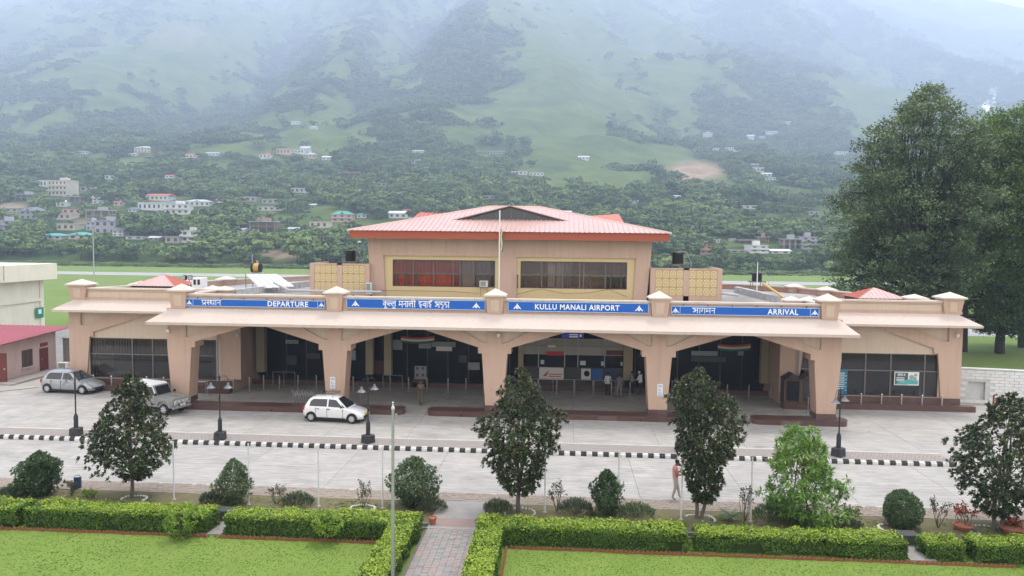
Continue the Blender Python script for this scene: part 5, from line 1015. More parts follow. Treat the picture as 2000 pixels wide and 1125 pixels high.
bollards('inside the third arch, before the ticket counters', 'bollards under the third arch', [(1051, 769), (1087, 770), (1122, 771), (1158, 772), (1194, 774), (1230, 775), (1266, 775)]); bollards('inside the fourth arch', 'bollards under the fourth arch', [(1420, 779), (1462, 780), (1505, 782), (1525, 791), (1564, 797)])
# queue stanchions
q = MB(); q.lathe([(.17, 0), (.17, .015), (.1, .03), (.025, .05), (.025, .9), (.035, .91), (.035, .96), (.01, .99)], n=14); st_me = q.mesh('stanchion', M_STEEL)
for lab, px, py in (('queue stanchion with round foot inside the first arch, nearest the corner column', 383, 783), ('queue stanchion with round foot behind another, inside the first arch', 406, 771), ('queue stanchion with round foot before the twin gabled kiosk', 1578, 806)):
    p = G(px, py); tag(place('queue_stanchion', st_me, None, (p[0], p[1], .006)), lab, 'stanchion', 'queue stanchions')
def railing(label, px0, px1, Y, z=.92, n=4):
    a, c = V(px0, 740, Y)[0], V(px1, 740, Y)[0]; t = thing_at('barrier_rail', label, 'railing', (a, Y, 0), 'low steel rails in the porch')
    q = MB(); q.tube([(a, Y, z), (c, Y, z)], .022, 8); q.build('top_rail', M_STEEL, t)
    for k in range(n): x = a+(c-a)*k/(n-1); q = MB(); q.tube([(x, Y, .0), (x, Y, z)], .02, 8); q.build('post', M_STEEL, t)
railing('long low steel rail before the ticket counters', 1040, 1202, 55.1, .95, 5); railing('short steel rail in the second arch', 748, 786, 55.0, .98, 2); railing('short steel rail deep in the first arch', 533, 576, 55.0, 1.05, 3); railing('short steel rail in the fourth arch behind a magnolia', 1313, 1330, 55.0, 1.05, 2); railing('short steel rail beside the corner column at the departure end', 372, 402, 51.6, .85, 2)
# thin white posts in the flower bed
q = MB(); q.lathe([(.032, 0), (.03, 1.0)], n=8); pm_ = q.mesh('shaft', mat('post_white', (0.62, 0.62, 0.62), 0.6, 0.3, 3)); q = MB(); q.lathe([(.09, 0), (.09, .05), (.04, .08)], n=10); pf_ = q.mesh('foot', mat('post_foot', (0.35, 0.34, 0.32), 0.9))
for k, (px, py, pt) in enumerate(((340, 977, 862), (486, 987, 866), (622, 990, 868), (747, 994, 870), (1064, 1002, 876), (1207, 1008, 880), (1330, 1016, 885), (1466, 1020, 893))):
    p = G(px, py); h = V(px, pt, p[1])[2]; t = thing('white_post', ORD[k]+' thin white post from the left in the flower bed', 'post', tuple(p), 0, 'thin white posts in the flower bed'); place('shaft', pm_, t, (0, 0, 0), (0, 0, 0), (1, 1, h)); place('foot', pf_, t)
# tall metal pole on the lawn
p = V(767, 1125, 22.4); t = thing('metal_pole', 'tall grey metal pole standing in the hedge beside the garden path', 'pole', (p[0], 22.4, 0)); h = V(769, 792, 22.4)[2]
q = MB(); q.lathe([(.056, 0), (.054, h*.55), (.046, h*.56), (.044, h-.12)], n=14); q.build('shaft', mat('galvanised', (0.40, 0.41, 0.42), 0.45, 0.4, 3, (0.3, 0.3, 0.3), metal=.6), t, smooth=True)
q = MB(); q.lathe([(.046, h-.12), (.055, h-.11), (.055, h-.05), (.03, h-.03), (.012, h+.06), (.03, h+.09), (.005, h+.12)], n=12); q.build('finial', mat('pole_cap', (0.55, 0.55, 0.54), 0.5), t, smooth=True)
q = MB(); q.cbox((.1, 0, h-.3), (.06, .05, .12)); q.tube([(.06, 0, h-.3), (.1, 0, h-.3)], .012, 6); q.build('cleat', M_STEEL, t)
# litter bin
p = G(152, 955); t = thing('litter_bin', 'small blue litter bin on the kerb beside the left magnolia', 'bin', tuple(p)); q = MB(); q.lathe([(.13, .02), (.145, .1), (.15, .5), (.155, .54)], n=14); q.build('barrel', mat('bin_blue', (0.035, 0.07, 0.17), 0.5, 0.4, 8), t, smooth=True); q = MB(); q.lathe([(.16, .54), (.16, .57), (.12, .59), (.11, .55)], n=14); q.build('rim', mat('bin_rim', (0.35, 0.36, 0.38), 0.5), t, smooth=True)
# pots
M_TERRA = mat('terracotta', (0.38, 0.13, 0.07), 0.85, 0.5, 8, (0.26, 0.10, 0.06), dirt=.3, dcol=(.45, .38, .3), dscale=3)
def pot(label, px, py, r, h, soil=True, grp='terracotta pots'):
    p = G(px, py); t = thing('flower_pot', label, 'pot', tuple(p), 0, grp); q = MB(); q.lathe([(r*.6, 0), (r*.9, h*.8), (r, h*.82), (r, h), (r*.88, h), (r*.85, h*.86)], n=18); q.build('pot_body', M_TERRA, t, smooth=True); q = MB(); q.lathe([(r*.84, h*.8), (r*.84, h*.85)], n=14); q.build('soil', M_SOIL, t); return t
pot('small terracotta pot at the left corner of the path', 845, 1026, .16, .32); pot('wide terracotta bowl of red flowers at the right edge', 1976, 1043, .42, .28); pot('terracotta bowl under the red flowering rose', 1880, 1036, .36, .24)
q = MB(); rg = np.random.default_rng(9)
# stone rings and bed trims
def ring(label, px, py, r, a0=0, a1=360, n=16):
    p = G(px, py); t = thing('stone_ring', label, 'edging stones', tuple(p), 0, 'whitewashed stone rings'); rg = np.random.default_rng(int(px))
    q = MB(); q.lathe([(.02, -.03), (.06, -.01), (.055, .045), (.02, .065)], n=7); me = q.mesh('stone', mat('whitewash_stone', (0.6, 0.58, 0.55), 0.9, 0.6, 9, (0.35, 0.33, 0.3)))
    for k in range(n): a = math.radians(a0+(a1-a0)*k/(n-1)); place('stone', me, t, (r*math.cos(a), r*math.sin(a)*.8, .03), (0, 0, rg.uniform(0, 6)), tuple(rg.uniform(.6, 1.15, 3)))
ring('whitewashed stones round the left magnolia', 262, 976, .5, -20, 200); ring('whitewashed stones round the magnolia by the path', 1015, 1003, .62, -20, 200); ring('whitewashed stones round the magnolia beside the walking man', 1366, 1016, .6, -20, 140); ring('whitewashed stones behind the round clipped bush', 1748, 1034, .6, 40, 220); ring('whitewashed stones round the right-edge magnolia', 1932, 1040, .75, 30, 220); ring('whitewashed stones framing the leggy rose by the tall pole', 708, 995, .5, -10, 190, 18)
# luggage trolleys
def trolley_parts():
    out = []; q = MB(); q.tube([(-.42, -.24, .12), (.45, -.12, .12), (.45, .12, .12), (-.42, .24, .12)], .014, 6); q.tube([(-.42, -.24, .12), (-.42, .24, .12)], .014, 6)
    for y in (-.12, 0, .12): q.tube([(-.42, y, .125), (.42, y*.7, .125)], .008, 5)
    out.append(('base_frame', q.mesh('base_frame', M_STEEL)))
    q = MB(); q.tube([(-.4, -.25, .12), (-.47, -.25, .7), (-.52, -.24, .98), (-.60, -.20, 1.04), (-.62, 0, 1.05), (-.60, .20, 1.04), (-.52, .24, .98), (-.47, .25, .7), (-.4, .25, .12)], .015, 6); q.tube([(-.45, -.25, .55), (-.45, .25, .55)], .010, 5); out.append(('handle_frame', q.mesh('handle_frame', M_STEEL)))
    q = MB()
    for z in (.74, .82, .9): q.tube([(-.48, -.24, z), (-.28, -.18, z), (-.28, .18, z), (-.48, .24, z)], .007, 5)
    for y in (-.18, -.06, .06, .18): q.tube([(-.28, y, .72), (-.28, y, .92)], .006, 5)
    out.append(('basket', q.mesh('basket', M_STEEL)))
    for n_, (x, y) in (('wheel', (-.38, -.22)), ('wheel', (-.38, .22)), ('wheel', (.4, 0))):
        q = MB(); q.lathe([(.06, -.02), (.065, 0), (.06, .02)], (x, y, .065), 10, 'y'); out.append((n_, q.mesh(n_, mat('rubber', (0.02, 0.02, 0.02), 0.8))))
    return out
tp = trolley_parts(); tz = .006
for k in range(7):
    p = V(589+k*9.5, 790, 48.5); t = thing('luggage_trolley', ORD[k]+' luggage trolley from the left in the nested row behind the white car', 'trolley', (p[0], 48.55, tz), RNG.normal(0, .03)+.1, 'nested luggage trolleys')
    for n_, me in tp: place(n_, me, t)
for lab, px, Y, rz in (('single luggage trolley behind the bonnet of the white car', 702, 48.7, 2.4), ('luggage trolley seen through the windscreen of the white car', 682, 48.9, .6)):
    p = V(px, 790, Y); t = thing('luggage_trolley', lab, 'trolley', (p[0], Y, tz), rz, 'loose luggage trolleys')
    for n_, me in tp: place(n_, me, t)
# twin gabled kiosk by the arrival wall
a = V(1527, 750, 52.0)[0]; e = V(1592, 750, 52.0)[0]; w2 = (e-a)/2; t = thing_at('kiosk', 'brown twin kiosk with two little gabled roofs at the arrival end', 'kiosk', ((a+e)/2, 52, 0)); M_KIOSK = mat('kiosk_brown', (0.12, 0.075, 0.06), 0.6, 0.4, 4)
q = MB(); q.box(a, 51.3, 0, e, 52.3, .42); q.build('base', M_GRANITE, t)
q = MB(); q.box(a, 51.5, .42, e, 52.3, 2.0); q.build('cabinet', M_KIOSK, t)
for k in range(2):
    x0, x1 = a+k*w2, a+(k+1)*w2; q = MB(); q.prism([(x0-.05, 2.0), (x1+.05, 2.0), ((x0+x1)/2, 2.38)], 51.25, 52.3); q.prism([(x0+.12, 2.03), (x1-.12, 2.03), ((x0+x1)/2, 2.24)], 51.24, 51.26); q.build('gable_roof', mat('kiosk_roof', (0.07, 0.045, 0.04), 0.7), t)
    q = MB(); q.box(x0+.2, 51.46, .55, x1-.15, 51.5, 1.85); q.build('glass_front', mat('kiosk_glass', (0.02, 0.022, 0.026), 0.1, spec=.6), t)
    [MB().box(xx, 51.42, .42, xx+.1, 51.5, 2.0).build('frame_post', M_KIOSK, t) for xx in (x0, x1-.1)]
# fire hydrant pipe at the right corner, red hydrant at the left corner
p = G(1866, 778); t = thing('hydrant_pipe', 'rusty red hydrant standpipe at the right corner of the terminal', 'hydrant', (p[0], 51.6, .36)); M_RUST = mat('hydrant_red', (0.22, 0.05, 0.035), 0.6, 0.5, 9)
q = MB(); q.tube([(0, 0, 0), (0, 0, .78), (.05, 0, .88), (.14, 0, .92), (.2, 0, .86)], .06, 10); q.build('standpipe', M_RUST, t, smooth=True); q = MB(); q.lathe([(.1, 0), (.1, .05)], n=10); q.lathe([(.085, .3), (.085, .36)], n=10); q.build('flange', M_RUST, t); q = MB(); q.tube([(.06, 0, .3), (.25, 0, .28), (.3, 0, .12)], .03, 6); q.build('outlet', M_RUST, t)
p = G(138, 744); t = thing('fire_hydrant', 'red fire hydrant behind the silver hatchback at the left corner', 'hydrant', (p[0], p[1], 0)); q = MB(); q.lathe([(.12, 0), (.12, .05), (.08, .07), (.08, .8), (.11, .82), (.11, .88), (.05, .98)], n=12); q.build('barrel', M_RUST, t, smooth=True)
for s in (-1, 1): q = MB(); q.tube([(0, 0, .7), (s*.2, -.08, .7), (s*.3, -.08, .6)], .05, 8); q.build('outlet', M_RUST, t)
# ================================================================== SIGNS
M_BLUE = mat('sign_blue', (0.005, 0.10, 0.46), 0.4, 0.15, 2, spec=.4); M_BLUE2 = mat('sign_blue_dark', (0.02, 0.10, 0.38), 0.4); M_LET = mat('sign_white', (0.85, 0.86, 0.86), 0.5); M_EDGE = mat('sign_edge', (0.45, 0.6, 0.8), 0.5)
def text_mesh(body, h, w=None, bold=.02, space=1.1):
    cu = bpy.data.curves.new('lettering', 'FONT'); cu.body = body; cu.size = 1.0; cu.offset = bold; cu.space_character = space; cu.extrude = 0.01; cu.resolution_u = 3
    o = bpy.data.objects.new('lettering', cu); COL.objects.link(o); bpy.context.view_layer.update(); me = bpy.data.meshes.new_from_object(o.evaluated_get(bpy.context.evaluated_depsgraph_get())); bpy.data.objects.remove(o)
    co = np.zeros(len(me.vertices)*3); me.vertices.foreach_get('co', co); co = co.reshape(-1, 3); mn, mxx = co.min(0), co.max(0); co -= (mn+mxx)/2; sy = h/(mxx[1]-mn[1]); sx = (w/(mxx[0]-mn[0])) if w else sy
    co = np.stack([co[:, 0]*sx, -co[:, 2]*.3, co[:, 1]*sy], 1); me.vertices.foreach_set('co', co.ravel()); me.update(); me.materials.clear(); me.materials.append(M_LET); return me
# Devanagari letters drawn as pen strokes: unit box, head line at 1, foot at 0
def arc(cx, cy, rx, ry, a0, a1, n=9): return [(cx+rx*math.cos(math.radians(t)), cy+ry*math.sin(math.radians(t))) for t in np.linspace(a0, a1, n)]
DEV = {
 'pa': (.72, [[(.12, 1), (.12, .62)]+arc(.34, .58, .22, .2, 180, 330)+[(.58, .55)], [(.58, 1), (.58, 0)]]),
 'ra_foot': (0, [[(-.14, .42), (-.55, .1)]]),
 'sa_half': (.52, [[(.28, 1), (.30, .84)]+arc(.18, .7, .13, .13, 60, -150)+[(.12, .52), (.38, .12)], [(.12, .52), (.52, .52)]]),
 'tha': (.76, [arc(.14, .86, .09, .09, 0, 360), [(.20, .8), (.13, .62), (.34, .60)], [(.22, .58)]+arc(.3, .42, .2, .2, 150, 330)+[(.62, .48)], [(.62, .98), (.62, 0)]]),
 'aa': (.3, [[(.15, 1), (.15, 0)]]),
 'na': (.62, [[(.48, 1), (.48, 0)], [(.48, .56), (.16, .56), (.10, .47), (.17, .42)]]),
 'ka': (.86, [[(.42, 1), (.42, 0)], arc(.24, .5, .19, .2, 20, 340), [(.42, .62)]+arc(.62, .5, .17, .2, 120, -60)]),
 'u': (0, [[(-.50, -.04)]+arc(-.42, -.16, .14, .13, 120, 330)+[(-.22, -.05)]]),
 'uu': (0, [[(-.2, -.02), (-.42, -.1)]+arc(-.42, -.2, .13, .1, 90, 250)+[(-.25, -.28), (-.12, -.36)]]),
 'la_half': (.5, [[(.34, .2), (.12, .34)]+arc(.2, .55, .13, .18, 200, 20)+[(.33, .5), (.42, .66), (.5, .6)]]),
 'la': (.86, [[(.36, .14), (.12, .36)]+arc(.22, .58, .14, .16, 200, 10)+[(.37, .48)]+arc(.5, .6, .12, .12, 170, 20)+[(.70, .6)], [(.70, 1), (.70, 0)]]),
 'ma': (.72, [[(.16, 1), (.16, .42)]+arc(.12, .38, .07, .07, 60, 400), [(.16, .45), (.58, .45)], [(.58, 1), (.58, 0)]]),
 'ii': (.36, [[(.18, 1), (.18, 0)], arc(-.08, 1.0, .26, .32, 0, 180)]),
 'ha': (.66, [[(.4, 1), (.4, .84), (.16, .80)]+arc(.22, .66, .12, .13, 120, 250)+[(.46, .56)]+arc(.36, .42, .17, .13, 40, -130)+[(.22, .24), (.34, .06), (.52, .0)]]),
 'va': (.64, [[(.5, 1), (.5, 0)], arc(.3, .48, .2, .18, 20, 340)]),
 'i_long': (.66, [[(.38, 1), (.38, .86), (.16, .82), (.16, .62), (.42, .60)]+arc(.34, .44, .16, .15, 60, -100)+[(.2, .28), (.38, .08), (.5, .02)], arc(.52, 1.05, .16, .22, 180, 20)]),
 'a': (.92, [arc(.26, .72, .16, .14, 150, -90)+arc(.26, .4, .2, .18, 90, -140), [(.3, .56), (.74, .56)], [(.74, 1), (.74, 0)]]),
 'dda': (.64, [[(.36, 1), (.36, .84), (.14, .78)]+arc(.2, .64, .11, .12, 120, 270)+[(.36, .52)]+arc(.36, .3, .18, .22, 90, -110)]),
 'halant': (0, [[(-.34, -.04), (-.12, -.2)]]),
 'ga': (.7, [[(.2, 1), (.2, .5)]+arc(.15, .44, .08, .08, 50, 300), [(.54, 1), (.54, 0)]]),
 'sp': (.45, [])}
def deva_mesh(seq, h, w, sw=.12):
    q = MB(); x = 0; runs = []; start = 0; S = []
    for g in seq:
        adv, st = DEV[g]
        if g == 'sp': runs.append((start, x)); x += adv; start = x; continue
        S += [[(x+a, z) for a, z in s] for s in st]; x += adv
    runs.append((start, x)); S += [[(a, 1.0), (c, 1.0)] for a, c in runs]; sx = w/x
    for s in S:
        s = [(a*sx, z*h) for a, z in s]
        for (x0, z0), (x1, z1) in zip(s[:-1], s[1:]):
            dx, dz = x1-x0, z1-z0; L = math.hypot(dx, dz)
            if L < 1e-6: continue
            nx, nz = -dz/L*sw*h/2, dx/L*sw*h/2; ex, ez = dx/L*sw*h*.3, dz/L*sw*h*.3
            q.prism([(x0-ex+nx-w/2, z0-ez+nz-h/2), (x0-ex-nx-w/2, z0-ez-nz-h/2), (x1+ex-nx-w/2, z1+ez-nz-h/2), (x1+ex+nx-w/2, z1+ez+nz-h/2)], -.006-RNG.uniform(0, .003), .0)
    return q.mesh('hindi_lettering', M_LET)
def emblem_mesh(s):
    q = MB()
    for poly in ([(0, .5), (-.09, .18), (-.16, .1), (-.5, -.42), (-.38, -.42), (-.16, -.16), (-.12, -.42), (-.05, -.42), (-.05, -.05), (0, .05)],):
        for sg in (1, -1): P = [(x*sg*s*1.25, z*s) for x, z in poly]; q.prism(P if sg > 0 else P[::-1], -.008-(.001 if sg < 0 else 0), 0)
    q.prism([(-.04*s, -.42*s), (.04*s, -.42*s), (.04*s, -.12*s), (-.04*s, -.12*s)], -.008, 0); q.prism([(-.6*s, -.40*s), (-.42*s, -.46*s), (-.42*s, -.42*s)], -.008, 0); q.prism([(.42*s, -.46*s), (.6*s, -.40*s), (.42*s, -.42*s)], -.008, 0)
    return q.mesh('emblem', M_LET)
def board(label, x0, x1, z0, z1, items, box_ends=False):
    cx, cz = (x0+x1)/2, (z0+z1)/2; y = YF+.02; t = thing('sign_board', label, 'sign', (cx, y, cz), 0, 'blue sign boards on the porch parapet'); W, H = x1-x0, z1-z0
    q = MB(); q.box(-W/2, -.03, -H/2, W/2, .07, H/2); q.build('panel', M_BLUE, t)
    q = MB(); e = .03
    for bx in ((-W/2, -H/2, W/2, -H/2+e), (-W/2, H/2-e, W/2, H/2), (-W/2, -H/2, -W/2+e, H/2), (W/2-e, -H/2, W/2, H/2)): q.box(bx[0]-.001, -.04, bx[1]-.001, bx[2]+.001, -.0305, bx[3]+.001)
    q.build('border', M_EDGE, t)
    em = emblem_mesh(H*.66)
    for s in (-1, 1):
        if box_ends:
            q = MB(); x = s*(W/2-H*1.02); q.box(x-.012, -.036, -H/2+e, x+.012, -.0305, H/2-e); q.build('divider', M_EDGE, t); place('emblem', em, t, (s*(W/2-H*.5), -.031, .0))
        else: place('emblem', em, t, (s*(W/2-H*.95), -.031, 0))
    for kind, body, xc, w, h in items:
        me = deva_mesh(body, h, w) if kind == 'hi' else text_mesh(body, h, w); place('hindi_lettering' if kind == 'hi' else 'lettering', me, t, (xc, -.034, 0))
    for k in range(6): q = MB(); x = -W/2+W*(k+.5)/6; q.box(x-.015, .0, H/2, x+.015, .07, H/2+.1); q.build('bracket', M_FRAME, t)
def xs(px, py=600): return float(V(px, py, YF)[0])
X = [xs(363), xs(635), xs(677), xs(948), xs(992), xs(1267), xs(1311, 608), xs(1600, 612)]
b0c = (X[0]+X[1])/2; board('blue sign board reading DEPARTURE with Hindi lettering', X[0], X[1], 6.55, 7.02, [('hi', ['pa', 'ra_foot', 'sa_half', 'tha', 'aa', 'na'], (xs(394)+xs(432))/2-b0c, xs(432)-xs(394), .30), ('en', 'DEPARTURE', (xs(523)+xs(602))/2-b0c, xs(602)-xs(523), .33)], True)
b1c = (X[2]+X[3])/2; board('blue sign board with the airport name in Hindi, left of centre', X[2], X[3], 6.60, 7.20, [('hi', ['ka', 'u', 'la_half', 'la', 'uu', 'sp', 'ma', 'na', 'aa', 'la', 'ii', 'sp', 'ha', 'va', 'aa', 'i_long', 'sp', 'a', 'dda', 'halant', 'dda', 'aa'], (xs(748)+xs(878))/2-b1c, xs(878)-xs(748), .36)])
b2c = (X[4]+X[5])/2; board('blue sign board reading KULLU MANALI AIRPORT', X[4], X[5], 6.58, 7.19, [('en', 'KULLU MANALI AIRPORT', (xs(1045)+xs(1210))/2-b2c, xs(1210)-xs(1045), .34)])
b3c = (X[6]+X[7])/2; board('blue sign board reading ARRIVAL with Hindi lettering', X[6], X[7], 6.55, 7.07, [('hi', ['a', 'aa', 'ga', 'ma', 'na'], (xs(1352, 608)+xs(1397, 608))/2-b3c, xs(1397)-xs(1352), .30), ('en', 'ARRIVAL', (xs(1499, 612)+xs(1559, 612))/2-b3c, xs(1559)-xs(1499), .34)], True)
# hanging direction sign and pillar notices
a = V(1097, 650, 49.5); e = V(1140, 660, 49.5); t = thing_at('hanging_sign', 'small blue hanging direction sign under the third arch', 'sign', (a[0], 49.5, a[2])); q = MB(); q.box(a[0], 49.45, e[2], e[0], 49.53, a[2]); q.build('panel', mat('sign_violet_blue', (0.05, 0.06, 0.5), 0.4), t)
q = MB()
for k in (0, 1): z = a[2]-.1-.14*k; q.box(a[0]+.5, 49.44, z-.035, e[0]-.38, 49.449, z+.035)
q.prism([(e[0]-.2, e[2]+.05), (e[0]-.1, e[2]+.16), (e[0]-.17, e[2]+.16), (e[0]-.17, a[2]-.05), (e[0]-.23, a[2]-.05), (e[0]-.23, e[2]+.16), (e[0]-.3, e[2]+.16)], 49.44, 49.449); q.build('arrow_and_lines', M_LET, t)
q = MB()
for x in (a[0]+.2, e[0]-.2): q.tube([(x, 49.5, a[2]), (x, 49.5, 5.56)], .012, 5)
q.build('hanger', M_STEEL, t)
for lab, px, py in (('white parking notice on the second column', 650, 748), ('white parking notice on the fourth column', 1289, 762)):
    p = V(px, py, YF); t = thing_at('notice_plate', lab, 'notice', (p[0], YF-.03, p[2]-.38), 'white notices on the columns'); q = MB(); y0 = YF-.005+.0; q.box(p[0]-.17, y0-.03, p[2]-.38, p[0]+.17, y0+.03, p[2]+.38); q.build('plate', M_WHITE, t)
    q = MB()
    for k, z in enumerate((.28, .22, -.16, -.24, -.32)): q.box(p[0]-.12, y0-.035, p[2]+z-.015, p[0]+.12, y0-.0305, p[2]+z+.015)
    q.tube([(p[0]-.05, y0-.033, p[2]+.1), (p[0]-.07, y0-.033, p[2]-.02), (p[0]+.02, y0-.033, p[2]-.06), (p[0]+.07, y0-.033, p[2]-.0)], .015, 5); q.tube([(p[0]-.06, y0-.033, p[2]+.08), (p[0]+.04, y0-.033, p[2]+.06)], .012, 5); q.build('print', mat('print_blue', (0.1, 0.25, 0.6), 0.6), t)
# boards in the arrival wing window
Yp = YW+.1; a = V(1747, 726, Yp); e = V(1794, 753, Yp); t = thing_at('window_poster', 'white and teal poster in the arrival wing window', 'poster', (a[0], Yp, e[2])); q = MB(); q.box(a[0], Yp-.02, e[2], e[0], Yp+.02, a[2]); q.build('sheet', mat('poster_white', (0.68, 0.72, 0.72), 0.5), t); W, H = e[0]-a[0], a[2]-e[2]
q = MB(); q.box(a[0]+.05, Yp-.025, e[2]+.05, a[0]+W*.55, Yp-.0205, a[2]-.05); q.build('dark_field', mat('poster_slate', (0.08, 0.10, 0.11), 0.5), t)
q = MB(); q.prism([(a[0]+.08, e[2]+.08), (e[0]-.06, e[2]+.08), (e[0]-.06, e[2]+.34), (a[0]+W*.6, e[2]+.42), (a[0]+.3, e[2]+.22)], Yp-.03, Yp-.0255); q.build('teal_shape', mat('poster_teal', (0.10, 0.38, 0.38), 0.5), t)
q = MB(); q.lathe([(.16, -.004), (.14, 0)], (a[0]+W*.7, Yp-.028, e[2]+H*.62), 12, 'y'); q.lathe([(.11, -.004), (.1, 0)], (a[0]+W*.86, Yp-.028, e[2]+H*.78), 12, 'y'); q.lathe([(.12, -.004), (.1, 0)], (a[0]+W*.84, Yp-.028, e[2]+H*.5), 12, 'y'); q.build('figures', mat('poster_grey', (0.3, 0.33, 0.33), 0.5), t)
place('hindi_lettering', deva_mesh(['va', 'aa', 'na', 'ma', 'sp', 'ma'], .16, .5), t, (a[0]+W*.28, Yp-.031, a[2]-.2)); q = MB(); [q.box(a[0]+.14, Yp-.032, a[2]-.42-.1*k, a[0]+.66, Yp-.0255, a[2]-.38-.1*k) for k in range(3)]; q.build('text_lines', M_LET, t)
a = V(1637, 722, Yp); e = V(1653, 770, Yp); t = thing_at('information_board', 'tall blue information board beside the arrival-side column', 'sign', (a[0], Yp, e[2])); q = MB(); q.box(a[0]-.15, Yp-.08, e[2], e[0], Yp-.03, a[2]); q.build('panel', mat('info_blue', (0.03, 0.16, 0.26), 0.5), t); q = MB(); [q.box(a[0]-.1, Yp-.088, a[2]-.25-.13*k, e[0]-.18, Yp-.0805, a[2]-.19-.13*k) for k in range(9)]; [q.lathe([(.04, -.006), (.035, 0)], (e[0]-.09, Yp-.082, a[2]-.4-.24*k), 8, 'y') for k in range(5)]; q.build('print', mat('info_print', (0.5, 0.6, 0.62), 0.5), t)
# ================================================================== VEHICLES  (front of each car points to +x in its own frame)
M_TYRE = mat('tyre_rubber', (0.022, 0.022, 0.024), 0.85, 0.3, 9); M_RIM = mat('wheel_rim', (0.55, 0.55, 0.56), 0.35, metal=.7); M_RIMD = mat('rim_dark', (0.06, 0.06, 0.065), 0.5)
M_CARGLASS = mat('car_glass', (0.018, 0.02, 0.025), 0.06, spec=.7); M_TRIM = mat('car_black_trim', (0.02, 0.02, 0.022), 0.55); M_HEADL = mat('headlamp', (0.62, 0.60, 0.52), 0.12, spec=.7); M_TAIL = mat('tail_lamp', (0.40, 0.02, 0.02), 0.2, spec=.6); M_PLATEY = mat('plate_yellow', (0.62, 0.47, 0.04), 0.5); M_PLATEW = mat('plate_white', (0.6, 0.6, 0.58), 0.5)
def loft(q, secs):
    """secs: list of (x, [(y,z)...]) half rings from bottom centre to top centre; mirrored"""
    rings = []
    for x, hp in secs:
        ring = [(x, y, z) for y, z in hp]+[(x, -y, z) for y, z in hp[::-1] if y > 1e-6]
        rings.append(ring)
    n = len(rings[0]); vs = [p for r_ in rings for p in r_]; fs = []
    for i in range(len(rings)-1):
        for j in range(n): fs.append((i*n+j, i*n+(j+1) % n, (i+1)*n+(j+1) % n, (i+1)*n+j))
    fs += [tuple(range(n-1, -1, -1)), tuple(range((len(rings)-1)*n, len(rings)*n))]; q.add(vs, fs)
def wheel(t, x, y, r, w, rimc=M_RIM):
    s = 1 if y > 0 else -1; q = MB(); q.lathe([(r*.62, -w/2), (r*.93, -w/2), (r, -w*.3), (r, w*.3), (r*.93, w/2), (r*.62, w/2)], (x, y, r), 24, 'y'); wh = q.build('wheel', M_TYRE, t, smooth=True)
    q = MB(); q.lathe([(r*.63, w*.40*s), (r*.63, w*.51*s), (r*.56, w*.515*s), (r*.2, w*.50*s)], (x, y, r), 20, 'y'); q.build('rim', M_RIMD, wh, smooth=True)
    q = MB(); q.lathe([(.07, w*.45*s), (.07, w*.56*s), (.03, w*.58*s)], (x, y, r), 10, 'y')
    for k in range(7):
        a = 2*math.pi*k/7; d = (math.cos(a), math.sin(a)); pv = (-d[1], d[0]); yy0, yy1 = y+w*.48*s, y+w*.56*s
        P = [(x+d[0]*.05+pv[0]*.03, r+d[1]*.05+pv[1]*.03), (x+d[0]*.05-pv[0]*.03, r+d[1]*.05-pv[1]*.03), (x+d[0]*r*.6-pv[0]*.055, r+d[1]*r*.6-pv[1]*.055), (x+d[0]*r*.6+pv[0]*.055, r+d[1]*r*.6+pv[1]*.055)]; q.prism(P, yy0, yy1)
    q.build('hubcap', rimc, wh)
def side_poly(q, pts, yfun, off=.006, both=True):
    for s in ((1, -1) if both else (-1,)):
        q.add([(x, s*(yfun(x, z)+off), z) for x, z in pts], [tuple(range(len(pts)))])
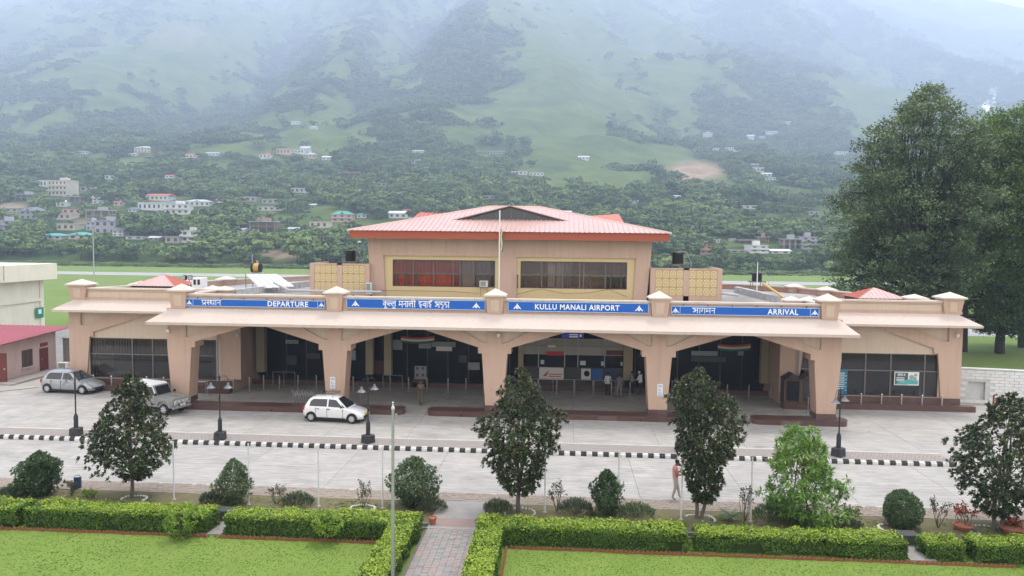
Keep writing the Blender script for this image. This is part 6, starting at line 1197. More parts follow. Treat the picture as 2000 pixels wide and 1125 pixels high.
def hatchback(name, label, loc, rz, L, W, H, paint, wr, silver=False, rack=False, platem=M_PLATEW):
    t = thing(name, label, 'car', loc, rz); w = W/2; f, r = L/2, -L/2; k = L/3.6
    belt = H*.60; sill = .20
    def hw(x):                              # body half width
        e = abs(x)/(L/2); return w*(1-.16*max(0, (e-.72)/.28)**2)
    def body_top(x):                        # belt / bonnet line
        P = [(r, .80*belt), (r+.06*k, belt*.98), (r+.5*k, belt*1.0), (.28*k, belt*.965), (.62*k, belt*.95), (1.2*k, belt*.85), (1.62*k, belt*.68), (f, belt*.50)]
        return float(np.interp(x, [p[0] for p in P], [p[1] for p in P]))
    def bottom(x): return float(np.interp(x, [r, r+.2, f-.25, f], [.34, sill, sill, .26]))
    xs_ = sorted(set(list(np.linspace(r, f, 30))+[r+.03, f-.03])); secs = []
    for x in xs_:
        b_, tp, y = bottom(x), body_top(x), hw(x); pin = 1.0
        if x < r+.02 or x > f-.02: y *= .93
        secs.append((x, [(0, b_), (y*.82, b_), (y*.97, b_+.10), (y, b_+(tp-b_)*.45), (y*.985, b_+(tp-b_)*.75), (y*.95, tp-.03), (y*.88, tp), (0, tp+.02)]))
    q = MB(); loft(q, secs); q.build('body', paint, t, smooth=True)
    # greenhouse
    cab = [(r+.10*k, belt*.97, .05), (r+.33*k, H*.90, 1), (r+.6*k, H*.985, 1), (-.35*k, H, 1), (.05*k, H*.985, 1), (.22*k, H*.955, 1), (.92*k, belt*.93, .05)]
    def roof_z(x): return float(np.interp(x, [c[0] for c in cab], [c[1] for c in cab]))
    secs = []
    for x in np.linspace(cab[0][0], cab[-1][0], 26):
        z1 = roof_z(x); z0 = body_top(x)-.05; yb = hw(x)*.93; h = max(z1-z0, .02); tum = .16*W*(h/(H-belt))**1.0; yt = yb-tum
        secs.append((x, [(0, z0), (yb, z0), (yb-tum*.5, z0+h*.5), (yb-tum*.88, z0+h*.86), (yt-.07, z1-.012), (0, z1)]))
    q = MB(); loft(q, secs); q.build('cabin', paint, t, smooth=True)
    def gy(x, z):
        z0 = body_top(x)-.05; h = max(roof_z(x)-z0, .02); yb = hw(x)*.93; tum = .16*W*(h/(H-belt)); return yb-tum*np.clip((z-z0)/h, 0, 1)*1.02
    bz = belt+.03; tz = H*.90
    for pts in ([(r+.42*k, bz), (-.33*k, bz), (-.35*k, tz), (r+.62*k, tz-.02), (r+.46*k, tz-.15)], [(-.24*k, bz), (.62*k, bz-.02), (.18*k, tz-.03), (-.26*k, tz)], [(.64*k, bz-.02), (.76*k, bz-.02), (.5*k, tz-.22*k)]):
        for s in (1, -1): q = MB(); q.add([(x, s*(gy(x, z)+.012), z) for x, z in pts], [tuple(range(len(pts)))]); q.build('side_window', M_CARGLASS, t)
    def scr(x0, z0, x1, z1, sh, nm):
        q = MB(); y0, y1 = gy(x0, z0)*sh, gy(x1, z1)*sh*.93; dx, dz = (z1-z0), -(x1-x0); L_ = math.hypot(dx, dz); dx, dz = dx/L_*.012, dz/L_*.012
        if nm == 'rear_window': dx, dz = -dx, -dz
        dz = abs(dz); dx = abs(dx)*(1 if nm == 'windscreen' else -1); q.quad((x0+dx, -y0, z0+dz), (x0+dx, y0, z0+dz), (x1+dx, y1, z1+dz), (x1+dx, -y1, z1+dz)); q.build(nm, M_CARGLASS, t)
    scr(.86*k, roof_z(.86*k), .27*k, roof_z(.27*k), .93, 'windscreen'); scr(r+.15*k, roof_z(r+.15*k), r+.32*k, roof_z(r+.32*k), .9, 'rear_window')
    # doors shut lines, handles, side strip
    for s in (1, -1):
        for x in (-.29*k, .66*k, -.98*k): MB().box(x-.008, s*(hw(x)-.03), sill+.1, x+.008, s*(hw(x)+.0035), body_top(x)-.02).build('door_gap', M_TRIM, t)
        for x in (-.12*k-.05, -.82*k): q = MB(); q.box(x-.09, s*(hw(x)*.99-.02), belt*.86, x+.06, s*(hw(x)*.99+.018), belt*.90); q.build('door_handle', M_TRIM if not silver else paint, t)
        q = MB(); q.box(-.95*k, s*(hw(0)-.03), sill-.005, .8*k, s*(hw(0)*.985), sill+.09); q.build('sill', M_TRIM, t)
        q = MB(); q.cbox((.60*k, s*(hw(.6)+.07), bz+.03), (.10, .15, .11)); q.build('mirror', M_TRIM if not silver else paint, t, bevel=.02)
        q = MB(); x = f-.27*k; q.add([(x-.18, s*(hw(x-.18)*.985+.004), body_top(x-.18)-.10), (f-.10, s*(hw(f-.1)*.95+.004), body_top(f-.1)-.04), (f-.02, s*(hw(f)*.66), body_top(f)-.03), (f+.004, s*(hw(f)*.62), body_top(f)-.18), (f-.06, s*(hw(f-.06)*.93+.006), body_top(f-.1)-.24), (x-.10, s*(hw(x-.1)*.985+.006), body_top(x-.1)-.22)], [(0, 1, 2, 3, 4, 5)]); q.build('headlight', M_HEADL, t)
        q = MB(); q.box(r-.012, s*(hw(r)*.93-.14), belt*.74, r+.14, s*(hw(r+.1)*.985+.004), belt*1.0); q.build('tail_light', M_TAIL, t, bevel=.02)
        q = MB(); q.lathe([(.075, f-.14), (.07, f-.03)], (0, s*hw(f)*.72, .42), 12, 'x'); q.build('fog_lamp', M_TRIM, t)
    q = MB(); q.box(f-.05, -w*.42, body_top(f)-.22, f+.012, w*.42, body_top(f)-.07); q.build('grille', M_TRIM, t, bevel=.01)
    q = MB(); q.box(f-.04, -w*.55, .30, f+.008, w*.55, .42); q.build('lower_intake', M_TRIM, t)
    q = MB(); q.box(f-.02, -.24, .44, f+.022, .24, .55); q.build('number_plate', platem, t)
    q = MB(); q.box(r-.02, -.24, .55, r+.03, .24, .66); q.build('number_plate', platem, t)
    wx = (-L*.345, L*.335)
    for x in wx:
        for s in (1, -1):
            q = MB(); n = 14; P = [(x+(wr+.055)*math.cos(a), wr+(wr+.055)*math.sin(a)) for a in np.linspace(-.25, math.pi+.25, n)]; q.prism(P, s*(hw(x)-.22), s*(hw(x)+.004)); q.build('wheel_arch', M_TRIM, t)
            wheel(t, x, s*(hw(x)-.055), wr, .18, M_RIM)
    if rack:
        rk = MB(); z = H+.12; x0, x1 = r+.65*k, .05*k
        for s in (1, -1): rk.tube([(x0, s*.46, z), (x1, s*.46, z)], .012, 6); [rk.tube([(x, s*.46, z), (x, s*.55, H-.06)], .012, 5) for x in (x0+.08, x1-.08)]; rk.tube([(x0, s*.46, z+.07), (x1, s*.46, z+.07)], .009, 5)
        for x in np.linspace(x0, x1, 7): rk.tube([(x, -.46, z), (x, .46, z)], .016, 5)
        for x in (x0, x1): rk.tube([(x, -.46, z+.07), (x, .46, z+.07)], .009, 5); [rk.tube([(x, s*.46, z), (x, s*.46, z+.07)], .009, 5) for s in (1, -1)]
        rk.build('roof_rack', M_TRIM, t)
    q = MB(); q.box(r+.1, -w*.8, .12, f-.15, w*.8, .3); q.build('underbody', M_TRIM, t)
    return t
M_CWHITE = mat('car_white', (0.70, 0.70, 0.69), 0.25, spec=.5, coat=.5); M_CSILV = mat('car_silver', (0.34, 0.345, 0.35), 0.3, metal=.4, spec=.5, coat=.4)
p = (G(608, 825)+G(687, 828))/2; p[0] += .06
hatchback('white_hatchback', 'white hatchback with roof rack and yellow plate parked before the second column', (p[0], p[1]+.85, .008), -.10, 3.75, 1.55, 1.50, M_CWHITE, .285, rack=True, platem=M_PLATEY)
p = (G(91, 769)+G(160, 770))/2
hatchback('silver_hatchback', 'silver hatchback parked at the far left corner of the terminal', (p[0]+.1, p[1]+.9, .008), -.10, 4.0, 1.72, 1.56, M_CSILV, .31, silver=True)
# jeep-like vehicle behind the left magnolia
def jeep():
    p = G(300, 812); t = thing('off_road_jeep', 'grey off-road jeep with white soft top behind the left magnolia', 'jeep', (p[0]-.35, p[1]+1.15, .008), -.30); P_ = mat('jeep_grey', (0.25, 0.245, 0.23), 0.45, 0.3, 3, spec=.5); T_ = mat('jeep_soft_top', (0.74, 0.73, 0.71), 0.7, 0.2, 5)
    q = MB(); q.prism([(-1.9, .45), (1.75, .45), (1.85, .62), (1.85, .98), (.55, 1.07), (.5, 1.12), (-1.9, 1.12)], -.68, .68); q.build('body', P_, t, bevel=.04)
    q = MB(); q.prism([(.62, 1.07), (1.84, .99), (1.84, 1.02), (.6, 1.12)], -.62, .62); q.box(.75, -.16, 1.08, 1.75, -.12, 1.12); q.box(.75, .12, 1.08, 1.75, .16, 1.12); q.build('bonnet', P_, t)
    q = MB(); q.prism([(-1.88, 1.12), (.5, 1.12), (.22, 1.72), (.1, 1.82), (-1.80, 1.84), (-1.86, 1.75)], -.63, .63); q.build('soft_top', T_, t, bevel=.05)
    q = MB(); q.prism([(.52, 1.12), (.58, 1.12), (.28, 1.74), (.22, 1.74)], -.60, .60); q.build('windscreen_frame', P_, t); q = MB(); q.quad((.575, -.53, 1.18), (.575, .53, 1.18), (.325, .53, 1.68), (.325, -.53, 1.68)); q.build('windscreen', M_CARGLASS, t)
    for s in (1, -1):
        q = MB(); y = s*.638; q.add([(-.35, y, 1.16), (.42, y, 1.16), (.2, y, 1.66), (-.35, y, 1.66)], [(0, 1, 2, 3)]); q.build('side_window', M_CARGLASS, t); q = MB(); q.add([(-1.6, y, 1.2), (-.5, y, 1.2), (-.5, y, 1.62), (-1.6, y, 1.62)], [(0, 1, 2, 3)]); q.build('side_window', M_CARGLASS, t)
        for x in (-1.15, 1.2):
            q = MB(); pts = [(x-.55, .60), (x-.42, .84), (x-.2, .95), (x+.25, .95), (x+.45, .84), (x+.58, .6)]; q.prism(pts+[(x+.5, .58), (x+.38, .78), (x+.2, .87), (x-.18, .87), (x-.36, .78), (x-.48, .58)], s*.60, s*.80); q.build('mudguard', P_, t)
            wheel(t, x, s*.64, .35, .2, M_RIM)
        q = MB(); q.lathe([(.12, 1.84), (.12, 1.875), (.1, 1.885)], (0, s*.42, .80), 14, 'x'); q.build('headlight', M_HEADL, t); q = MB(); q.cbox((.62, s*.76, 1.25), (.05, .18, .14)); q.build('mirror', M_TRIM, t); q = MB(); q.box(-1.92, s*.5-.07, .7, -1.89, s*.5+.07, .9); q.build('tail_light', M_TAIL, t); [MB().box(xx, s*.682, .58, xx+.02, s*.684, 1.1).build('door_gap', M_TRIM, t) for xx in (-.42, .48)]; q = MB(); q.box(-.3, s*.68, .98, -.15, s*.705, 1.02); q.build('door_handle', M_TRIM, t)
    for k in range(6): q = MB(); y = -.25+.1*k; q.box(1.845, y-.02, .68, 1.875, y+.02, .93); q.build('grille_slot', M_TRIM, t)
    q = MB(); q.box(1.85, -.72, .42, 2.0, .72, .55); q.build('front_bumper', P_, t, bevel=.02); q = MB()
    for y in (-.45, -.15, .15, .45): q.tube([(2.0, y, .5), (2.02, y, .95)], .02, 6)
    q.tube([(1.98, -.62, .62), (2.02, -.6, .95), (2.02, .6, .95), (1.98, .62, .62)], .022, 6); q.tube([(2.02, -.6, .74), (2.02, .6, .74)], .018, 6); q.build('bull_bar', mat('bull_bar', (0.6, 0.6, 0.58), 0.4, metal=.5), t)
    for y in (-.3, 0, .3): q = MB(); q.lathe([(.075, 2.0), (.075, 2.06)], (0, y, .86), 10, 'x'); q.build('spot_lamp', M_HEADL, t)
    q = MB(); q.box(2.03, -.22, .58, 2.045, .22, .69); q.build('number_plate', M_PLATEW, t)
    q = MB(); q.lathe([(.33, -2.08), (.34, -1.98), (.3, -1.92)], (0, .1, .95), 20, 'x'); q.build('spare_wheel', M_TYRE, t); q = MB(); q.box(-1.8, -.5, .3, 1.7, .5, .5); q.build('chassis', M_TRIM, t)
jeep()
# yellow-green airfield fire tender parked far left
p = VX(92, 632, -58.5); t = thing('fire_tender', 'yellow-green airfield fire truck parked beyond the left buildings', 'fire truck', (-56.5, 92, 0), .45); M_FT = mat('tender_yellow', (0.48, 0.62, 0.03), 0.4, 0.2, 2); M_FT2 = mat('tender_grey', (0.25, 0.25, 0.26), 0.5)
q = MB(); q.box(-3.6, -1.25, 1.25, 1.6, 1.25, 3.0); q.build('body', M_FT, t, bevel=.06); q = MB(); q.prism([(1.7, 1.1), (3.7, 1.1), (3.7, 1.9), (3.4, 3.1), (1.7, 3.1)], -1.25, 1.25); q.build('cab', M_FT, t, bevel=.06)
q = MB(); q.quad((3.62, -1.1, 2.05), (3.62, 1.1, 2.05), (3.44, 1.1, 2.95), (3.44, -1.1, 2.95)); q.build('windscreen', M_CARGLASS, t)
for s in (1, -1):
    q = MB(); q.add([(2.0, s*1.256, 2.0), (3.3, s*1.256, 2.0), (3.2, s*1.256, 2.85), (2.0, s*1.256, 2.85)], [(0, 1, 2, 3)]); q.build('side_window', M_CARGLASS, t)
    for k in range(3): q = MB(); x = -3.3+1.6*k; q.box(x, s*1.25, 1.5, x+1.4, s*1.262, 2.7); q.build('locker_shutter', mat('shutter_yellow', (0.38, 0.5, 0.05), .5), t)
    q = MB(); q.box(-3.6, s*1.26, 2.78, 1.6, s*1.27, 2.9); q.build('stripe', M_WHITE, t)
    for x in (-2.6, -1.2, 2.6): wheel(t, x, s*1.05, .6, .4, M_RIM)
q = MB(); q.box(-3.7, -1.1, .6, 3.6, 1.1, 1.2); q.build('chassis', M_TRIM, t); q = MB(); q.box(-3.4, -1.0, 3.0, 1.4, 1.0, 3.12); q.tube([(-2.5, 0, 3.15), (-.5, .0, 3.5), (1.2, 0, 3.45)], .12, 8); q.box(-3.2, -.9, 3.12, -1.8, -.3, 3.4); q.box(2.2, -.8, 3.1, 2.5, .8, 3.3); q.build('roof_gear', M_TRIM, t)
# ================================================================== PEOPLE
M_SKIN = mat('skin_brown', (0.23, 0.115, 0.07), 0.6); M_HAIR = mat('hair_black', (0.012, 0.010, 0.010), 0.6)
def person(label, loc, rz, J, cols, height=1.70, hair=True, name='person', sleeves='long', group=None, extra=None, camo=None):
    """one skinned body from a posed joint list; J overrides joints (metres, facing +x, z up, for a 1.70 m figure)"""
    D = dict(pelvis=(0, 0, .93), waist=(0, 0, 1.08), chest=(.01, 0, 1.30), neck=(.0, 0, 1.45), chin=(.03, 0, 1.53), skull=(.025, 0, 1.64),
             shL=(0, .17, 1.39), elL=(0, .23, 1.12), wrL=(.06, .23, .88), haL=(.08, .23, .80), shR=(0, -.17, 1.39), elR=(0, -.23, 1.12), wrR=(.06, -.23, .88), haR=(.08, -.23, .80),
             hipL=(0, .09, .90), knL=(.02, .10, .50), anL=(0, .10, .09), toL=(.16, .12, .03), hipR=(0, -.09, .90), knR=(.02, -.10, .50), anR=(0, -.10, .09), toR=(.16, -.12, .03)); D.update(J); XT = {k: D.pop(k) for k in ('look', 'fspreadL', 'fspreadR') if k in D}
    R = dict(pelvis=(.15, .12), waist=(.14, .105), chest=(.165, .115), neck=(.06, .06), chin=(.07, .075), skull=(.085, .10), shL=(.075, .075), elL=(.05, .05), wrL=(.034, .034), haL=(.042, .026), shR=(.075, .075), elR=(.05, .05), wrR=(.034, .034), haR=(.042, .026), hipL=(.10, .10), knL=(.066, .066), anL=(.045, .045), toL=(.04, .03), hipR=(.10, .10), knR=(.066, .066), anR=(.045, .045), toR=(.04, .03))
    ed = [('pelvis', 'waist'), ('waist', 'chest'), ('chest', 'neck'), ('neck', 'chin'), ('chin', 'skull'), ('chest', 'shL'), ('shL', 'elL'), ('elL', 'wrL'), ('wrL', 'haL'), ('chest', 'shR'), ('shR', 'elR'), ('elR', 'wrR'), ('wrR', 'haR'), ('pelvis', 'hipL'), ('hipL', 'knL'), ('knL', 'anL'), ('anL', 'toL'), ('pelvis', 'hipR'), ('hipR', 'knR'), ('knR', 'anR'), ('anR', 'toR')]
    ks = list(D); me = bpy.data.meshes.new('body'); me.from_pydata([D[k] for k in ks], [(ks.index(a), ks.index(c)) for a, c in ed], []); o = bpy.data.objects.new('body', me); COL.objects.link(o)
    sk = o.modifiers.new('skin', 'SKIN'); sk.use_smooth_shade = True; ss = o.modifiers.new('sub', 'SUBSURF'); ss.levels = 2; ss.render_levels = 2
    for k, d in zip(ks, me.skin_vertices[0].data): d.radius = tuple(1.1*x for x in R[k]); d.use_root = (k == 'pelvis')
    bpy.context.view_layer.update(); bm_ = bpy.data.meshes.new_from_object(o.evaluated_get(bpy.context.evaluated_depsgraph_get())); bpy.data.objects.remove(o)
    s = height/1.72; t = thing(name, label, 'person', loc, rz, group); t.scale = (s, s, s)
    mats = [M_SKIN, cols['top'], cols['legs'], cols['shoes']]
    for m in mats: bm_.materials.append(m)
    seg = {('pelvis', 'waist'): 1, ('waist', 'chest'): 1, ('chest', 'neck'): 1, ('neck', 'chin'): 0, ('chin', 'skull'): 0, ('chest', 'shL'): 1, ('chest', 'shR'): 1, ('shL', 'elL'): 1, ('shR', 'elR'): 1, ('elL', 'wrL'): 1 if sleeves == 'long' else 0, ('elR', 'wrR'): 1 if sleeves == 'long' else 0, ('wrL', 'haL'): 0, ('wrR', 'haR'): 0, ('pelvis', 'hipL'): 2, ('pelvis', 'hipR'): 2, ('hipL', 'knL'): 2, ('hipR', 'knR'): 2, ('knL', 'anL'): 2, ('knR', 'anR'): 2, ('anL', 'toL'): 3, ('anR', 'toR'): 3}
    A = np.array([D[a] for a, c in seg]); B = np.array([D[c] for a, c in seg]); I = list(seg.values()); AB = B-A; pw = bm_.polygons; mi = []
    for pl in pw:
        c = np.array(pl.center); tt = np.clip(((c-A)*AB).sum(1)/(AB*AB).sum(1), 0, 1); dd = np.linalg.norm(A+AB*tt[:, None]-c, axis=1); k = I[int(np.argmin(dd))]
        if k == 2 and c[2] > D['pelvis'][2]+cols.get('hem', .02): k = 1
        if k == 1 and c[2] < D['pelvis'][2]+cols.get('hem', .02) and abs(c[1]) < .18 and c[2] < D['waist'][2]: k = 2 if c[2] < D['pelvis'][2]+cols.get('hem', .02) else 1
        if c[2] < .10: k = 3
        mi.append(k)
    pw.foreach_set('material_index', mi); pw.foreach_set('use_smooth', [True]*len(pw))
    # face and fingers joined into the same body mesh
    bmx = bmesh.new(); bmx.from_mesh(bm_)
    def addb(qq, slot):
        tmp = qq.mesh('tmp', M_SKIN); n0 = len(bmx.faces); bmx.from_mesh(tmp); bmx.faces.ensure_lookup_table()
        for fc in bmx.faces[n0:]: fc.material_index = slot
        bpy.data.meshes.remove(tmp)
    sc = np.array(D['skull']); ch = np.array(D['chin']); up = unit(sc-ch); fw = unit(np.array(XT.get('look', (1, 0, -.1)), float)); sd = np.cross(up, fw); mid = (sc+ch)/2
    q = MB(); q.tube([tuple(mid+fw*.075+up*.02), tuple(mid+fw*.108-up*.012), tuple(mid+fw*.09-up*.02)], [.008, .014, .01], 6)
    for s_ in (1, -1): q.tube([tuple(mid+sd*s_*.082+up*.025), tuple(mid+sd*s_*.096+up*.0), tuple(mid+sd*s_*.085-up*.03)], [.014, .018, .01], 6)
    addb(q, 0)
    for h in ('L', 'R'):
        w_, hd = np.array(D['wr'+h]), np.array(D['ha'+h]); ax = unit(hd-w_); s2 = np.array(XT.get('fspread'+h, (1, 0, 0.)), float); s2 = unit(s2-ax*np.dot(s2, ax)); cr = np.cross(ax, s2); q = MB()
        for k in range(4): b0 = hd+s2*(.03-.02*k)+ax*.01; L_ = (.062, .07, .066, .052)[k]; q.tube([tuple(b0), tuple(b0+ax*L_*.55+cr*.006), tuple(b0+ax*L_+cr*.022)], [.0095, .009, .007], 6)
        b0 = hd+s2*.032-ax*.025; q.tube([tuple(b0), tuple(b0+s2*.026+ax*.025+cr*.008), tuple(b0+s2*.03+ax*.055+cr*.014)], [.011, .010, .008], 6); addb(q, 0)
    bmx.to_mesh(bm_); bmx.free(); place('body', bm_, t)
    if hair:
        q = MB(); bmh = bmesh.new(); bmesh.ops.create_uvsphere(bmh, u_segments=14, v_segments=10, radius=1)
        M = Matrix(((fw[0], sd[0], up[0]), (fw[1], sd[1], up[1]), (fw[2], sd[2], up[2])))
        dl = [v for v in bmh.verts if v.co.z < -.25 and v.co.x > -.15 or (v.co.x > .55 and v.co.z < .35)]; bmesh.ops.delete(bmh, geom=dl, context='VERTS')
        for v in bmh.verts: v.co = Vector(sc-up*.012-fw*.008)+M@Vector((v.co.x*.112, v.co.y*.097, v.co.z*.105))
        hm = bpy.data.meshes.new('hair'); bmh.to_mesh(hm); bmh.free(); hm.materials.append(cols.get('hair', M_HAIR)); hm.polygons.foreach_set('use_smooth', [True]*len(hm.polygons)); ho = place('hair', hm, t); so = ho.modifiers.new('thick', 'SOLIDIFY'); so.thickness = .012; so.offset = 0
    if extra: extra(t)
    return t
fabric = lambda n, c, v=.3, c2=None, s=7: mat(n, c, 0.9, v, s, c2, .2, 40)
SHOE = mat('shoe_black', (0.02, 0.018, 0.018), 0.5)
p = G(1318, 975)
def child_extra(t): pass
person('person in pink shirt and beige trousers walking on the near road, carrying a small child', (p[0], p[1], .004), .12, dict(
    pelvis=(0, 0, .93), waist=(-.01, 0, 1.08), chest=(-.02, 0, 1.30), neck=(.02, 0, 1.45), chin=(.07, 0, 1.52), skull=(.09, 0, 1.62), look=(1, 0, -.45),
    shL=(-.01, .17, 1.38), elL=(.08, .24, 1.13), wrL=(.27, .10, 1.16), haL=(.33, .05, 1.18), shR=(-.01, -.17, 1.38), elR=(.06, -.24, 1.12), wrR=(.27, -.12, 1.10), haR=(.34, -.07, 1.12),
    hipL=(0, .09, .90), knL=(.14, .09, .50), anL=(.22, .08, .09), toL=(.37, .08, .05), hipR=(0, -.09, .90), knR=(-.02, -.09, .50), anR=(-.14, -.09, .10), toR=(.01, -.10, .03), fspreadL=(0, 0, 1), fspreadR=(0, 0, 1)),
    dict(top=fabric('shirt_pink', (0.52, 0.24, 0.20)), legs=fabric('trousers_beige', (0.46, 0.405, 0.34)), shoes=mat('shoe_grey', (0.35, 0.3, 0.27), .6), hem=.06), 1.72, sleeves='short')
person('small child in pale top carried in the arms of the man in pink', (p[0]+.24, p[1], .86), .2, dict(pelvis=(0, 0, .93), knL=(.16, .12, .72), anL=(.10, .14, .45), toL=(.2, .15, .40), knR=(.16, -.12, .72), anR=(.10, -.14, .45), toR=(.2, -.15, .4), elL=(.1, .2, 1.2), wrL=(.2, .12, 1.28), haL=(.24, .08, 1.3), elR=(.1, -.2, 1.2), wrR=(.2, -.12, 1.25), haR=(.24, -.08, 1.27), skull=(.025, 0, 1.68), look=(.8, -.5, -.1)),
    dict(top=fabric('child_top', (0.30, 0.34, 0.22)), legs=fabric('child_trousers', (0.16, 0.17, 0.2)), shoes=SHOE), .62)
p = G(822, 791)
CAMO = mat('camouflage', (0.17, 0.125, 0.085), 0.9, 1.0, 9, (0.07, 0.05, 0.04), obj=True, dirt=.8, dcol=(.26, .22, .17), dscale=6)
def rifle(t):
    q = MB(); q.tube([(.17, -.20, 1.02), (.20, .05, 1.12), (.20, .22, 1.18)], .02, 6); q.cbox((.18, -.08, 1.06), (.05, .22, .09), 0); q.cbox((.2, .0, 1.02), (.03, .05, .14)); q.build('rifle', mat('gun_metal', (0.03, 0.028, 0.025), .5), t)
person('guard in brown camouflage uniform walking out through the second arch', (p[0], p[1], .006), -1.65, dict(elL=(.06, .24, 1.14), wrL=(.20, .10, 1.10), haL=(.22, .06, 1.13), elR=(.05, -.24, 1.12), wrR=(.2, -.1, 1.03), haR=(.22, -.05, 1.05), knL=(.10, .10, .51), anL=(.16, .1, .1), toL=(.3, .12, .06), knR=(0, -.10, .5), anR=(-.12, -.1, .11), toR=(.02, -.12, .03), fspreadL=(0, 0, 1), fspreadR=(0, 0, 1)),
    dict(top=CAMO, legs=CAMO, shoes=SHOE, hem=.0, hair=mat('maroon_cap', (0.08, 0.02, 0.02), .9)), 1.68, extra=rifle)
pg = 'people at the ticket counters'
W_SH = fabric('shirt_white', (0.62, 0.63, 0.62)); G_SH = fabric('suit_grey', (0.17, 0.165, 0.19)); D_TR = fabric('trousers_dark', (0.03, 0.028, 0.032)); G_TR = fabric('trousers_grey', (0.20, 0.19, 0.205))
p = G(1187, 773); person('person in white shirt standing by the counter rail, left of the stout one in grey', (p[0], p[1], .006), 1.3, dict(elR=(.1, -.2, 1.12), wrR=(.26, -.14, 1.1), haR=(.33, -.12, 1.1)), dict(top=W_SH, legs=D_TR, shoes=SHOE, hem=-.06), 1.68, group=pg)
p = G(1209, 777); person('stout person in grey seen from behind at the counter rail', (p[0], p[1], .006), 1.65, dict(anL=(0, .16, .09), toL=(.15, .2, .03), anR=(0, -.14, .09), toR=(.15, -.17, .03), knL=(.02, .13, .5), knR=(.02, -.12, .5)), dict(top=G_SH, legs=G_TR, shoes=SHOE, hem=-.02), 1.72, group=pg)
p = V(1250, 765, 55.0); person('person in white shirt and white cap leaning at the right end of the counters', (p[0], 54.9, .006), 2.6, dict(chest=(.05, 0, 1.3), neck=(.08, 0, 1.44), chin=(.12, 0, 1.52), skull=(.13, 0, 1.62), elR=(.14, -.2, 1.13), wrR=(.3, -.1, 1.05), haR=(.36, -.08, 1.05), elL=(.14, .2, 1.13), wrL=(.3, .1, 1.05), haL=(.36, .08, 1.05)), dict(top=W_SH, legs=D_TR, shoes=SHOE, hem=-.02, hair=mat('cap_white', (0.6, 0.6, 0.6), .9)), 1.72, group=pg)
p = V(1234, 765, 55.4); person('person in grey shirt half hidden behind the right end of the counter rail', (p[0], 55.3, .006), -.4, dict(elR=(.14, -.2, 1.13), wrR=(.3, -.1, 1.1), haR=(.36, -.08, 1.1)), dict(top=fabric('shirt_grey', (0.3, 0.3, 0.32)), legs=D_TR, shoes=SHOE), 1.62, group=pg)
# ================================================================== ROOFTOP THINGS
M_TANK = mat('tank_black', (0.015, 0.015, 0.018), 0.45)
def tank(label, px, py, Y, r=.42, h=1.0, frame=.5):
    p = V(px, py, Y); t = thing('water_tank', label, 'water tank', (p[0], Y, p[2]), 0, 'black rooftop water tanks'); q = MB(); q.lathe([(r*.95, 0), (r, .05), (r*.97, h*.3), (r, h*.33), (r*.97, h*.62), (r, h*.65), (r*.98, h*.85), (r*.6, h*.96), (r*.3, h), (r*.3, h*1.06), (.02, h*1.07)], n=20); q.build('tank_body', M_TANK, t, smooth=True)
    q = MB(); z0 = 6.62-p[2]
    for x, y in ((-r, -r), (r, -r), (r, r), (-r, r)): q.tube([(x, y, z0), (x, y, 0)], .03, 5)
    q.box(-r-.2, -r-.1, -.09, r+.2, r+.1, -.001); q.build('stand', M_FRAMEG, t); q = MB(); q.tube([(r, 0, .1), (r+.35, 0, .1), (r+.35, 0, z0*.4)], .025, 6); q.tube([(r*.3, 0, h), (r+.2, 0, h*.9), (r+.55, -.1, .12), (r+.55, -.1, z0*.3)], .022, 6); q.build('pipe', M_PIPE, t); return t
tank('black water tank above the left screen wall beside the tower', 684.5, 510, 58.2, .40, .95); tank('black water tank above the right screen wall beside the tower', 1323.5, 515, 58.2, .42, .98); tank('dark water tank on a tall frame at the back of the right roof', 1478, 549, 66, .42, .8)
# solar water heater
t = thing_at('solar_heater', 'tilted solar water heater panels with orange tank on the left roof', 'solar heater', tuple(V(505, 560, 59))); ya, yb = 58.6, 60.6
bl, br, tl, tr = V(507, 562, ya), V(575, 558, ya), V(480, 535, yb), V(541, 535, yb)
for k in range(5):
    q = MB(); A = [bl+(br-bl)*(k+.08)/5, bl+(br-bl)*(k+.92)/5, tl+(tr-tl)*(k+.92)/5, tl+(tr-tl)*(k+.08)/5]; q.add([tuple(x) for x in A]+[tuple(x-np.array([0, .05, .07])) for x in A], [(0, 1, 2, 3), (0, 4, 5, 1), (1, 5, 6, 2), (2, 6, 7, 3), (3, 7, 4, 0), (7, 6, 5, 4)]); q.build('collector_panel', mat('collector_glass', (0.55, 0.55, 0.54), 0.15, 0.2, 1, spec=.6), t)
q = MB(); [q.tube([tuple(x), (x[0], x[1], 6.63)], .03, 5) for x in (tl, tr, (tl+tr)/2)]; q.build('legs', M_FRAMEG, t)
c = V(505, 523, 61.5); q = MB(); q.lathe([(.1, -.52), (.36, -.5), (.38, -.45), (.38, .12), (.4, .13)], tuple(c), 18, 'x'); q.build('tank_jacket', mat('tank_orange', (0.52, 0.30, 0.08), .6, .4, 3), t, smooth=True); q = MB(); q.lathe([(.4, -.54), (.41, -.5), (.41, -.36), (.39, -.35)], tuple(c), 18, 'x'); q.lathe([(.4, .10), (.41, .14), (.38, .2), (.1, .22)], tuple(c), 18, 'x'); q.build('tank_end', M_TANK, t, smooth=True)
q = MB(); [q.tube([(c[0]+x, c[1]+y, c[2]-.3), (c[0]+x, c[1]+y, 6.63)], .03, 5) for x in (-.35, .2) for y in (-.25, .25)]; q.box(c[0]-.6, c[1]-.35, c[2]-.45, c[0]+.45, c[1]+.35, c[2]-.39); q.tube([(c[0]-.1, c[1], c[2]+.35), (c[0]-.1, c[1], c[2]+.6)], .08, 8); q.build('tank_stand', M_PIPE, t)
